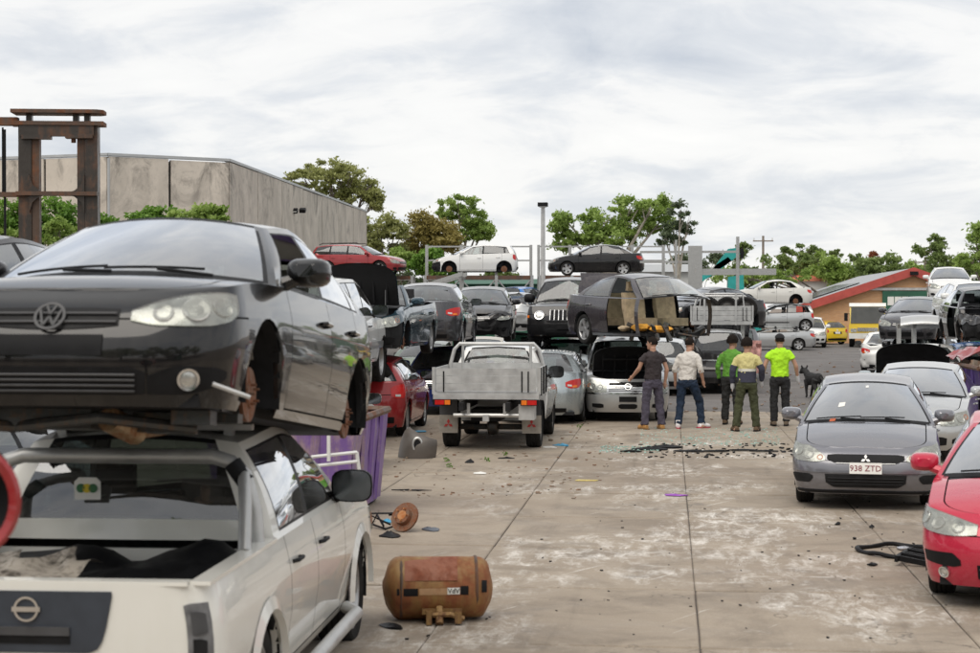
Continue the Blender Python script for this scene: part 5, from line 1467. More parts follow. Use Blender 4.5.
# --- far left stack
car(SEDAN, 'silver_sedan', 'silver sedan at the bottom of the stack beside the white ute', SILV, 'mid', -72, 14.5, -96, front='generic', back='sedan')
car(SEDAN, 'dark_sedan', 'dark grey sedan stacked beside the black hatchback', DGREY, 'mid', -66, 14.6, -99, z=1.56, wheels='disc', front='generic', back='sedan', gl=MATS['sky_glass'])
# --- left row
car(SEDAN, 'white_sedan', 'dented white sedan on the ground behind the purple bin', WHITE, 'mid', 300, 24.6, 90, front='generic', back='sedan', glr=GLSD, gl=GLSD)
PAJ = spec(SUV, L=4.72, W=1.86, H=1.86, R=.385, tw=.26, gc=.38, sh=[(0, .98), (.1, 1.04), (.5, 1.10), (1.3, 1.15), (4.72, 1.17)], roof=[(1.95, 1.77), (2.7, 1.86), (4.4, 1.82)], wt=1.95, cowl=1.42, pf=3.6, pr=4.5, yr=.67, doors=(1.55, 2.55, 3.45))
car(PAJ, 'white_four_wheel_drive', 'white four wheel drive with chunky tyres stacked on the white sedan', WHITE2, 'fw', 334, 31, 90, cat='car', z=1.04, style='4x4', front='suv', back='suv', trimmat=BLK, mirmat=GRY, gl=GLSD, glr=GLSD, sidetrim=(.62, .74, SILV))
car(HATCH, 'red_hatchback', 'shiny red hatchback behind the purple bin, under the teal sedan', RED, 'fw', 384, 34.4, 91, front='generic', back='hatch', gl=GLSD, glr=GLSD)
BVAN = spec(VAN, L=4.6, H=1.48, cowl=.95, sh=[(0, .78), (.1, .84), (.4, .90), (.9, .95), (4.6, .96)], roof=[(1.6, 1.40), (2.2, 1.47), (4.45, 1.43)], wt=1.55, rt=4.4, rb=4.5, pf=3.6)
car(BVAN, 'blue_van', 'low dark blue van on the ground under the grey sedan', NAVY, 'front', 441, 37.5, -88, cat='van', front='van', back='suv', gl=GLSD, glr=GLSD, noglass=())
TSED = spec(SEDAN, L=4.75, W=1.80, fo=.95, wb=2.75, doors=(1.5, 2.62, 3.6), rb=4.05, rt=3.4)
car(TSED, 'teal_sedan', 'deep teal sedan with raised bonnet stacked on the red hatchback', TEALB, 'front', 350, 31.0, -92, z=1.44, noroof=True, bonnet='open', bonang=78, wheels={'FL': 'disc', 'FR': 'disc', 'RL': 'ok', 'RR': 'ok'}, front='generic', back='sedan', nobump='F', cf=.15, seed=4)
car(SEDAN, 'grey_sedan', 'grey sedan with red tail light stacked behind the teal sedan', DGREY, 'rear', 420, 37.0, 91, z=1.45, front='generic', back='sedan', gl=GLS, style='spoke7', seed=5)
car(HATCH, 'black_hatchback', 'black hatchback with smashed front stacked beyond the grey sedan', BLACKD, 'front', 478, 44.5, -87, z=1.46, front='generic', back='hatch', cf=.55, nobump='F', style='spoke9', seed=6, bonnet='closed')
car(SEDAN, 'green_sedan', 'faded green sedan on the ground beyond the blue wagon', paint('faded_green_paint', (.10, .14, .11), .3, .4, .5), 'rear', 420, 44.5, 92, front='generic', back='sedan')
car(SEDAN, 'beige_sedan', 'beige sedan at the bottom under the smashed black hatchback', paint('beige_paint', (.42, .37, .28), .2, .35, .4), 'front', 478, 49.6, -88, front='generic', back='sedan')
car(HATCH, 'silver_hatchback', 'silver hatchback with crumpled tail beside the black four wheel drive', SILV, 'rear', 512, 58, 92, z=1.40, back='hatch', cr=.35, seed=7, gl=GLS, glr=GLS, detail=1)
car(SEDAN, 'grey_sedan', 'grey sedan supporting the silver hatchback with crumpled tail', GREYV, 'rear', 512, 58.4, 92, back='sedan', detail=1)
car(HATCH, 'blue_hatchback', 'bright blue hatchback below the white hatchback on its rack', BLUE, 'rear', 505, 76.5, 70, z=1.80, back='hatch', detail=1)
# --- jeep shaped four wheel drive over a grey one
car(JEEP, 'black_four_wheel_drive', 'black boxy four wheel drive with slotted chrome grille', BLACKD, 'front', 565, 39.5, -91, z=1.32, front='jeep', back='suv', mirmat=BLK, gl=GLS)
car(spec(SUV, H=1.62, roof=[(1.90, 1.52), (2.6, 1.60), (3.7, 1.60), (4.38, 1.54)]), 'grey_wagon', 'mid grey wagon on the ground below the boxy black four wheel drive', GREYV, 'rear', 568, 40.2, 93, front='suv', back='suv', gl=GLS)
# --- white tray ute
def tray(root, x0, x1, w_, zf, bh, emblem=True, hoop_z=1.74, lights=True, mat=ALU):
    L_ = x0 - x1; xm = (x0 + x1) / 2
    MB().box((xm, 0, zf), (L_, w_, .06)).build('tray_deck', mat, root, smooth=False)
    for sg in (-1, 1):
        for k in range(3):
            z0 = zf + .04 + bh / 3 * (k + .5); MB().box((xm, sg * (w_ / 2 - .015), z0), (L_ - .06, .03, bh / 3 - .008)).build('side_board', mat, root, smooth=False)
        MB().box((xm, sg * (w_ / 2 - .04), zf - .07), (L_, .07, .08)).build('tray_rail', mat, root, smooth=False)
        MB().box((x1 + .05, sg * (w_ / 2 - .0), zf + bh / 2 + .02), (.06, .05, bh + .06)).build('corner_post', mat, root, smooth=False)
        for k in range(3): MB().box((x0 - .3 - k * (L_ - .6) / 2, sg * (w_ / 2 + .01), zf + bh * .5), (.05, .03, bh + .08)).build('side_latch', BLK, root, smooth=False)
    for k in range(3):
        z0 = zf + .04 + bh / 3 * (k + .5); MB().box((x1 - .01, 0, z0), (.03, w_ - .10, bh / 3 - .008)).build('tail_board', mat, root, smooth=False)
    for y in (-w_ * .34, w_ * .40, -w_ * .40):
        MB().box((x1 - .03, y, zf + bh * .52), (.03, .02, bh * .9)).build('tail_strap', BLK, root, smooth=False)
    MB().box((x1 - .015, 0, zf - .05), (.05, w_, .08)).build('rear_beam', mat, root, smooth=False)
    hp = []
    for sg in (-1, 1):
        q = [(x0 - .04, sg * (w_ / 2 - .05), zf), (x0 - .04, sg * (w_ / 2 - .06), hoop_z - .36), (x0 - .04, sg * (w_ / 2 - .13), hoop_z - .10), (x0 - .04, sg * (w_ / 2 - .22), hoop_z)]
        hp.append(q)
    MB().tube(hp[0] + hp[1][::-1], .033, 10).build('headboard_hoop', mat, root)
    MB().box((x0 - .03, 0, zf + .24), (.03, w_ - .12, .42)).build('headboard', mat, root, smooth=False)
    for y in (-w_ * .34, w_ * .34): MB().tube([(x0 - .035, y, zf), (x0 - .035, y, hoop_z)], .026, 8).build('hoop_post', mat, root)
    for sg in (-1, 1): MB().box((xm + .5, sg * .38, zf - .20), (L_ + 1.6, .07, .14)).build('chassis_rail', INNER, root, smooth=False)
    return root
TUTE = CABUTE
xrw = TUTE['L'] / 2 - TUTE['fo'] - TUTE['wb']
ut, UB = car(TUTE, 'tray_ute', 'white tray back ute with alloy drop sides, seen from behind', WHITE2, 'rw', 493, 29.2, 90, cat='ute', style='steel5', front='suv', mirmat=BLK, gl=GLS, glr=GLS)
tray(ut, -1.58, xrw - 1.12, 1.74, .96, .38)
xe = xrw - 1.12
for sg in (-1, 1):
    MB().box((xrw - .48, sg * .70, .70), (.03, .30, .34)).build('mud_flap_hanger', GRY, ut, smooth=False)
    fo_ = MB().box((xrw - .50, sg * .70, .42), (.02, .32, .30)).build('mud_flap', flat('grey_flap', (.33, .30, .26), .8, 0, .25, 6), ut, smooth=False)
    q = badge('diamonds', .085); q.xf(Matrix(((0, 0, -1, xrw - .512), (-1, 0, 0, sg * .70), (0, 1, 0, .42), (0, 0, 0, 1)))); q.build('flap_emblem', flat('flap_red', (.42, .03, .03), .6), fo_, smooth=False)
    lo = MB().box((xe - .02, sg * .72, .82), (.06, .30, .10)).build('tail_light', BLK, ut, smooth=False)
    MB().box((xe - .055, sg * .76, .82), (.02, .15, .075)).build('red_lens', REDL, lo, smooth=False); MB().box((xe - .055, sg * .63, .82), (.02, .09, .075)).build('amber_lens', AMBL, lo, smooth=False)
    m_ = MB(); rows = []
    for k in range(11):
        th = PI * k / 10; rows.append([(xrw - .44 * math.cos(th), sg * .60, .36 + .44 * math.sin(th)), (xrw - .44 * math.cos(th), sg * .86, .36 + .44 * math.sin(th))])
    m_.grid(rows); m_.build('mudguard', BLK, ut)
MB().box((xe + .25, -.66, .66), (.4, .26, .26)).build('tool_box', ALU, ut, smooth=False)
m_ = MB(); m_.tube([(xe + .1, -.55, .60), (xe + .1, .55, .60)], .035, 6); m_.box((xe + .0, 0, .56), (.14, .10, .10)); m_.box((xe + .1, -.3, .70), (.05, .05, .2)); m_.box((xe + .1, .3, .70), (.05, .05, .2)); m_.build('tow_bar', ALU, ut)
m_ = MB(); m_.tube([(xrw, -.7, .345), (xrw, .7, .345)], .05, 8); m_.lathe([(0, -.12), (.13, -.08), (.15, 0), (.13, .08), (0, .12)], 14, 'y', (xrw, 0, .345)); m_.build('rear_axle', ENGM, ut)
MB().box((xrw + .2, .1, .55), (.9, .5, .2)).build('fuel_tank', INNER, ut)
# --- silver blue liftback beyond the ute
car(spec(SEDAN, L=4.68, W=1.78, pr=2.6), 'silver_liftback', 'blue silver liftback facing away beside the tray ute', SILVB, 'rear', 538, 34.6, 88, front='generic', back='sedan', gl=GLS, boot='closed', bonnet='open', bonang=40)
# --- silver people mover with bonnet up and the wreck on its roof
EL = spec(VAN, bow=.30, cowl=1.05)
car(EL, 'silver_people_mover', 'silver people mover with raised bonnet and chrome grille', SILV, 'front', 628, 35.4, -86, cat='van', bonnet='open', bonang=70, front='van', back='suv', gl=GLS, style='spoke7')
ACC = spec(SEDAN, L=4.66, W=1.76, H=1.44, wb=2.67, fo=.93, doors=(1.45, 2.55, 3.50), pr=3.0)
car(ACC, 'aubergine_wreck', 'dark aubergine sedan wreck missing its front door, on the people mover', MAROO, 'rear', 593, 37.5, -58, z=1.60, cut=1.30, boot='open', nodoor=(('F', -1), ('F', 1)), inside=TAN, bonnet='missing', nobump='F', cf=.5, wheels={'FL': 'none', 'FR': 'none', 'RL': 'ok', 'RR': 'ok'}, back='sedan', mirrors=False, seed=3, gl=glass('cracked_glass', (.55, .66, .64), 1.9, .35), glr=GLS, steer=False)
# --- silver wagon and black SUV behind the people
car(WAGON, 'silver_wagon', 'silver wagon tucked between the people mover and black SUV', SILV, 'rear', 662, 45.5, 90, back='hatch', front='generic')
KLU = spec(SUV, L=4.70, W=1.83, H=1.72, pr=3.2)
car(KLU, 'black_suv', 'black SUV with chrome tailgate bar facing away behind the men', BLACKD, 'rear', 719, 46.5, 90, back='suv', front='suv', glr=GLSD, gl=GLSD)
u2, _ = car(CABUTE, 'tray_ute', 'raised tray ute with loose tyres in its tray', DGREY, 'rw', 722, 52.8, 88, cat='ute', z=1.10, front='suv', style='steel5', wheels={'FL': 'none', 'FR': 'none', 'RL': 'none', 'RR': 'none'})
tray(u2, -1.58, xrw - 1.12, 1.84, .82, .44, hoop_z=1.60)
MB().tube([(xe + .1, -.7, .82), (xe + .1, -.62, 1.66), (xe + .1, .62, 1.66), (xe + .1, .7, .82)], .03, 8).build('rear_hoop', ALU, u2)
for y in (-.42, .52): MB().box((xe - .04, y, 1.2), (.05, .06, .96)).build('stake', ALU, u2, smooth=False)
for sg in (-1, 1): MB().box((xe + .2, sg * .62, .45), (.12, .12, .7)).build('support_leg', STEEL, u2, smooth=False)
ux, uy = u2.location.x, u2.location.y; tyme, rime, _ = wheel_meshes(.36, .24, 'steel5')
for k, (dx, lab) in enumerate(((-.52, 'loose tyre with dark rim in the raised tray, beside the hoop post'), (.05, 'worn loose tyre upright in the middle of the raised tray'), (.60, 'loose tyre with dusty pale rim at the end of the raised tray'))):
    t_ = inst('loose_tyre', tyme, None, (ux + dx, uy - 3.02, 1.10 + .85 + .36), (R(-6), 0, PI + dx * .3)); tag(t_, lab, 'tyre', 'tyres in the raised tray'); inst('rim', rime, t_)
car(SEDAN, 'grey_sedan', 'grey sedan hidden low beneath the raised tray ute', GREYV, 'mid', 722, 53.0, 90, front='generic', back='sedan', detail=1)
car(spec(SEDAN, W=1.78), 'black_sedan', 'dusty black sedan with bare front hub behind the aubergine wreck', BLACKD, 'fw', 676, 56, 224, z=1.56, wheels='disc', front='generic', back='sedan', cf=.15, gl=MATS['sky_glass'])
car(SEDAN, 'black_sedan', 'low black sedan behind the raised tray and its tyres', BLACK, 'mid', 698, 62.6, 196, z=1.56, wheels='disc', front='generic', back='sedan', gl=MATS['sky_glass'])
car(SUV, 'grey_wagon', 'grey wagon underneath the dusty black sedan with bare hub', GREYV, 'mid', 690, 56.5, 195, detail=1)
rack('steel_rack', 'low steel rack under the black sedans behind the raised tray', 640, 735, 61.5, 1.55, 3, 2.0)
# --- three on the racks
RW = spec(WAGON, L=4.8, H=1.56, R=.34, gc=.24)
rdw, _ = car(RW, 'red_wagon', 'red station wagon with roof rails on the high rack', REDW, 'front', 404, 82.5, -12, z=3.85, front='generic', back='hatch', style='spoke5', glr=GLSD)
for sg in (-1, 1): MB().tube([(.3, sg * .52, 1.53), (.15, sg * .52, 1.58), (-1.6, sg * .52, 1.57), (-1.8, sg * .50, 1.50)], .02, 6).build('roof_rail', BLK, rdw)
car(spec(HATCH, L=4.1, H=1.45), 'white_hatchback', 'white hatchback with red tail lights on the high rack', WHITE2, 'mid', 475, 81.3, 184, z=3.83, wheels={'FL': 'disc', 'RL': 'disc', 'FR': 'none', 'RR': 'disc'}, back='hatch', front='generic', cf=.15, nobump='F', glr=GLSD)
car(SEDAN, 'black_sedan', 'black sedan with alloy wheels parked up on the high rack', BLACK, 'mid', 596, 81.4, 183, z=3.83, back='sedan', front='generic', gl=GLSD)
# --- stack of three on the far right of the middle
car(spec(SEDAN, H=1.2, roof=[(2.05, 1.14), (2.65, 1.20), (3.30, 1.14)], yr=.60), 'crushed_sedan', 'crushed silver sedan with smashed nose at the bottom of three', SILV, 'mid', 773, 93, 184, back='sedan', cf=.7, bonnet='missing', nobump='F', seed=9, noglass=('side_window',), mirrors=False, detail=1)
car(spec(HATCH, L=3.95, W=1.70), 'silver_hatchback', 'silver hatchback with tall red tail light, middle of three stacked', SILV, 'mid', 777, 94, 181, z=1.02, back='hatch', wheels={'RL': 'ok', 'RR': 'ok', 'FL': 'none', 'FR': 'none'}, noglass=('side_window',), detail=1, sidetrim=(.45, .50, BLK))
car(SEDAN, 'white_sedan', 'white sedan with blue stained tail, topmost of three stacked', WHITE, 'mid', 770, 94, 186, z=2.36, wheels='disc', back='sedan', noglass=('side_window',), detail=1, cr=.1)
car(spec(SUV, H=1.62), 'white_suv', 'white SUV with black grille parked by the brick workshop', WHITE2, 'front', 810, 98, -96, front='suv', detail=1)
car(HATCH, 'yellow_hatchback', 'yellow hatchback beside the yellow truck', YELL, 'rear', 838, 106, 118, back='hatch', detail=1)
# --- right side
LAN = spec(SEDAN, yr=.545, roof=[(2.05, 1.44), (2.65, 1.52), (3.30, 1.45)], pf=3.7, fin=[(0, .10), (.2, .03), (.42, 0), (.62, .015), (.8, .06), (1, .17)], bow=.20)
car(LAN, 'grey_sedan', 'steel grey sedan facing forward with three diamond emblem and plate', LGREY, 'front', 866, 20.0, -97, front='lancer', back='sedan', gl=glass('bright_sky_glass', (.28, .33, .35), 5.5, .03), style='spoke5', mirmat=LGREY)
car(SEDAN, 'silver_sedan', 'silver sedan parked behind the steel grey one', SILV, 'front', 911, 26.2, -102, front='generic', back='sedan', gl=MATS['bright_sky_glass'])
car(SEDAN, 'silver_sedan', 'silver sedan with its black lined bonnet raised high', SILVB, 'front', 912, 32.2, -99, bonnet='open', bonang=70, front='generic', back='sedan', gl=GLS)
HON = spec(SEDAN, L=4.66, W=1.76, H=1.44, pf=3.0, cowl=1.25, doors=(1.42, 2.5, 3.45))
car(HON, 'red_sedan', 'pinkish red sedan with clear headlights beside the loose hose', REDP, 'fw', 1036, 14.1, -103, front='accord', back='sedan', gl=MATS['bright_sky_glass'])
car(SEDAN, 'white_sedan', 'white sedan facing away behind the raised black bonnet', WHITE2, 'rear', 934, 40.5, 86, back='sedan', gl=GLS)
car(SEDAN, 'white_sedan', 'white sedan with crumpled tail beyond the raised bonnet', WHITE2, 'rear', 886, 60, 84, back='sedan', cr=.35, seed=11)
car(SEDAN, 'charcoal_sedan', 'charcoal sedan stacked nose first above the silver bonnet', DGREY, 'front', 905, 51, -107, z=1.22, front='generic', wheels='disc', gl=MATS['sky_glass'])
car(SUV, 'black_wagon', 'black wagon underneath the charcoal sedan', BLACKD, 'front', 910, 51.5, -107, front='suv', detail=1, bonnet='missing', noglass=('windscreen',))
car(HATCH, 'white_hatchback', 'white hatchback topmost on the stack beside the trees', WHITE2, 'front', 951, 68, -97, z=2.52, front='generic', wheels='disc', gl=MATS['sky_glass'], detail=1)
car(SUV, 'grey_wagon', 'grey wagon second in the stack under the white hatchback', GREYV, 'front', 951, 68.5, -97, z=.98, detail=1, front='suv', cf=.3, seed=2)
car(spec(SEDAN, H=1.2, roof=[(2.05, 1.10), (2.65, 1.16), (3.30, 1.10)]), 'crushed_sedan', 'flattened dark sedan under the grey wagon', DGREY, 'front', 951, 68.8, -97, detail=1, cf=.4, seed=8)
car(HATCH, 'white_wreck', 'white hatchback with torn off front above the blue car', WHITE2, 'front', 992, 45.5, -88, z=1.62, cf=.8, bonnet='missing', nobump='F', seed=12, wheels='disc', gl=MATS['sky_glass'])
car(HATCH, 'black_wreck', 'stripped black hatchback stacked over the purple bin', BLACKD, 'front', 1003, 39.5, -90, z=1.40, cf=.6, bonnet='missing', nobump='F', seed=13, wheels='disc', nodoor=(('F', -1),), noglass=('windscreen',))
car(spec(HATCH, H=1.5), 'blue_hatchback', 'bright blue hatchback at the bottom of the wrecks', BLUE, 'front', 995, 41.5, -90, front='generic', cf=.2, seed=14)
car(SUV, 'black_utility', 'black utility with boxy cab in front of the green door', BLACK, 'front', 905, 92, -110, front='suv', detail=1, z=0)

# ------------------------------------------------------------------ yellow truck
tk = empty('yellow_truck', (*XY(868, 102), 0), (0, 0, R(-97))); tag(tk, 'yellow and white tilt tray truck by the brick workshop', 'truck')
CABW = flat('truck_white', (.70, .70, .66), .4, 0, .1, 2)
m_ = MB(); m_.prism([(2.85, .55), (2.95, .9), (2.92, 1.35), (1.0, 1.35), (1.0, .55)], 2.1, 'y', -1.05); m_.build('cab_lower', YELL, tk, smooth=False)
m_ = MB(); m_.prism([(2.86, 1.36), (2.55, 2.35), (2.40, 2.50), (1.05, 2.50), (1.05, 1.36)], 2.02, 'y', -1.01); m_.build('cab_upper', YELL, tk, smooth=False)
m_ = MB(); m_.prism([(2.62, 2.36), (2.46, 2.56), (1.02, 2.56), (1.02, 2.36)], 2.08, 'y', -1.04); m_.build('cab_roof', CABW, tk, smooth=False)
m_ = MB(); m_.add([(2.885, -.96, 1.38), (2.885, .96, 1.38), (2.60, .93, 2.33), (2.60, -.93, 2.33)], [(0, 1, 2, 3)]); m_.build('windscreen', GLSD, tk)
for sg in (-1, 1):
    m_ = MB(); m_.add([(2.62, sg * 1.055, 1.45), (1.5, sg * 1.055, 1.45), (1.5, sg * 1.02, 2.25), (2.42, sg * 1.02, 2.25)], [(0, 1, 2, 3)]); m_.build('side_window', GLSD, tk)
    MB().box((2.97, sg * .78, .98), (.06, .34, .20)).build('headlight', REFL, tk); MB().box((2.90, sg * 1.22, 1.75), (.10, .20, .46)).build('door_mirror', BLK, tk); MB().tube([(2.75, sg * 1.02, 1.95), (2.9, sg * 1.2, 1.9)], .02, 6).build('mirror_arm', BLK, tk)
    for x in (2.05, -2.0):
        ty, rm, _ = wheel_meshes(.42, .26, 'steel5'); wo = inst('wheel', ty, tk, (x, sg * .92, .42), (0, 0, 0 if sg > 0 else PI)); inst('rim', rm, wo)
MB().box((2.99, 0, 1.02), (.04, 1.15, .22)).build('grille', CHROME, tk, smooth=False); MB().box((3.0, 0, .66), (.18, 2.1, .32)).build('bumper', CABW, tk, smooth=False); MB().box((3.1, 0, .62), (.02, .5, .12)).build('number_plate', WHTP, tk, smooth=False)
MB().box((-1.2, 0, 1.0), (4.2, 2.2, .16)).build('tray', ALU, tk, smooth=False); MB().box((.9, 0, 1.5), (.08, 2.1, 1.0)).build('headboard', ALU, tk, smooth=False)
for sg in (-1, 1): MB().box((-.4, sg * .4, .75), (5.6, .1, .2)).build('chassis_rail', INNER, tk, smooth=False)
bo = MB(); bo.lathe([(0, 1.02), (.06, 1.0), (.09, .93), (.10, .06), (.20, .05), (.20, 0), (0, 0)], 14, 'z'); bo = bo.build('plastic_bollard', flat('pink_plastic', (.75, .16, .12), .5), None, loc=(*XY(823, 108), 0)); tag(bo, 'pinkish orange plastic bollard against the brick wall', 'bollard')

# ------------------------------------------------------------------ bins, frames, loose parts
PURP = rust('purple_bin_paint', (.19, .105, .32), (.34, .25, .24), .50, .65, 0, 1.8); PURPD = rust('dark_purple_bin_paint', (.055, .025, .14), (.12, .07, .06), .2, .65, 0, 1.8)
SCRAP = rust('scrap_metal', (.26, .21, .16), (.26, .12, .06), .5, .7, .3, 4)
def bin_(name, label, x0, x1, y0, y1, h, mat, seed):
    r_ = empty(name, ((x0 + x1) / 2, (y0 + y1) / 2, 0)); tag(r_, label, 'skip bin'); w_, l_ = (x1 - x0) / 2, (y1 - y0) / 2; k = .90; rg = random.Random(seed)
    def q(sx, sy, z): t = k + (1 - k) * z / h; return (sx * w_ * t, sy * l_ * t, z)
    for (a, b_) in (((-1, -1), (1, -1)), ((1, -1), (1, 1)), ((1, 1), (-1, 1)), ((-1, 1), (-1, -1))):
        rows = []
        for i in range(9):
            t = i / 8; sx = a[0] + (b_[0] - a[0]) * t; sy = a[1] + (b_[1] - a[1]) * t
            rows.append([Vector(q(sx, sy, .06 + (h - .06) * j / 5)) + Vector((.02 * mnoise.noise((i * .9, j * .9, seed)), .02 * mnoise.noise((i * .7, j, seed + 3)), 0)) for j in range(6)])
        m_ = MB(); m_.grid(rows); n0 = len(m_.v); m_.grid([[p * .97 for p in r2] for r2 in rows]); m_.build('side_panel', mat, r_)
        rim = MB(); rim.tube([q(a[0], a[1], h), q(b_[0], b_[1], h)], .045, 6); rim.build('rim', RUSTY, r_)
        for t in (.25, .5, .75):
            sx = a[0] + (b_[0] - a[0]) * t; sy = a[1] + (b_[1] - a[1]) * t; p0, p1 = Vector(q(sx, sy, .08)), Vector(q(sx, sy, h - .05)); m2 = MB(); m2.tube([p0 * 1.01, p1 * 1.01], .035, 4); m2.build('rib', mat, r_)
    MB().box((0, 0, .05), (w_ * 1.7, l_ * 1.7, .08)).build('floor', INNER, r_)
    m_ = MB()
    for i in range(70):
        M = Matrix.Rotation(rg.uniform(0, 3), 3, 'X') @ Matrix.Rotation(rg.uniform(0, 3), 3, 'Y'); m_.box((rg.uniform(-.8, .8) * w_, rg.uniform(-.85, .85) * l_, h - .12 + rg.uniform(-.15, .15)), (rg.uniform(.08, .45), rg.uniform(.05, .25), rg.uniform(.02, .12)), M)
    tag(m_.build('scrap', SCRAP, r_, smooth=False), kind='stuff'); return r_
bin_('skip_bin', 'purple steel skip bin full of rusty scrap behind the ute', -5.15, -3.46, 18.7, 21.0, 1.12, PURP, 1)
bin_('skip_bin', 'dark purple skip bin with rusty rim beside the silver sedan', 5.30, 6.9, 30.2, 32.6, 1.32, PURPD, 2)
fo2 = empty('tube_trestle', (*XY(338, 16.6), 0), (0, 0, R(35))); tag(fo2, 'white tubular trestle standing beside the purple bin', 'trestle')
for a, b_ in (((-.28, 0, .95), (.22, .05, .97)), ((-.28, 0, .86), (.22, .05, .88)), ((.22, .05, .97), (.36, .05, 0)), ((-.28, 0, .95), (-.36, 0, 0)), ((-.1, 0, 1.25), (-.1, .0, .90)), ((-.34, 0, .3), (.33, .05, .3))):
    MB().tube([a, b_], .018, 6).build('bar', WHITE2, fo2)
# rusty gas cylinder
TANK = rust('tank_paint', (.27, .15, .045), (.22, .075, .03), .62, .7, .1, 2.2)
xt, yt = XY(438, 13.15); tank = empty('gas_tank', (xt, yt, .245), (0, 0, R(10))); tag(tank, 'rusty orange brown gas tank lying on the concrete', 'gas tank')
L_, r_ = .42, .235
prof = [(0, -L_)] + [(r_ * math.sin(PI / 2 * k / 8), -L_ + .13 * (1 - math.cos(PI / 2 * k / 8))) for k in range(1, 9)] + [(r_ * 1.005, -L_ + .135), (r_ * 1.005, L_ - .135)] + [(r_ * math.cos(PI / 2 * k / 8), L_ - .13 * (1 - math.sin(PI / 2 * k / 8))) for k in range(0, 8)] + [(0, L_)]
m_ = MB(); m_.lathe(prof, 40, 'x'); m_.crumple(.02, lambda p: 1.0, 3, 4.0); m_.build('shell', TANK, tank)
for sx in (-.285, .285): MB().lathe([(r_ * .995, sx - .012), (r_ * 1.018, sx), (r_ * .995, sx + .012)], 40, 'x').build('weld_seam', RUSTY, tank)
RUSTB = rust('rust_band', (.26, .09, .045), (.20, .06, .03), .6, .75, .1, 3); m_ = MB()
rows = []
for i in range(7):
    rows.append([(-.26 + .40 * i / 6, -math.cos(a) * (r_ * 1.008), math.sin(a) * (r_ * 1.008)) for a in [R(20 + 62 * k / 10) for k in range(11)]])
m_.grid(rows); m_.build('rust_patch', RUSTB, tank)
def strip(x0, x1, a0, a1, mat, nm, rr=1.012):
    m_ = MB(); m_.grid([[(x0 + (x1 - x0) * i / 4, -math.cos(R(a0 + (a1 - a0) * k / 4)) * r_ * rr, math.sin(R(a0 + (a1 - a0) * k / 4)) * r_ * rr) for k in range(5)] for i in range(5)]); return m_.build(nm, mat, tank)
strip(-.27, -.16, -8, 6, BLK, 'black_strap'); strip(-.32, -.30, -6, 6, BLK, 'black_strap'); strip(-.15, .08, -6, 6, rust('tan_band', (.42, .25, .13), (.3, .15, .07), .4, .7, 0, 4), 'band'); strip(.16, .22, -6, 10, BLK, 'black_strap'); strip(.32, .36, -2, 20, BLK, 'black_strap')
lbp = strip(.06, .155, -5, 7, WHTP, 'label_plate', 1.018)
t_ = bpy.data.objects.new('lettering', text_mesh('VdV', .052, BLK)); COL.objects.link(t_); t_.parent = lbp; t_.location = (.108, -r_ * 1.025, .004); t_.rotation_euler = (R(90), 0, 0)
m_ = MB(); m_.box((.02, -.22, -.15), (.30, .05, .04)); m_.box((-.08, -.24, -.19), (.04, .12, .10)); m_.box((.14, -.25, -.19), (.05, .12, .08)); m_.tube([(-.05, -.26, -.17), (.08, -.30, -.16), (.18, -.26, -.2)], .022, 6); m_.tube([(.0, -.30, -.23), (.0, -.22, -.12)], .03, 8); m_.build('valve', rust('brass_valve', (.30, .18, .07), (.16, .08, .04), .55, .6, .4, 8), tank)
def lump(name, label, cat, px, py, sx, sy, sz, mat, seed, rot=0, dz=0.0, n_=5):
    d = GD(py); x, y = XY(px, d); rg = random.Random(seed); o = empty(name, (x, y, 0), (0, 0, R(rot))); tag(o, label, cat)
    return o
# torn plastic under the tank
def shard(label, px, py, w_, h_, mat, seed, name='plastic_shard', th=.012, rot=None, bend=.06, cat='debris', group=None):
    d = GD(py); x, y = XY(px, d); rg = random.Random(seed); k = 9; m_ = MB(); poly = []; bend *= .5
    for i in range(k):
        a = 2 * PI * i / k; rr = rg.uniform(.65, 1.1); poly.append((math.cos(a) * w_ / 2 * rr, math.sin(a) * h_ / 2 * rr))
    top, bot = [], []
    rings = []
    for t in (1.0, .6, .25):
        rings.append([(p[0] * t, p[1] * t, th + bend * (1 - t) * rg.uniform(.4, 1) + .02 * mnoise.noise((p[0] * 9, p[1] * 9, seed))) for p in poly])
    m_.grid(rings, True); b_ = len(m_.v); m_.add(rings[-1], [tuple(range(k))]); m_.grid([[(p[0], p[1], .001) for p in poly], rings[0]], True); m_.add([(p[0], p[1], .001) for p in poly], [tuple(range(k))])
    o = m_.build(name, mat, None, loc=(x, y, .004), rot=(0, 0, R(rot if rot is not None else rg.uniform(0, 360)))); tag(o, label, cat, group); return o
shard('torn black plastic sheet lying under the gas tank', 443, 617, .32, .20, BLK, 5, bend=.05)
shard('flat black plastic strip beside the ute front wheel', 391, 628, .30, .12, BLK, 6, bend=.02)
shard('bright purple plastic cover lying on the concrete', 677, 496, .36, .16, flat('violet_plastic', (.28, .06, .42), .4, 0, .15, 6), 7, rot=5, bend=.015)
shard('pale yellow plastic piece flattened on the concrete', 586, 481, .42, .18, flat('pale_yellow_plastic', (.62, .50, .16), .6, 0, .2, 6), 8, rot=0, bend=.01)
shard('crumpled blue plastic bag near the tray ute wheel', 561, 446, .42, .22, flat('blue_plastic', (.05, .30, .50), .4, 0, .2, 6), 9, bend=.08)
shard('white paper scrap beside the tray ute', 549, 448, .30, .14, WHTP, 10, bend=.03)
shard('white rag lying on the concrete lane', 480, 474, .22, .14, WHTP, 11, bend=.03)
shard('black rubber block lying behind the tray ute', 470, 463, .22, .16, BLK, 12, bend=.14)
shard('black plastic offcut with weeds behind the tray ute', 506, 459, .36, .10, BLK, 13, rot=10, bend=.04)
shard('blue plastic sheet under the red hatchback', 417, 432, .5, .25, MATS['blue_plastic'], 14, bend=.03)
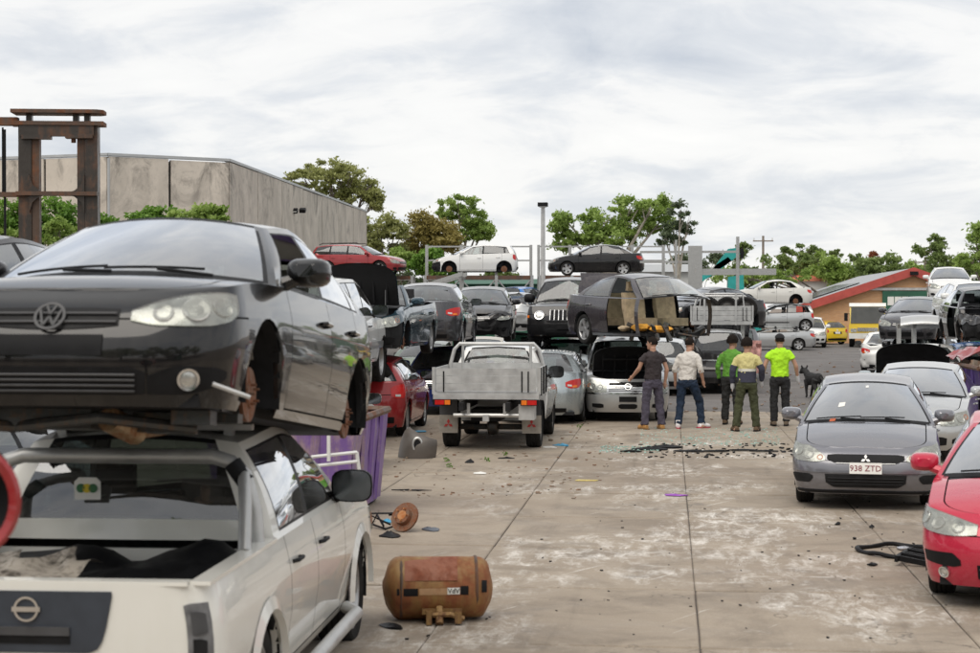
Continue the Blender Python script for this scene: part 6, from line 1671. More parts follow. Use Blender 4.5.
shard('long dark metal strip across the lane', 411, 491, .50, .06, BLK, 15, rot=4, bend=.01)
# brake disc pile beside the bin
xq, yq = XY(404, 18.2); disc = empty('brake_disc', (xq, yq, .16), (R(62), 0, R(-28))); tag(disc, 'rusty brake disc leaning on loose parts by the purple bin', 'brake disc')
m_ = MB(); m_.lathe([(.03, .05), (.09, .05), (.10, .0), (.165, 0), (.165, -.025), (.09, -.025), (.03, .02), (.03, .05)], 30, 'z'); m_.build('rotor', DISC, disc)
m_ = MB(); m_.lathe([(0, .055), (.05, .055), (.055, .05)], 14, 'z')
for k in range(5): a = 2 * PI * k / 5; m_.tube([(.07 * math.cos(a), .07 * math.sin(a), .03), (.07 * math.cos(a), .07 * math.sin(a), .08)], .008, 5)
m_.build('hub', rust('hub_rust', (.42, .2, .08), (.4, .14, .04), .6, .7, .3, 9), disc)
shard('black plastic trim under the rusty brake disc', 390, 537, .42, .26, BLK, 16, bend=.12); shard('grey plastic fin beside the rusty brake disc', 430, 531, .30, .18, flat('slate_grey_plastic', (.07, .08, .10), .4), 17, bend=.07); shard('dull blue plastic piece by the rusty brake disc', 388, 523, .16, .12, MATS['blue_plastic'], 18, bend=.08)
cab_ = MB(); rg = random.Random(5); pts = [Vector((rg.uniform(-.2, .2), rg.uniform(-.15, .15), .02 + .16 * rg.random())) for _ in range(12)]
cab_.tube(pts, .012, 5); tag(cab_.build('wire_loom', BLK, None, loc=(*XY(383, 18.4), 0)), 'tangle of black wiring beside the purple bin', 'wiring')
# taupe bumper shell
xq, yq = XY(412, 27.0); bs = empty('bumper_shell', (xq, yq, 0), (0, 0, R(-20))); tag(bs, 'taupe plastic bumper shell with oval hole standing by the bin', 'car part')
TAUPE = flat('taupe_plastic', (.085, .072, .062), .45, 0, .2, 4); m_ = MB(); rows = []
for i in range(13):
    a = R(-85 + 170 * i / 12); rows.append([(.33 * math.sin(a) * (1 - .30 * (j / 6) ** 2) + .10 * (j / 6), -.30 * math.cos(a) * (1 - .55 * (j / 6) ** 1.6) + .2, .01 + .38 * math.sin(PI / 2 * j / 6) * (1 - .25 * math.sin(a)) ) for j in range(7)])
m_.grid(rows); m_.build('shell', TAUPE, bs)
m_ = MB(); m_.lathe([(.055, 0), (.07, .012), (.085, 0)], 20, 'z'); m_.xf(Matrix.Translation((.12, -.045, .22)) @ Matrix.Rotation(R(28), 4, 'Z') @ Matrix.Rotation(R(90), 4, 'X') @ Matrix.Scale(1.5, 4, (0, 1, 0))); m_.build('hole_trim', ALU, bs)
m_ = MB(); m_.lathe([(0, .004), (.055, .004)], 20, 'z'); m_.xf(Matrix.Translation((.12, -.047, .22)) @ Matrix.Rotation(R(28), 4, 'Z') @ Matrix.Rotation(R(90), 4, 'X') @ Matrix.Scale(1.5, 4, (0, 1, 0))); m_.build('hole', BLK, bs)
# hose and grille by the red sedan
d0 = GD(553); x0, y0 = XY(895, d0); hose = MB(); P_ = []
for k in range(22):
    a = R(10 + 300 * k / 21); P_.append((.34 * math.cos(a) * (1 + .1 * math.sin(3 * a)), .42 * math.sin(a) + .05 * math.sin(2 * a), .022 + .01 * math.sin(5 * a)))
P_ += [(.42, -.25, .03), (.48, -.1, .05)]
hose.tube(P_, .022, 8); tag(hose.build('rubber_hose', BLK, None, loc=(x0, y0, 0)), 'curled black rubber hose on the concrete beside the red sedan', 'hose')
gp_ = empty('broken_grille', (*XY(922, GD(563)), .0), (0, R(8), R(-20))); tag(gp_, 'broken black plastic grille lying against the red sedan wheel', 'car part')
for k in range(5): MB().box((0, -.28 + .14 * k, .05 + .01 * (k % 2)), (.34, .03, .05)).build('slat', BLK, gp_, smooth=False)
for sx in (-1, 1): MB().box((sx * .17, 0, .045), (.03, .64, .06)).build('frame_bar', BLK, gp_, smooth=False)
shard('silver foil scrap inside the curled hose', 904, 549, .26, .14, flat('foil', (.6, .6, .64), .25, .8), 21, bend=.03); shard('small black clip on the concrete near the hose', 873, 566, .12, .08, BLK, 22, bend=.04)
shard('small dark offcut in front of the grey sedan', 838, 525, .10, .07, BLK, 23); shard('thin dark scrap in front of the grey sedan', 872, 528, .10, .05, BLK, 24)
# strip of torn rubber and glass crumbs behind the men
for i, (px, py, w_, h_, rot) in enumerate([(648, 450, .75, .18, 3), (668, 448, .8, .30, 8), (690, 452, .6, .12, -4), (716, 452, .5, .10, 3), (742, 451, .55, .10, 0), (765, 452, .5, .08, 2), (632, 452, .4, .16, 0)]):
    shard(['torn black rubber mat, lumpy piece in the debris strip', 'raised black rubber mat, largest piece in the debris strip', 'flat black rubber strip joining the raised mat in the debris', 'ragged black strip at the middle of the debris strip', 'thin black rubber strip behind the hi-vis man', 'thin end of the black debris strip toward the grey sedan', 'small black rubber lump at the end of the debris strip'][i], px, py, w_, h_, BLK, 30 + i, 'rubber_strip', .02, rot, .10 if i < 2 else .03, 'rubber', 'torn rubber in the debris strip')
rg = np.random.default_rng(4); V_, F_ = [], []
def crumbs(name, label, n_, px0, px1, py0, py1, smin, smax, mat, seed):
    rr = random.Random(seed); m_ = MB()
    for _ in range(n_):
        py = rr.uniform(py0, py1); x, y = XY(rr.uniform(px0, px1), GD(py)); s = rr.uniform(smin, smax); M = Matrix.Rotation(rr.uniform(0, 6), 3, 'Z') @ Matrix.Rotation(rr.uniform(-.5, .5), 3, 'X')
        m_.box((x, y, s * .25), (s * rr.uniform(.6, 1.8), s, s * rr.uniform(.2, .6)), M)
    return tag(m_.build(name, mat, None, smooth=False, merge=0), label, 'debris', None, 'stuff')
crumbs('debris', 'small dark debris scattered along the rubber strip', 150, 620, 800, 444, 458, .012, .045, BLK, 1)
crumbs('debris', 'pale crumbs scattered along the rubber strip', 60, 610, 800, 440, 460, .01, .03, WHTP, 2)
GLC = flat('glass_crumbs', (.35, .52, .46), .2, 0, .2, 30)
crumbs('glass_crumbs', 'greenish broken window glass around the men', 520, 640, 780, 428, 446, .008, .03, GLC, 3)
crumbs('glass_crumbs', 'greenish broken glass by the rubber strip', 200, 600, 660, 446, 453, .008, .03, GLC, 5)
crumbs('debris', 'small dark crumbs strewn over the concrete lane', 110, 400, 960, 440, 640, .006, .020, BLK, 6)
crumbs('debris', 'rusty crumbs beside the left row of cars', 200, 395, 620, 420, 500, .012, .045, SCRAP, 7)
crumbs('debris', 'rubble crumbs on the far asphalt', 260, 640, 900, 352, 420, .02, .09, SCRAP, 8)
crumbs('debris', 'dark crumbs under the right row of cars', 40, 790, 960, 470, 560, .008, .025, BLK, 9)
# weeds
for i, (px, py) in enumerate([(505, 456), (487, 462), (449, 468), (580, 428), (446, 462)]):
    V, F = leaf_cloud([(0, 0, .04, .06, .035)], 50, .018, 200 + i); d = GD(py)
    o = inst('weed', mesh_np('weed', V, F, LIME), None, (*XY(px, d), 0)); tag(o, ['small weed sprouting behind the tray ute', 'tiny weed by the rubber block', 'weed growing from the slab joint near the bumper shell', 'weed growing beside the people mover', 'straggly weed at the foot of the tray ute'][i], 'weed', 'weeds in the slab joints')
# stillage frame with a loose bonnet, right side
sf = empty('steel_stillage', (*XY(932, 46), 0), (0, 0, R(-6))); tag(sf, 'grey steel stillage frame behind the white sedan', 'frame')
for x in (-.85, -.45, .45, .85):
    for y in (0, 1.2): MB().box((x, y, .95), (.09, .08, 1.9)).build('post', STEEL, sf, smooth=False)
for y in (0, 1.2):
    for z in (.5, 1.25, 1.86): MB().box((0, y - .01, z), (1.84, .06, .12)).build('beam', STEEL, sf, smooth=False)
lbn = MB(); rows = [[(-.62 + 1.24 * i / 10, -.35 + 1.0 * j / 8, .06 * (1 - ((i - 5) / 5) ** 2) + .10 * math.sin(PI * j / 8) - (.12 if j == 0 else 0)) for j in range(9)] for i in range(11)]
lbn.grid(rows); lbn.grid([[(p[0], p[1], p[2] - .02) for p in r2] for r2 in rows]); tag(lbn.build('loose_bonnet', SILV, None, loc=(*XY(924, 46), 2.0), rot=(0, 0, R(-6))), 'loose silver bonnet lying on the steel stillage', 'car part')
rdp = MB(); rows = [[(-.5 + 1.0 * i / 10, -.4 + .8 * j / 8, .12 * mnoise.noise((i * .5, j * .5, 2.2)) + .25 * math.sin(PI * i / 10)) for j in range(9)] for i in range(11)]
rdp.grid(rows); rdp.grid([[(p[0], p[1], p[2] - .015) for p in r2] for r2 in rows]); tag(rdp.build('crumpled_panel', REDW, None, loc=(*XY(978, 31.5), 1.36), rot=(0, R(10), R(20))), 'crumpled red panel lying in the dark purple bin', 'car part')
pkp = MB(); rows = [[(-.2 + .4 * i / 8 + .1 * mnoise.noise((i, j, 3.0)), .12 * mnoise.noise((i * .7, j * .7, 5.0)), .9 * j / 10) for j in range(11)] for i in range(9)]
pkp.grid(rows); pkp.grid([[(p[0], p[1] + .02, p[2]) for p in r2] for r2 in rows]); tag(pkp.build('crumpled_panel', flat('pink_metal', (.55, .30, .27), .5, .1, .4, 9), None, loc=(*XY(754, 47), 0.55)), 'crumpled pinkish metal sheet beside the black SUV', 'car part')
# red panel edge at the left
drm = empty('red_drum_shell', (*XY(-44, 5.6), ZZ(503, 5.6)), (0, 0, R(26))); tag(drm, 'blurred red rounded shell with hollow dark inside, beside the ute', 'car part')
m_ = MB(); m_.lathe([(.165, .0), (.19, -.012), (.205, .0), (.21, .12), (.20, .26)], 36, 'y'); m_.build('shell', RED, drm)
m_ = MB(); m_.lathe([(0, .12), (.10, .11), (.17, .05), (.17, .0)], 30, 'y'); m_.build('inside', BLK, drm)
m_ = MB(); m_.tube([(-.10, .14, -1.75), (-.10, .14, -.1)], .04, 8); m_.build('stand', BLK, drm)

# ------------------------------------------------------------------ people
SKIN = flat('skin_tone', (.42, .235, .16), .55, 0, .10, 6); HAIR = flat('dark_hair', (.014, .010, .008), .8, 0, .3, 40, .5); HAIR.node_tree.nodes['Principled BSDF'].inputs['Specular IOR Level'].default_value = .12
def cloth(name, c, var=.16):
    if name in MATS: return MATS[name]
    m = flat(name, c, .88, 0, var, 7); nt = m.node_tree; b = nt.nodes['Principled BSDF']; v = _vec(nt); n_ = _noise(nt, v, 9, 5, .6, 1.0); _bump(nt, b, n_, .5, .03); return m
def oval(c, rx, ry, n_=16, tilt=None):
    o = []
    for k in range(n_):
        a = 2 * PI * k / n_; p = Vector((rx * math.cos(a), ry * math.sin(a), 0))
        o.append(Vector(c) + p)
    return o
def capped(mb, rings):
    n_ = len(rings[0]); b_ = len(mb.v); mb.grid(rings, True); mb.f.append(tuple(b_ + k for k in range(n_))); e_ = b_ + (len(rings) - 1) * n_; mb.f.append(tuple(e_ + k for k in range(n_))[::-1]); return mb
def limb(mb, pts, rs, n_=12): mb.tube(pts, rs, n_); return mb
def remesh(o, vox, sm=4, fold=0.0):
    r_ = o.modifiers.new('remesh', 'REMESH'); r_.mode = 'VOXEL'; r_.voxel_size = vox; r_.use_smooth_shade = True
    s_ = o.modifiers.new('smooth', 'SMOOTH'); s_.factor = .5; s_.iterations = sm
    if fold:
        tx = bpy.data.textures.get('folds') or bpy.data.textures.new('folds', 'CLOUDS'); tx.noise_scale = .085; tx.noise_depth = 2
        d_ = o.modifiers.new('folds', 'DISPLACE'); d_.texture = tx; d_.strength = fold; d_.mid_level = .5; d_.texture_coords = 'GLOBAL'
    return o
def bez(a, b, c, n_=5):
    a, b, c = Vector(a), Vector(b), Vector(c); return [(a * (1 - t) ** 2 + b * 2 * t * (1 - t) + c * t * t) for t in [i / n_ for i in range(n_ + 1)]]
def person(label, px, d, rz, h, pose, shirt, trous, boots, sleeve='short', hair='short', head_rz=0, group=None, gloves=None, cap=None, lean=(0, 0), fore=None, hem=.96):
    x, y = XY(px, d); root = empty('person', (x, y, 0), (0, 0, R(rz))); tag(root, label, 'person'); k = h / 1.76; root.scale = (k, k, k)
    ln = lambda z: Vector((lean[0] * max(0, z - .9), lean[1] * max(0, z - .9), 0))
    hip = {s: Vector((s * .095, 0, .90)) for s in (-1, 1)}; sho = {s: Vector((s * .180, 0, 1.405)) + ln(1.405) for s in (-1, 1)}
    kn = {s: Vector(pose['knee'][0 if s < 0 else 1]) for s in (-1, 1)}; an = {s: Vector(pose['ankle'][0 if s < 0 else 1]) for s in (-1, 1)}
    el = {s: Vector(pose['elbow'][0 if s < 0 else 1]) + ln(1.15) for s in (-1, 1)}; wr = {s: Vector(pose['wrist'][0 if s < 0 else 1]) + ln(.9) for s in (-1, 1)}
    fo_ = {s: R(pose.get('foot', (8, -8))[0 if s < 0 else 1]) for s in (-1, 1)}
    # body
    b = MB(); hc = Vector((0, .035, 1.635)) + ln(1.6)
    tor = [(.84, .10, .085), (.92, .155, .105), (1.02, .145, .10), (1.12, .145, .10), (1.28, .155, .10), (1.36, .145, .09), (1.42, .09, .07), (1.48, .060, .058), (1.56, .056, .06)]
    capped(b, [oval(Vector((0, 0, z)) + ln(z), rx, ry) for z, rx, ry in tor])
    Hm = Matrix.Rotation(R(head_rz), 3, 'Z')
    hd_ = [(-.125, .030, .035, .045), (-.11, .050, .055, .035), (-.07, .064, .082, .012), (-.02, .072, .092, 0), (.03, .076, .096, -.004), (.07, .070, .088, -.008), (.10, .052, .064, -.01), (.115, .02, .025, -.01)]
    capped(b, [[hc + Hm @ Vector((1.06 * rx * math.cos(2 * PI * q / 16), 1.05 * ry * math.sin(2 * PI * q / 16) + cy, z)) for q in range(16)] for z, rx, ry, cy in hd_])
    b.tube([hc + Hm @ Vector((0, .085, .005)), hc + Hm @ Vector((0, .112, -.035)), hc + Hm @ Vector((0, .085, -.045))], [.010, .016, .010], 8)
    for s in (-1, 1): b.tube([hc + Hm @ Vector((s * .070, -.002, .018)), hc + Hm @ Vector((s * .088, -.014, .005)), hc + Hm @ Vector((s * .072, -.002, -.035))], [.012, .016, .009], 7)
    b.tube([hc + Hm @ Vector((-.022, .080, -.072)), hc + Hm @ Vector((0, .090, -.070)), hc + Hm @ Vector((.022, .080, -.072))], .009, 6)
    for s in (-1, 1):
        limb(b, bez(sho[s] + Vector((-s * .04, 0, .0)), sho[s] + Vector((s * .03, 0, -.02)), el[s]) + bez(el[s], el[s], wr[s])[1:], [.040, .044, .046, .044, .042, .040, .043, .043, .039, .033, .027])
        limb(b, bez(hip[s], hip[s], kn[s]) + bez(kn[s], kn[s], an[s])[1:], [.085, .085, .078, .070, .060, .052, .054, .058, .052, .042, .036])
        limb(b, [an[s] + Vector((0, -.05, -.05)), an[s] + Vector((math.sin(-fo_[s]) * .16, math.cos(fo_[s]) * .16, -.06))], [.035, .030])
        # hand
        dv = (wr[s] - el[s]).normalized(); side = Vector((0, 1, 0)) - dv * dv.y
        side = side.normalized() if side.length > .1 else Vector((1, 0, 0)); nr = dv.cross(side).normalized() * (-s)
        pc = wr[s] + dv * .045
        b.tube([wr[s] - dv * .02, wr[s] + dv * .03, wr[s] + dv * .085], [.026, .034, .032], 8)
        for q, (o_, ln_) in enumerate(((.030, .072), (.011, .082), (-.009, .077), (-.028, .060))):
            p0 = wr[s] + dv * .075 + side * o_; p1 = p0 + dv * ln_ * .5 + side * o_ * .15; p2 = p1 + (dv * .8 - nr * .5).normalized() * ln_ * .5; b.tube([p0, p1, p2], [.0105, .0095, .0075], 6)
        t0 = wr[s] + dv * .03 + side * .028; b.tube([t0, t0 + (dv * .6 + side * .7).normalized() * .045, t0 + (dv * .6 + side * .7).normalized() * .045 + dv * .035], [.013, .011, .009], 6)
    bo_ = remesh(b.build('body', SKIN, root, merge=0), .0085, 3)
    # eyes
    for s in (-1, 1):
        q = MB(); q.lathe([(0, .008), (.006, .006), (.009, 0)], 8, 'y'); q.xf(Matrix.Translation(hc + Hm @ Vector((s * .032, .083, .008))) @ Hm.to_4x4()); q.build('eye', HAIR, bo_)
    # shirt
    sh_ = MB(); e_ = .022
    st_ = [(hem - .02, .168, .128), (hem + .02, .170, .130), (1.06, .166, .125), (1.18, .166, .125), (1.30, .184, .132), (1.39, .182, .122), (1.445, .135, .098), (1.49, .075, .074)]
    capped(sh_, [[p + Vector((0, 0, .012 * math.sin(i * 2.1 + z * 9))) + Vector((.010 * mnoise.noise((p.x * 9, p.y * 9, z * 9 + px)), .012 * mnoise.noise((p.x * 8, p.y * 8, z * 7 + px + 5)), 0)) for i, p in enumerate(oval(Vector((0, 0, z)) + ln(z), rx, ry, 20))] for z, rx, ry in st_])
    for s in (-1, 1):
        up = bez(sho[s] + Vector((-s * .07, 0, -.0)), sho[s] + Vector((s * .03, 0, -.01)), el[s])
        if sleeve == 'short': q = [p for p in up[:4]] + [up[3].lerp(up[4], .4)]; limb(sh_, q, [.058, .064, .066, .067, .068])
        elif sleeve == 'roll': limb(sh_, up + [el[s].lerp(wr[s], .25)], [.056, .062, .062, .060, .058, .056, .056])
        else: limb(sh_, up + bez(el[s], el[s], wr[s])[1:-1] + [el[s].lerp(wr[s], .96)], [.056, .062, .062, .060, .058, .056, .056, .054, .050, .046, .042])
    remesh(sh_.build('shirt', shirt, root, merge=0), .011, 3, .040)
    if fore:
        f_ = MB()
        for s in (-1, 1): limb(f_, [sho[s].lerp(el[s], .62), el[s], el[s].lerp(wr[s], .5), el[s].lerp(wr[s], .97)], [.070, .064, .058, .048])
        remesh(f_.build('sleeve', fore, root, merge=0), .011, 3, .03)
        f_ = MB(); capped(f_, [oval(Vector((0, 0, z)) + ln(z), rx, ry, 20) for z, rx, ry in ((hem - .03, .178, .138), (1.06, .176, .135), (1.135, .174, .133))]); f_.build('lower_panel', fore, root)
        f_ = MB(); capped(f_, [oval(Vector((0, 0, z)) + ln(z), rx, ry, 20) for z, rx, ry in ((1.135, .178, .137), (1.185, .178, .137))]); f_.build('reflective_band', flat('reflective_tape', (.60, .58, .50), .4, .2), root)
    # trousers
    tr_ = MB(); capped(tr_, [oval((0, 0, z), rx, ry, 18) for z, rx, ry in ((.80, .115, .10), (.86, .168, .125), (.94, .168, .125), (1.0, .155, .118))])
    for s in (-1, 1):
        lg = bez(hip[s], hip[s], kn[s]) + bez(kn[s], kn[s], an[s])[1:]
        lg = [p + Vector((.006 * mnoise.noise((i, s, px)), .006 * mnoise.noise((s, i, px)), 0)) for i, p in enumerate(lg)]
        limb(tr_, lg, [.108, .108, .102, .094, .086, .080, .080, .080, .076, .073, .074], 14)
    remesh(tr_.build('trousers', trous, root, merge=0), .011, 3, .045)
    # boots
    for s in (-1, 1):
        q = MB(); f0 = an[s]; dirf = Vector((-math.sin(fo_[s]), math.cos(fo_[s]), 0)); zt = max(0.0, an[s].z - .085)
        base = Vector((f0.x, f0.y, zt))
        limb(q, [f0 + Vector((0, 0, .08)), f0, base + Vector((0, 0, .05))], [.056, .054, .05], 10)
        limb(q, [base - dirf * .07 + Vector((0, 0, .045)), base + dirf * .05 + Vector((0, 0, .052)), base + dirf * .15 + Vector((0, 0, .042)), base + dirf * .20 + Vector((0, 0, .035))], [.043, .050, .046, .032], 12)
        bt = remesh(q.build('boot', boots[0], root, merge=0), .009, 2)
        so = MB(); so.prism([(base.x + a_, base.y + b__) for a_, b__ in [((dirf * u + Vector((-dirf.y, dirf.x, 0)) * v)[0], (dirf * u + Vector((-dirf.y, dirf.x, 0)) * v)[1]) for u, v in ((-.11, -.03), (-.11, .03), (-.05, .045), (.10, .05), (.20, .03), (.22, 0), (.20, -.03), (.10, -.05), (-.05, -.045))]], .022, 'z', zt + .001); so.build('sole', boots[1], bt, smooth=False)
    # hair or cap
    hr = MB(); rows = []
    for i in range(10):
        th = R(4 + 100 * i / 9); row = []
        for j in range(24):
            a = 2 * PI * j / 24; front = max(0, math.sin(a)); lim = 1.0 - .42 * front + .06 * mnoise.noise((math.cos(a) * 3, math.sin(a) * 3, px))
            t2 = th * lim; bump = (.014 if hair == 'curly' else .003) * mnoise.noise((math.cos(a) * 5 * (1 + i * .2), math.sin(a) * 5, i * .9 + px)); ex = .032 if hair == 'curly' else .008
            rr = Vector((.080 + ex + bump, .102 + ex + bump, .114 + ex + bump)); row.append(hc + Hm @ Vector((rr.x * math.sin(t2) * math.cos(a), rr.y * math.sin(t2) * math.sin(a) - .006, .006 + rr.z * math.cos(t2))))
        rows.append(row)
    hr.grid(rows, True); hr.f.append(tuple(range(24))); hr.build('hair', HAIR if not cap else HAIR, root)
    if cap:
        c = MB(); rows = []
        for i in range(7):
            th = R(4 + 76 * i / 6); rows.append([hc + Hm @ Vector((.098 * math.sin(th) * math.cos(a), .118 * math.sin(th) * math.sin(a) - .004, .03 + .105 * math.cos(th))) for a in [2 * PI * j / 20 for j in range(20)]])
        c.grid(rows, True); c.f.append(tuple(range(20))); co = c.build('cap', cap, root)
        c = MB(); c.add([hc + Hm @ Vector(p) for p in ((-.07, .08, .05), (.07, .08, .05), (.06, .18, .035), (-.06, .18, .035), (-.07, .08, .06), (.07, .08, .06), (.06, .18, .045), (-.06, .18, .045))], [(0, 1, 2, 3), (4, 7, 6, 5), (0, 4, 5, 1), (1, 5, 6, 2), (2, 6, 7, 3), (3, 7, 4, 0)]); c.build('cap_peak', cap, co)
    if gloves:
        for s in (-1, 1):
            dv = (wr[s] - el[s]).normalized(); q = MB(); limb(q, [wr[s] - dv * .03, wr[s] + dv * .05, wr[s] + dv * .10], [.036, .042, .038], 10)
            side = Vector((0, 1, 0)) - dv * dv.y; side = side.normalized() if side.length > .1 else Vector((1, 0, 0))
            for o_, ln_ in ((.030, .075), (.011, .085), (-.009, .080), (-.028, .064)): p0 = wr[s] + dv * .08 + side * o_; q.tube([p0, p0 + dv * ln_], [.0135, .011], 6)
            t0 = wr[s] + dv * .03 + side * .03; q.tube([t0, t0 + (dv * .7 + side * .7) * .06], [.016, .012], 6); remesh(q.build('glove', gloves, root, merge=0), .0075, 2)
    return root
stand = dict(knee=((-.11, .02, .50), (.11, .02, .50)), ankle=((-.12, 0, .09), (.13, 0, .09)), elbow=((-.27, -.03, 1.14), (.27, -.03, 1.14)), wrist=((-.27, .06, .90), (.27, .06, .90)))
def P_(**k): d = dict(stand); d.update(k); return d
person('man in dark brown t-shirt, purple grey trousers and tan boots', 653, 33.3, 28, 1.80, P_(ankle=((-.17, 0, .09), (.17, -.04, .09)), knee=((-.14, .02, .50), (.14, 0, .50)), elbow=((-.26, .06, 1.16), (.27, -.05, 1.14)), wrist=((-.30, .26, 1.00), (.27, .02, .90))),
       cloth('brown_tee', (.032, .024, .026)), cloth('purple_grey_trousers', (.062, .054, .078)), (flat('tan_boot', (.42, .22, .07), .7, 0, .2, 12), flat('tan_sole', (.20, .12, .05), .8)), 'short', 'short', 40)
person('man in light grey rolled sleeve shirt, navy jeans and white sneakers', 687, 33.6, -12, 1.78, P_(ankle=((-.14, -.16, .09), (.27, .10, .09)), knee=((-.12, .0, .50), (.22, .16, .50)), foot=(10, -40), elbow=((-.25, -.02, 1.14), (.26, -.04, 1.14)), wrist=((-.24, .06, .90), (.30, .08, .92))),
       cloth('pale_grey_shirt', (.58, .55, .51), .06), cloth('navy_jeans', (.008, .020, .045)), (flat('white_sneaker', (.72, .70, .70), .6), flat('red_sole', (.45, .05, .08), .7)), 'roll', 'short', -25, lean=(.05, .10))
person('man in green jersey and black trousers walking beside the hi-vis man', 731, 34.7, -18, 1.80, P_(elbow=((-.27, -.04, 1.14), (.26, .05, 1.15)), wrist=((-.26, .06, .90), (.2, .2, 1.0))),
       cloth('green_jersey', (.11, .30, .035)), cloth('black_trousers', (.018, .018, .018)), (flat('brown_boot', (.13, .085, .05), .8, 0, .2, 12), BLK), 'long', 'curly', -20, lean=(.02, .06), gloves=BLK)
person('man in faded yellow and navy hi-vis work shirt, olive trousers', 747, 32.8, -4, 1.78, P_(ankle=((-.20, -.04, .09), (.18, .02, .09)), knee=((-.15, .03, .50), (.14, .04, .50)), elbow=((-.27, -.02, 1.14), (.28, -.02, 1.16)), wrist=((-.27, .05, .90), (.27, .12, .95)), foot=(25, -15)),
       cloth('faded_hivis', (.56, .50, .22), .14), cloth('olive_trousers', (.045, .050, .022)), (MATS['brown_boot'], BLK), 'roll', 'curly', -30, fore=cloth('navy_panel', (.035, .036, .058)), lean=(0, .12), gloves=flat('grey_glove', (.5, .5, .52), .8))
person('man in bright lime t-shirt, black trousers, cap and grey gloves', 780, 34.3, 2, 1.84, P_(ankle=((-.11, 0, .09), (.12, .02, .09)), elbow=((-.29, -.03, 1.15), (.30, -.03, 1.15)), wrist=((-.33, .04, .92), (.34, .05, .93))),
       cloth('lime_tee', (.42, .80, .02), .10), cloth('charcoal_trousers', (.016, .016, .018)), (flat('dusty_boot', (.16, .12, .085), .8, 0, .2, 12), BLK), 'short', 'short', 0, cap=cloth('black_cap', (.014, .014, .016)), gloves=MATS['grey_glove'])

# ------------------------------------------------------------------ dog
xq, yq = XY(814, 44.5); dog = empty('dog', (xq, yq, 0), (0, 0, R(20))); tag(dog, 'black dog walking away across the yard', 'dog'); FUR = flat('black_fur', (.012, .011, .011), .75, 0, .4, 30, .6)
b = MB()
spine = [(-.40, .52, .085, .10), (-.30, .54, .115, .13), (-.12, .52, .115, .135), (.06, .50, .125, .16), (.22, .50, .125, .175), (.34, .53, .10, .14), (.42, .60, .075, .095)]
capped(b, [[(rx * math.cos(2 * PI * k / 14), y, z + rz_ * math.sin(2 * PI * k / 14)) for k in range(14)] for y, z, rx, rz_ in spine])
b.tube([(0, .36, .58), (-.02, .46, .68), (-.04, .52, .70)], [.10, .085, .08], 10)
b.tube([(-.04, .48, .71), (-.05, .56, .71), (-.06, .64, .66), (-.065, .71, .64)], [.07, .085, .055, .035], 10)
for s in (-1, 1):
    b.tube([(s * .055 - .04, .50, .77), (s * .085 - .04, .49, .83), (s * .07 - .04, .50, .86)], [.03, .024, .006], 6)
    f1 = .12 if s > 0 else -.06; r1 = -.12 if s > 0 else .06
    b.tube([(s * .09, .26, .48), (s * .10, .24, .34), (s * .10, .27 + f1 * .5, .20), (s * .10, .27 + f1, .05), (s * .10, .31 + f1, .03)], [.075, .055, .036, .028, .032], 9)
    b.tube([(s * .08, -.30, .50), (s * .11, -.26, .36), (s * .11, -.42 + r1 * .4, .22), (s * .11, -.38 + r1, .06), (s * .11, -.32 + r1, .03)], [.11, .085, .042, .028, .032], 9)
remesh(b.build('body', FUR, dog, merge=0), .014, 3)
m_ = MB(); m_.tube([(0, -.38, .56), (.02, -.50, .48), (.02, -.55, .36), (.0, -.60, .28)], [.035, .03, .025, .008], 8); m_.build('tail', FUR, dog)
print('objects', len(bpy.data.objects))

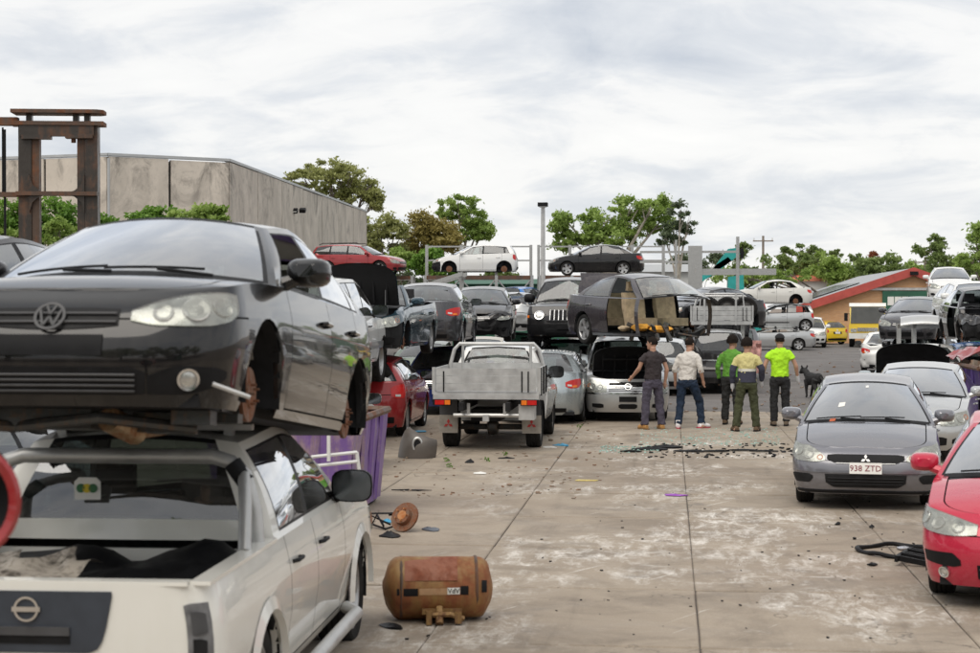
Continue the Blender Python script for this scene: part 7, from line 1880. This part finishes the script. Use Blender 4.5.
# torn foam and trim spilling from the aubergine wreck
FOAM = flat('orange_foam', (.62, .30, .04), .95, 0, .4, 9, .5)
wk = [o for o in bpy.data.objects if o.name.startswith('aubergine_wreck')][0]
for i, (x, y, z, sx, sy, sz) in enumerate(((.72, -.62, .36, .55, .30, .16), (1.05, -.35, .34, .40, .5, .14), (.15, -.66, .34, .35, .22, .12))):
    m_ = MB(); m_.lathe([(0, -.5), (.3, -.42), (.48, -.1), (.45, .2), (.25, .45), (0, .5)], 14, 'z'); m_.v = [(p[0] * sx * (1 + .5 * mnoise.noise((p[0] * 4, p[1] * 4, p[2] * 4 + i))) + x, p[1] * sy * (1 + .5 * mnoise.noise((p[1] * 5, p[0] * 4, i))) + y, p[2] * sz * (1 + .4 * mnoise.noise((p[2] * 5, p[1] * 4, i + 3))) + z) for p in m_.v]; m_.build('torn_foam', FOAM if i < 2 else TAN, wk)
m_ = MB(); rg = random.Random(8)
for i in range(26): M = Matrix.Rotation(rg.uniform(0, 3), 3, 'X') @ Matrix.Rotation(rg.uniform(0, 3), 3, 'Z'); m_.box((rg.uniform(.3, 1.45), rg.uniform(-.75, .6), rg.uniform(.18, .40)), (rg.uniform(.1, .4), rg.uniform(.03, .12), rg.uniform(.02, .08)), M)
tag(m_.build('torn_floor_metal', ENGM, wk, smooth=False), kind='stuff')

# paper and litter on the grey sedan's dash and bonnet edge
gs = [o for o in bpy.data.objects if o.get('label', '').startswith('steel grey sedan')][0]
B_ = make_body(LAN); xw0 = LAN['L'] / 2 - LAN['cowl']
def onscreen(y, u):
    f = y / B_.hw(1, LAN['cowl']); fa = abs(f); b = Vector((LAN['L'] / 2 - (LAN['cowl'] - LAN['bow'] * (1 - fa * fa)), y, B_.sh(LAN['cowl']) + LAN['crown'] * (1 - fa ** 2.4) - .01)); t = Vector((LAN['L'] / 2 - (LAN['wt'] - .1 * (1 - fa * fa)), f * LAN['yr'] * .985, pchip(LAN['roof'])(LAN['wt']) - .05 * min(1, abs(f)) ** 2.2)); p = b.lerp(t, u); p.x += .03 * math.sin(PI * u) + .006; return p
for nm, mt, y, u, w_, h_, lbl in (('windscreen_sticker', WHTP, -.36, .42, .09, .06, None), ('mirror_tag', WHTP, .0, .86, .05, .03, None), ('leaf_litter', flat('orange_bit', (.5, .12, .05), .6), -.42, .05, .07, .04, None)):
    q = MB(); q.add([onscreen(y - w_ / 2, u - h_), onscreen(y + w_ / 2, u - h_ * .7), onscreen(y + w_ / 2, u + h_), onscreen(y - w_ / 2, u + h_ * .8)], [(0, 1, 2, 3)]); q.build(nm, mt, gs)
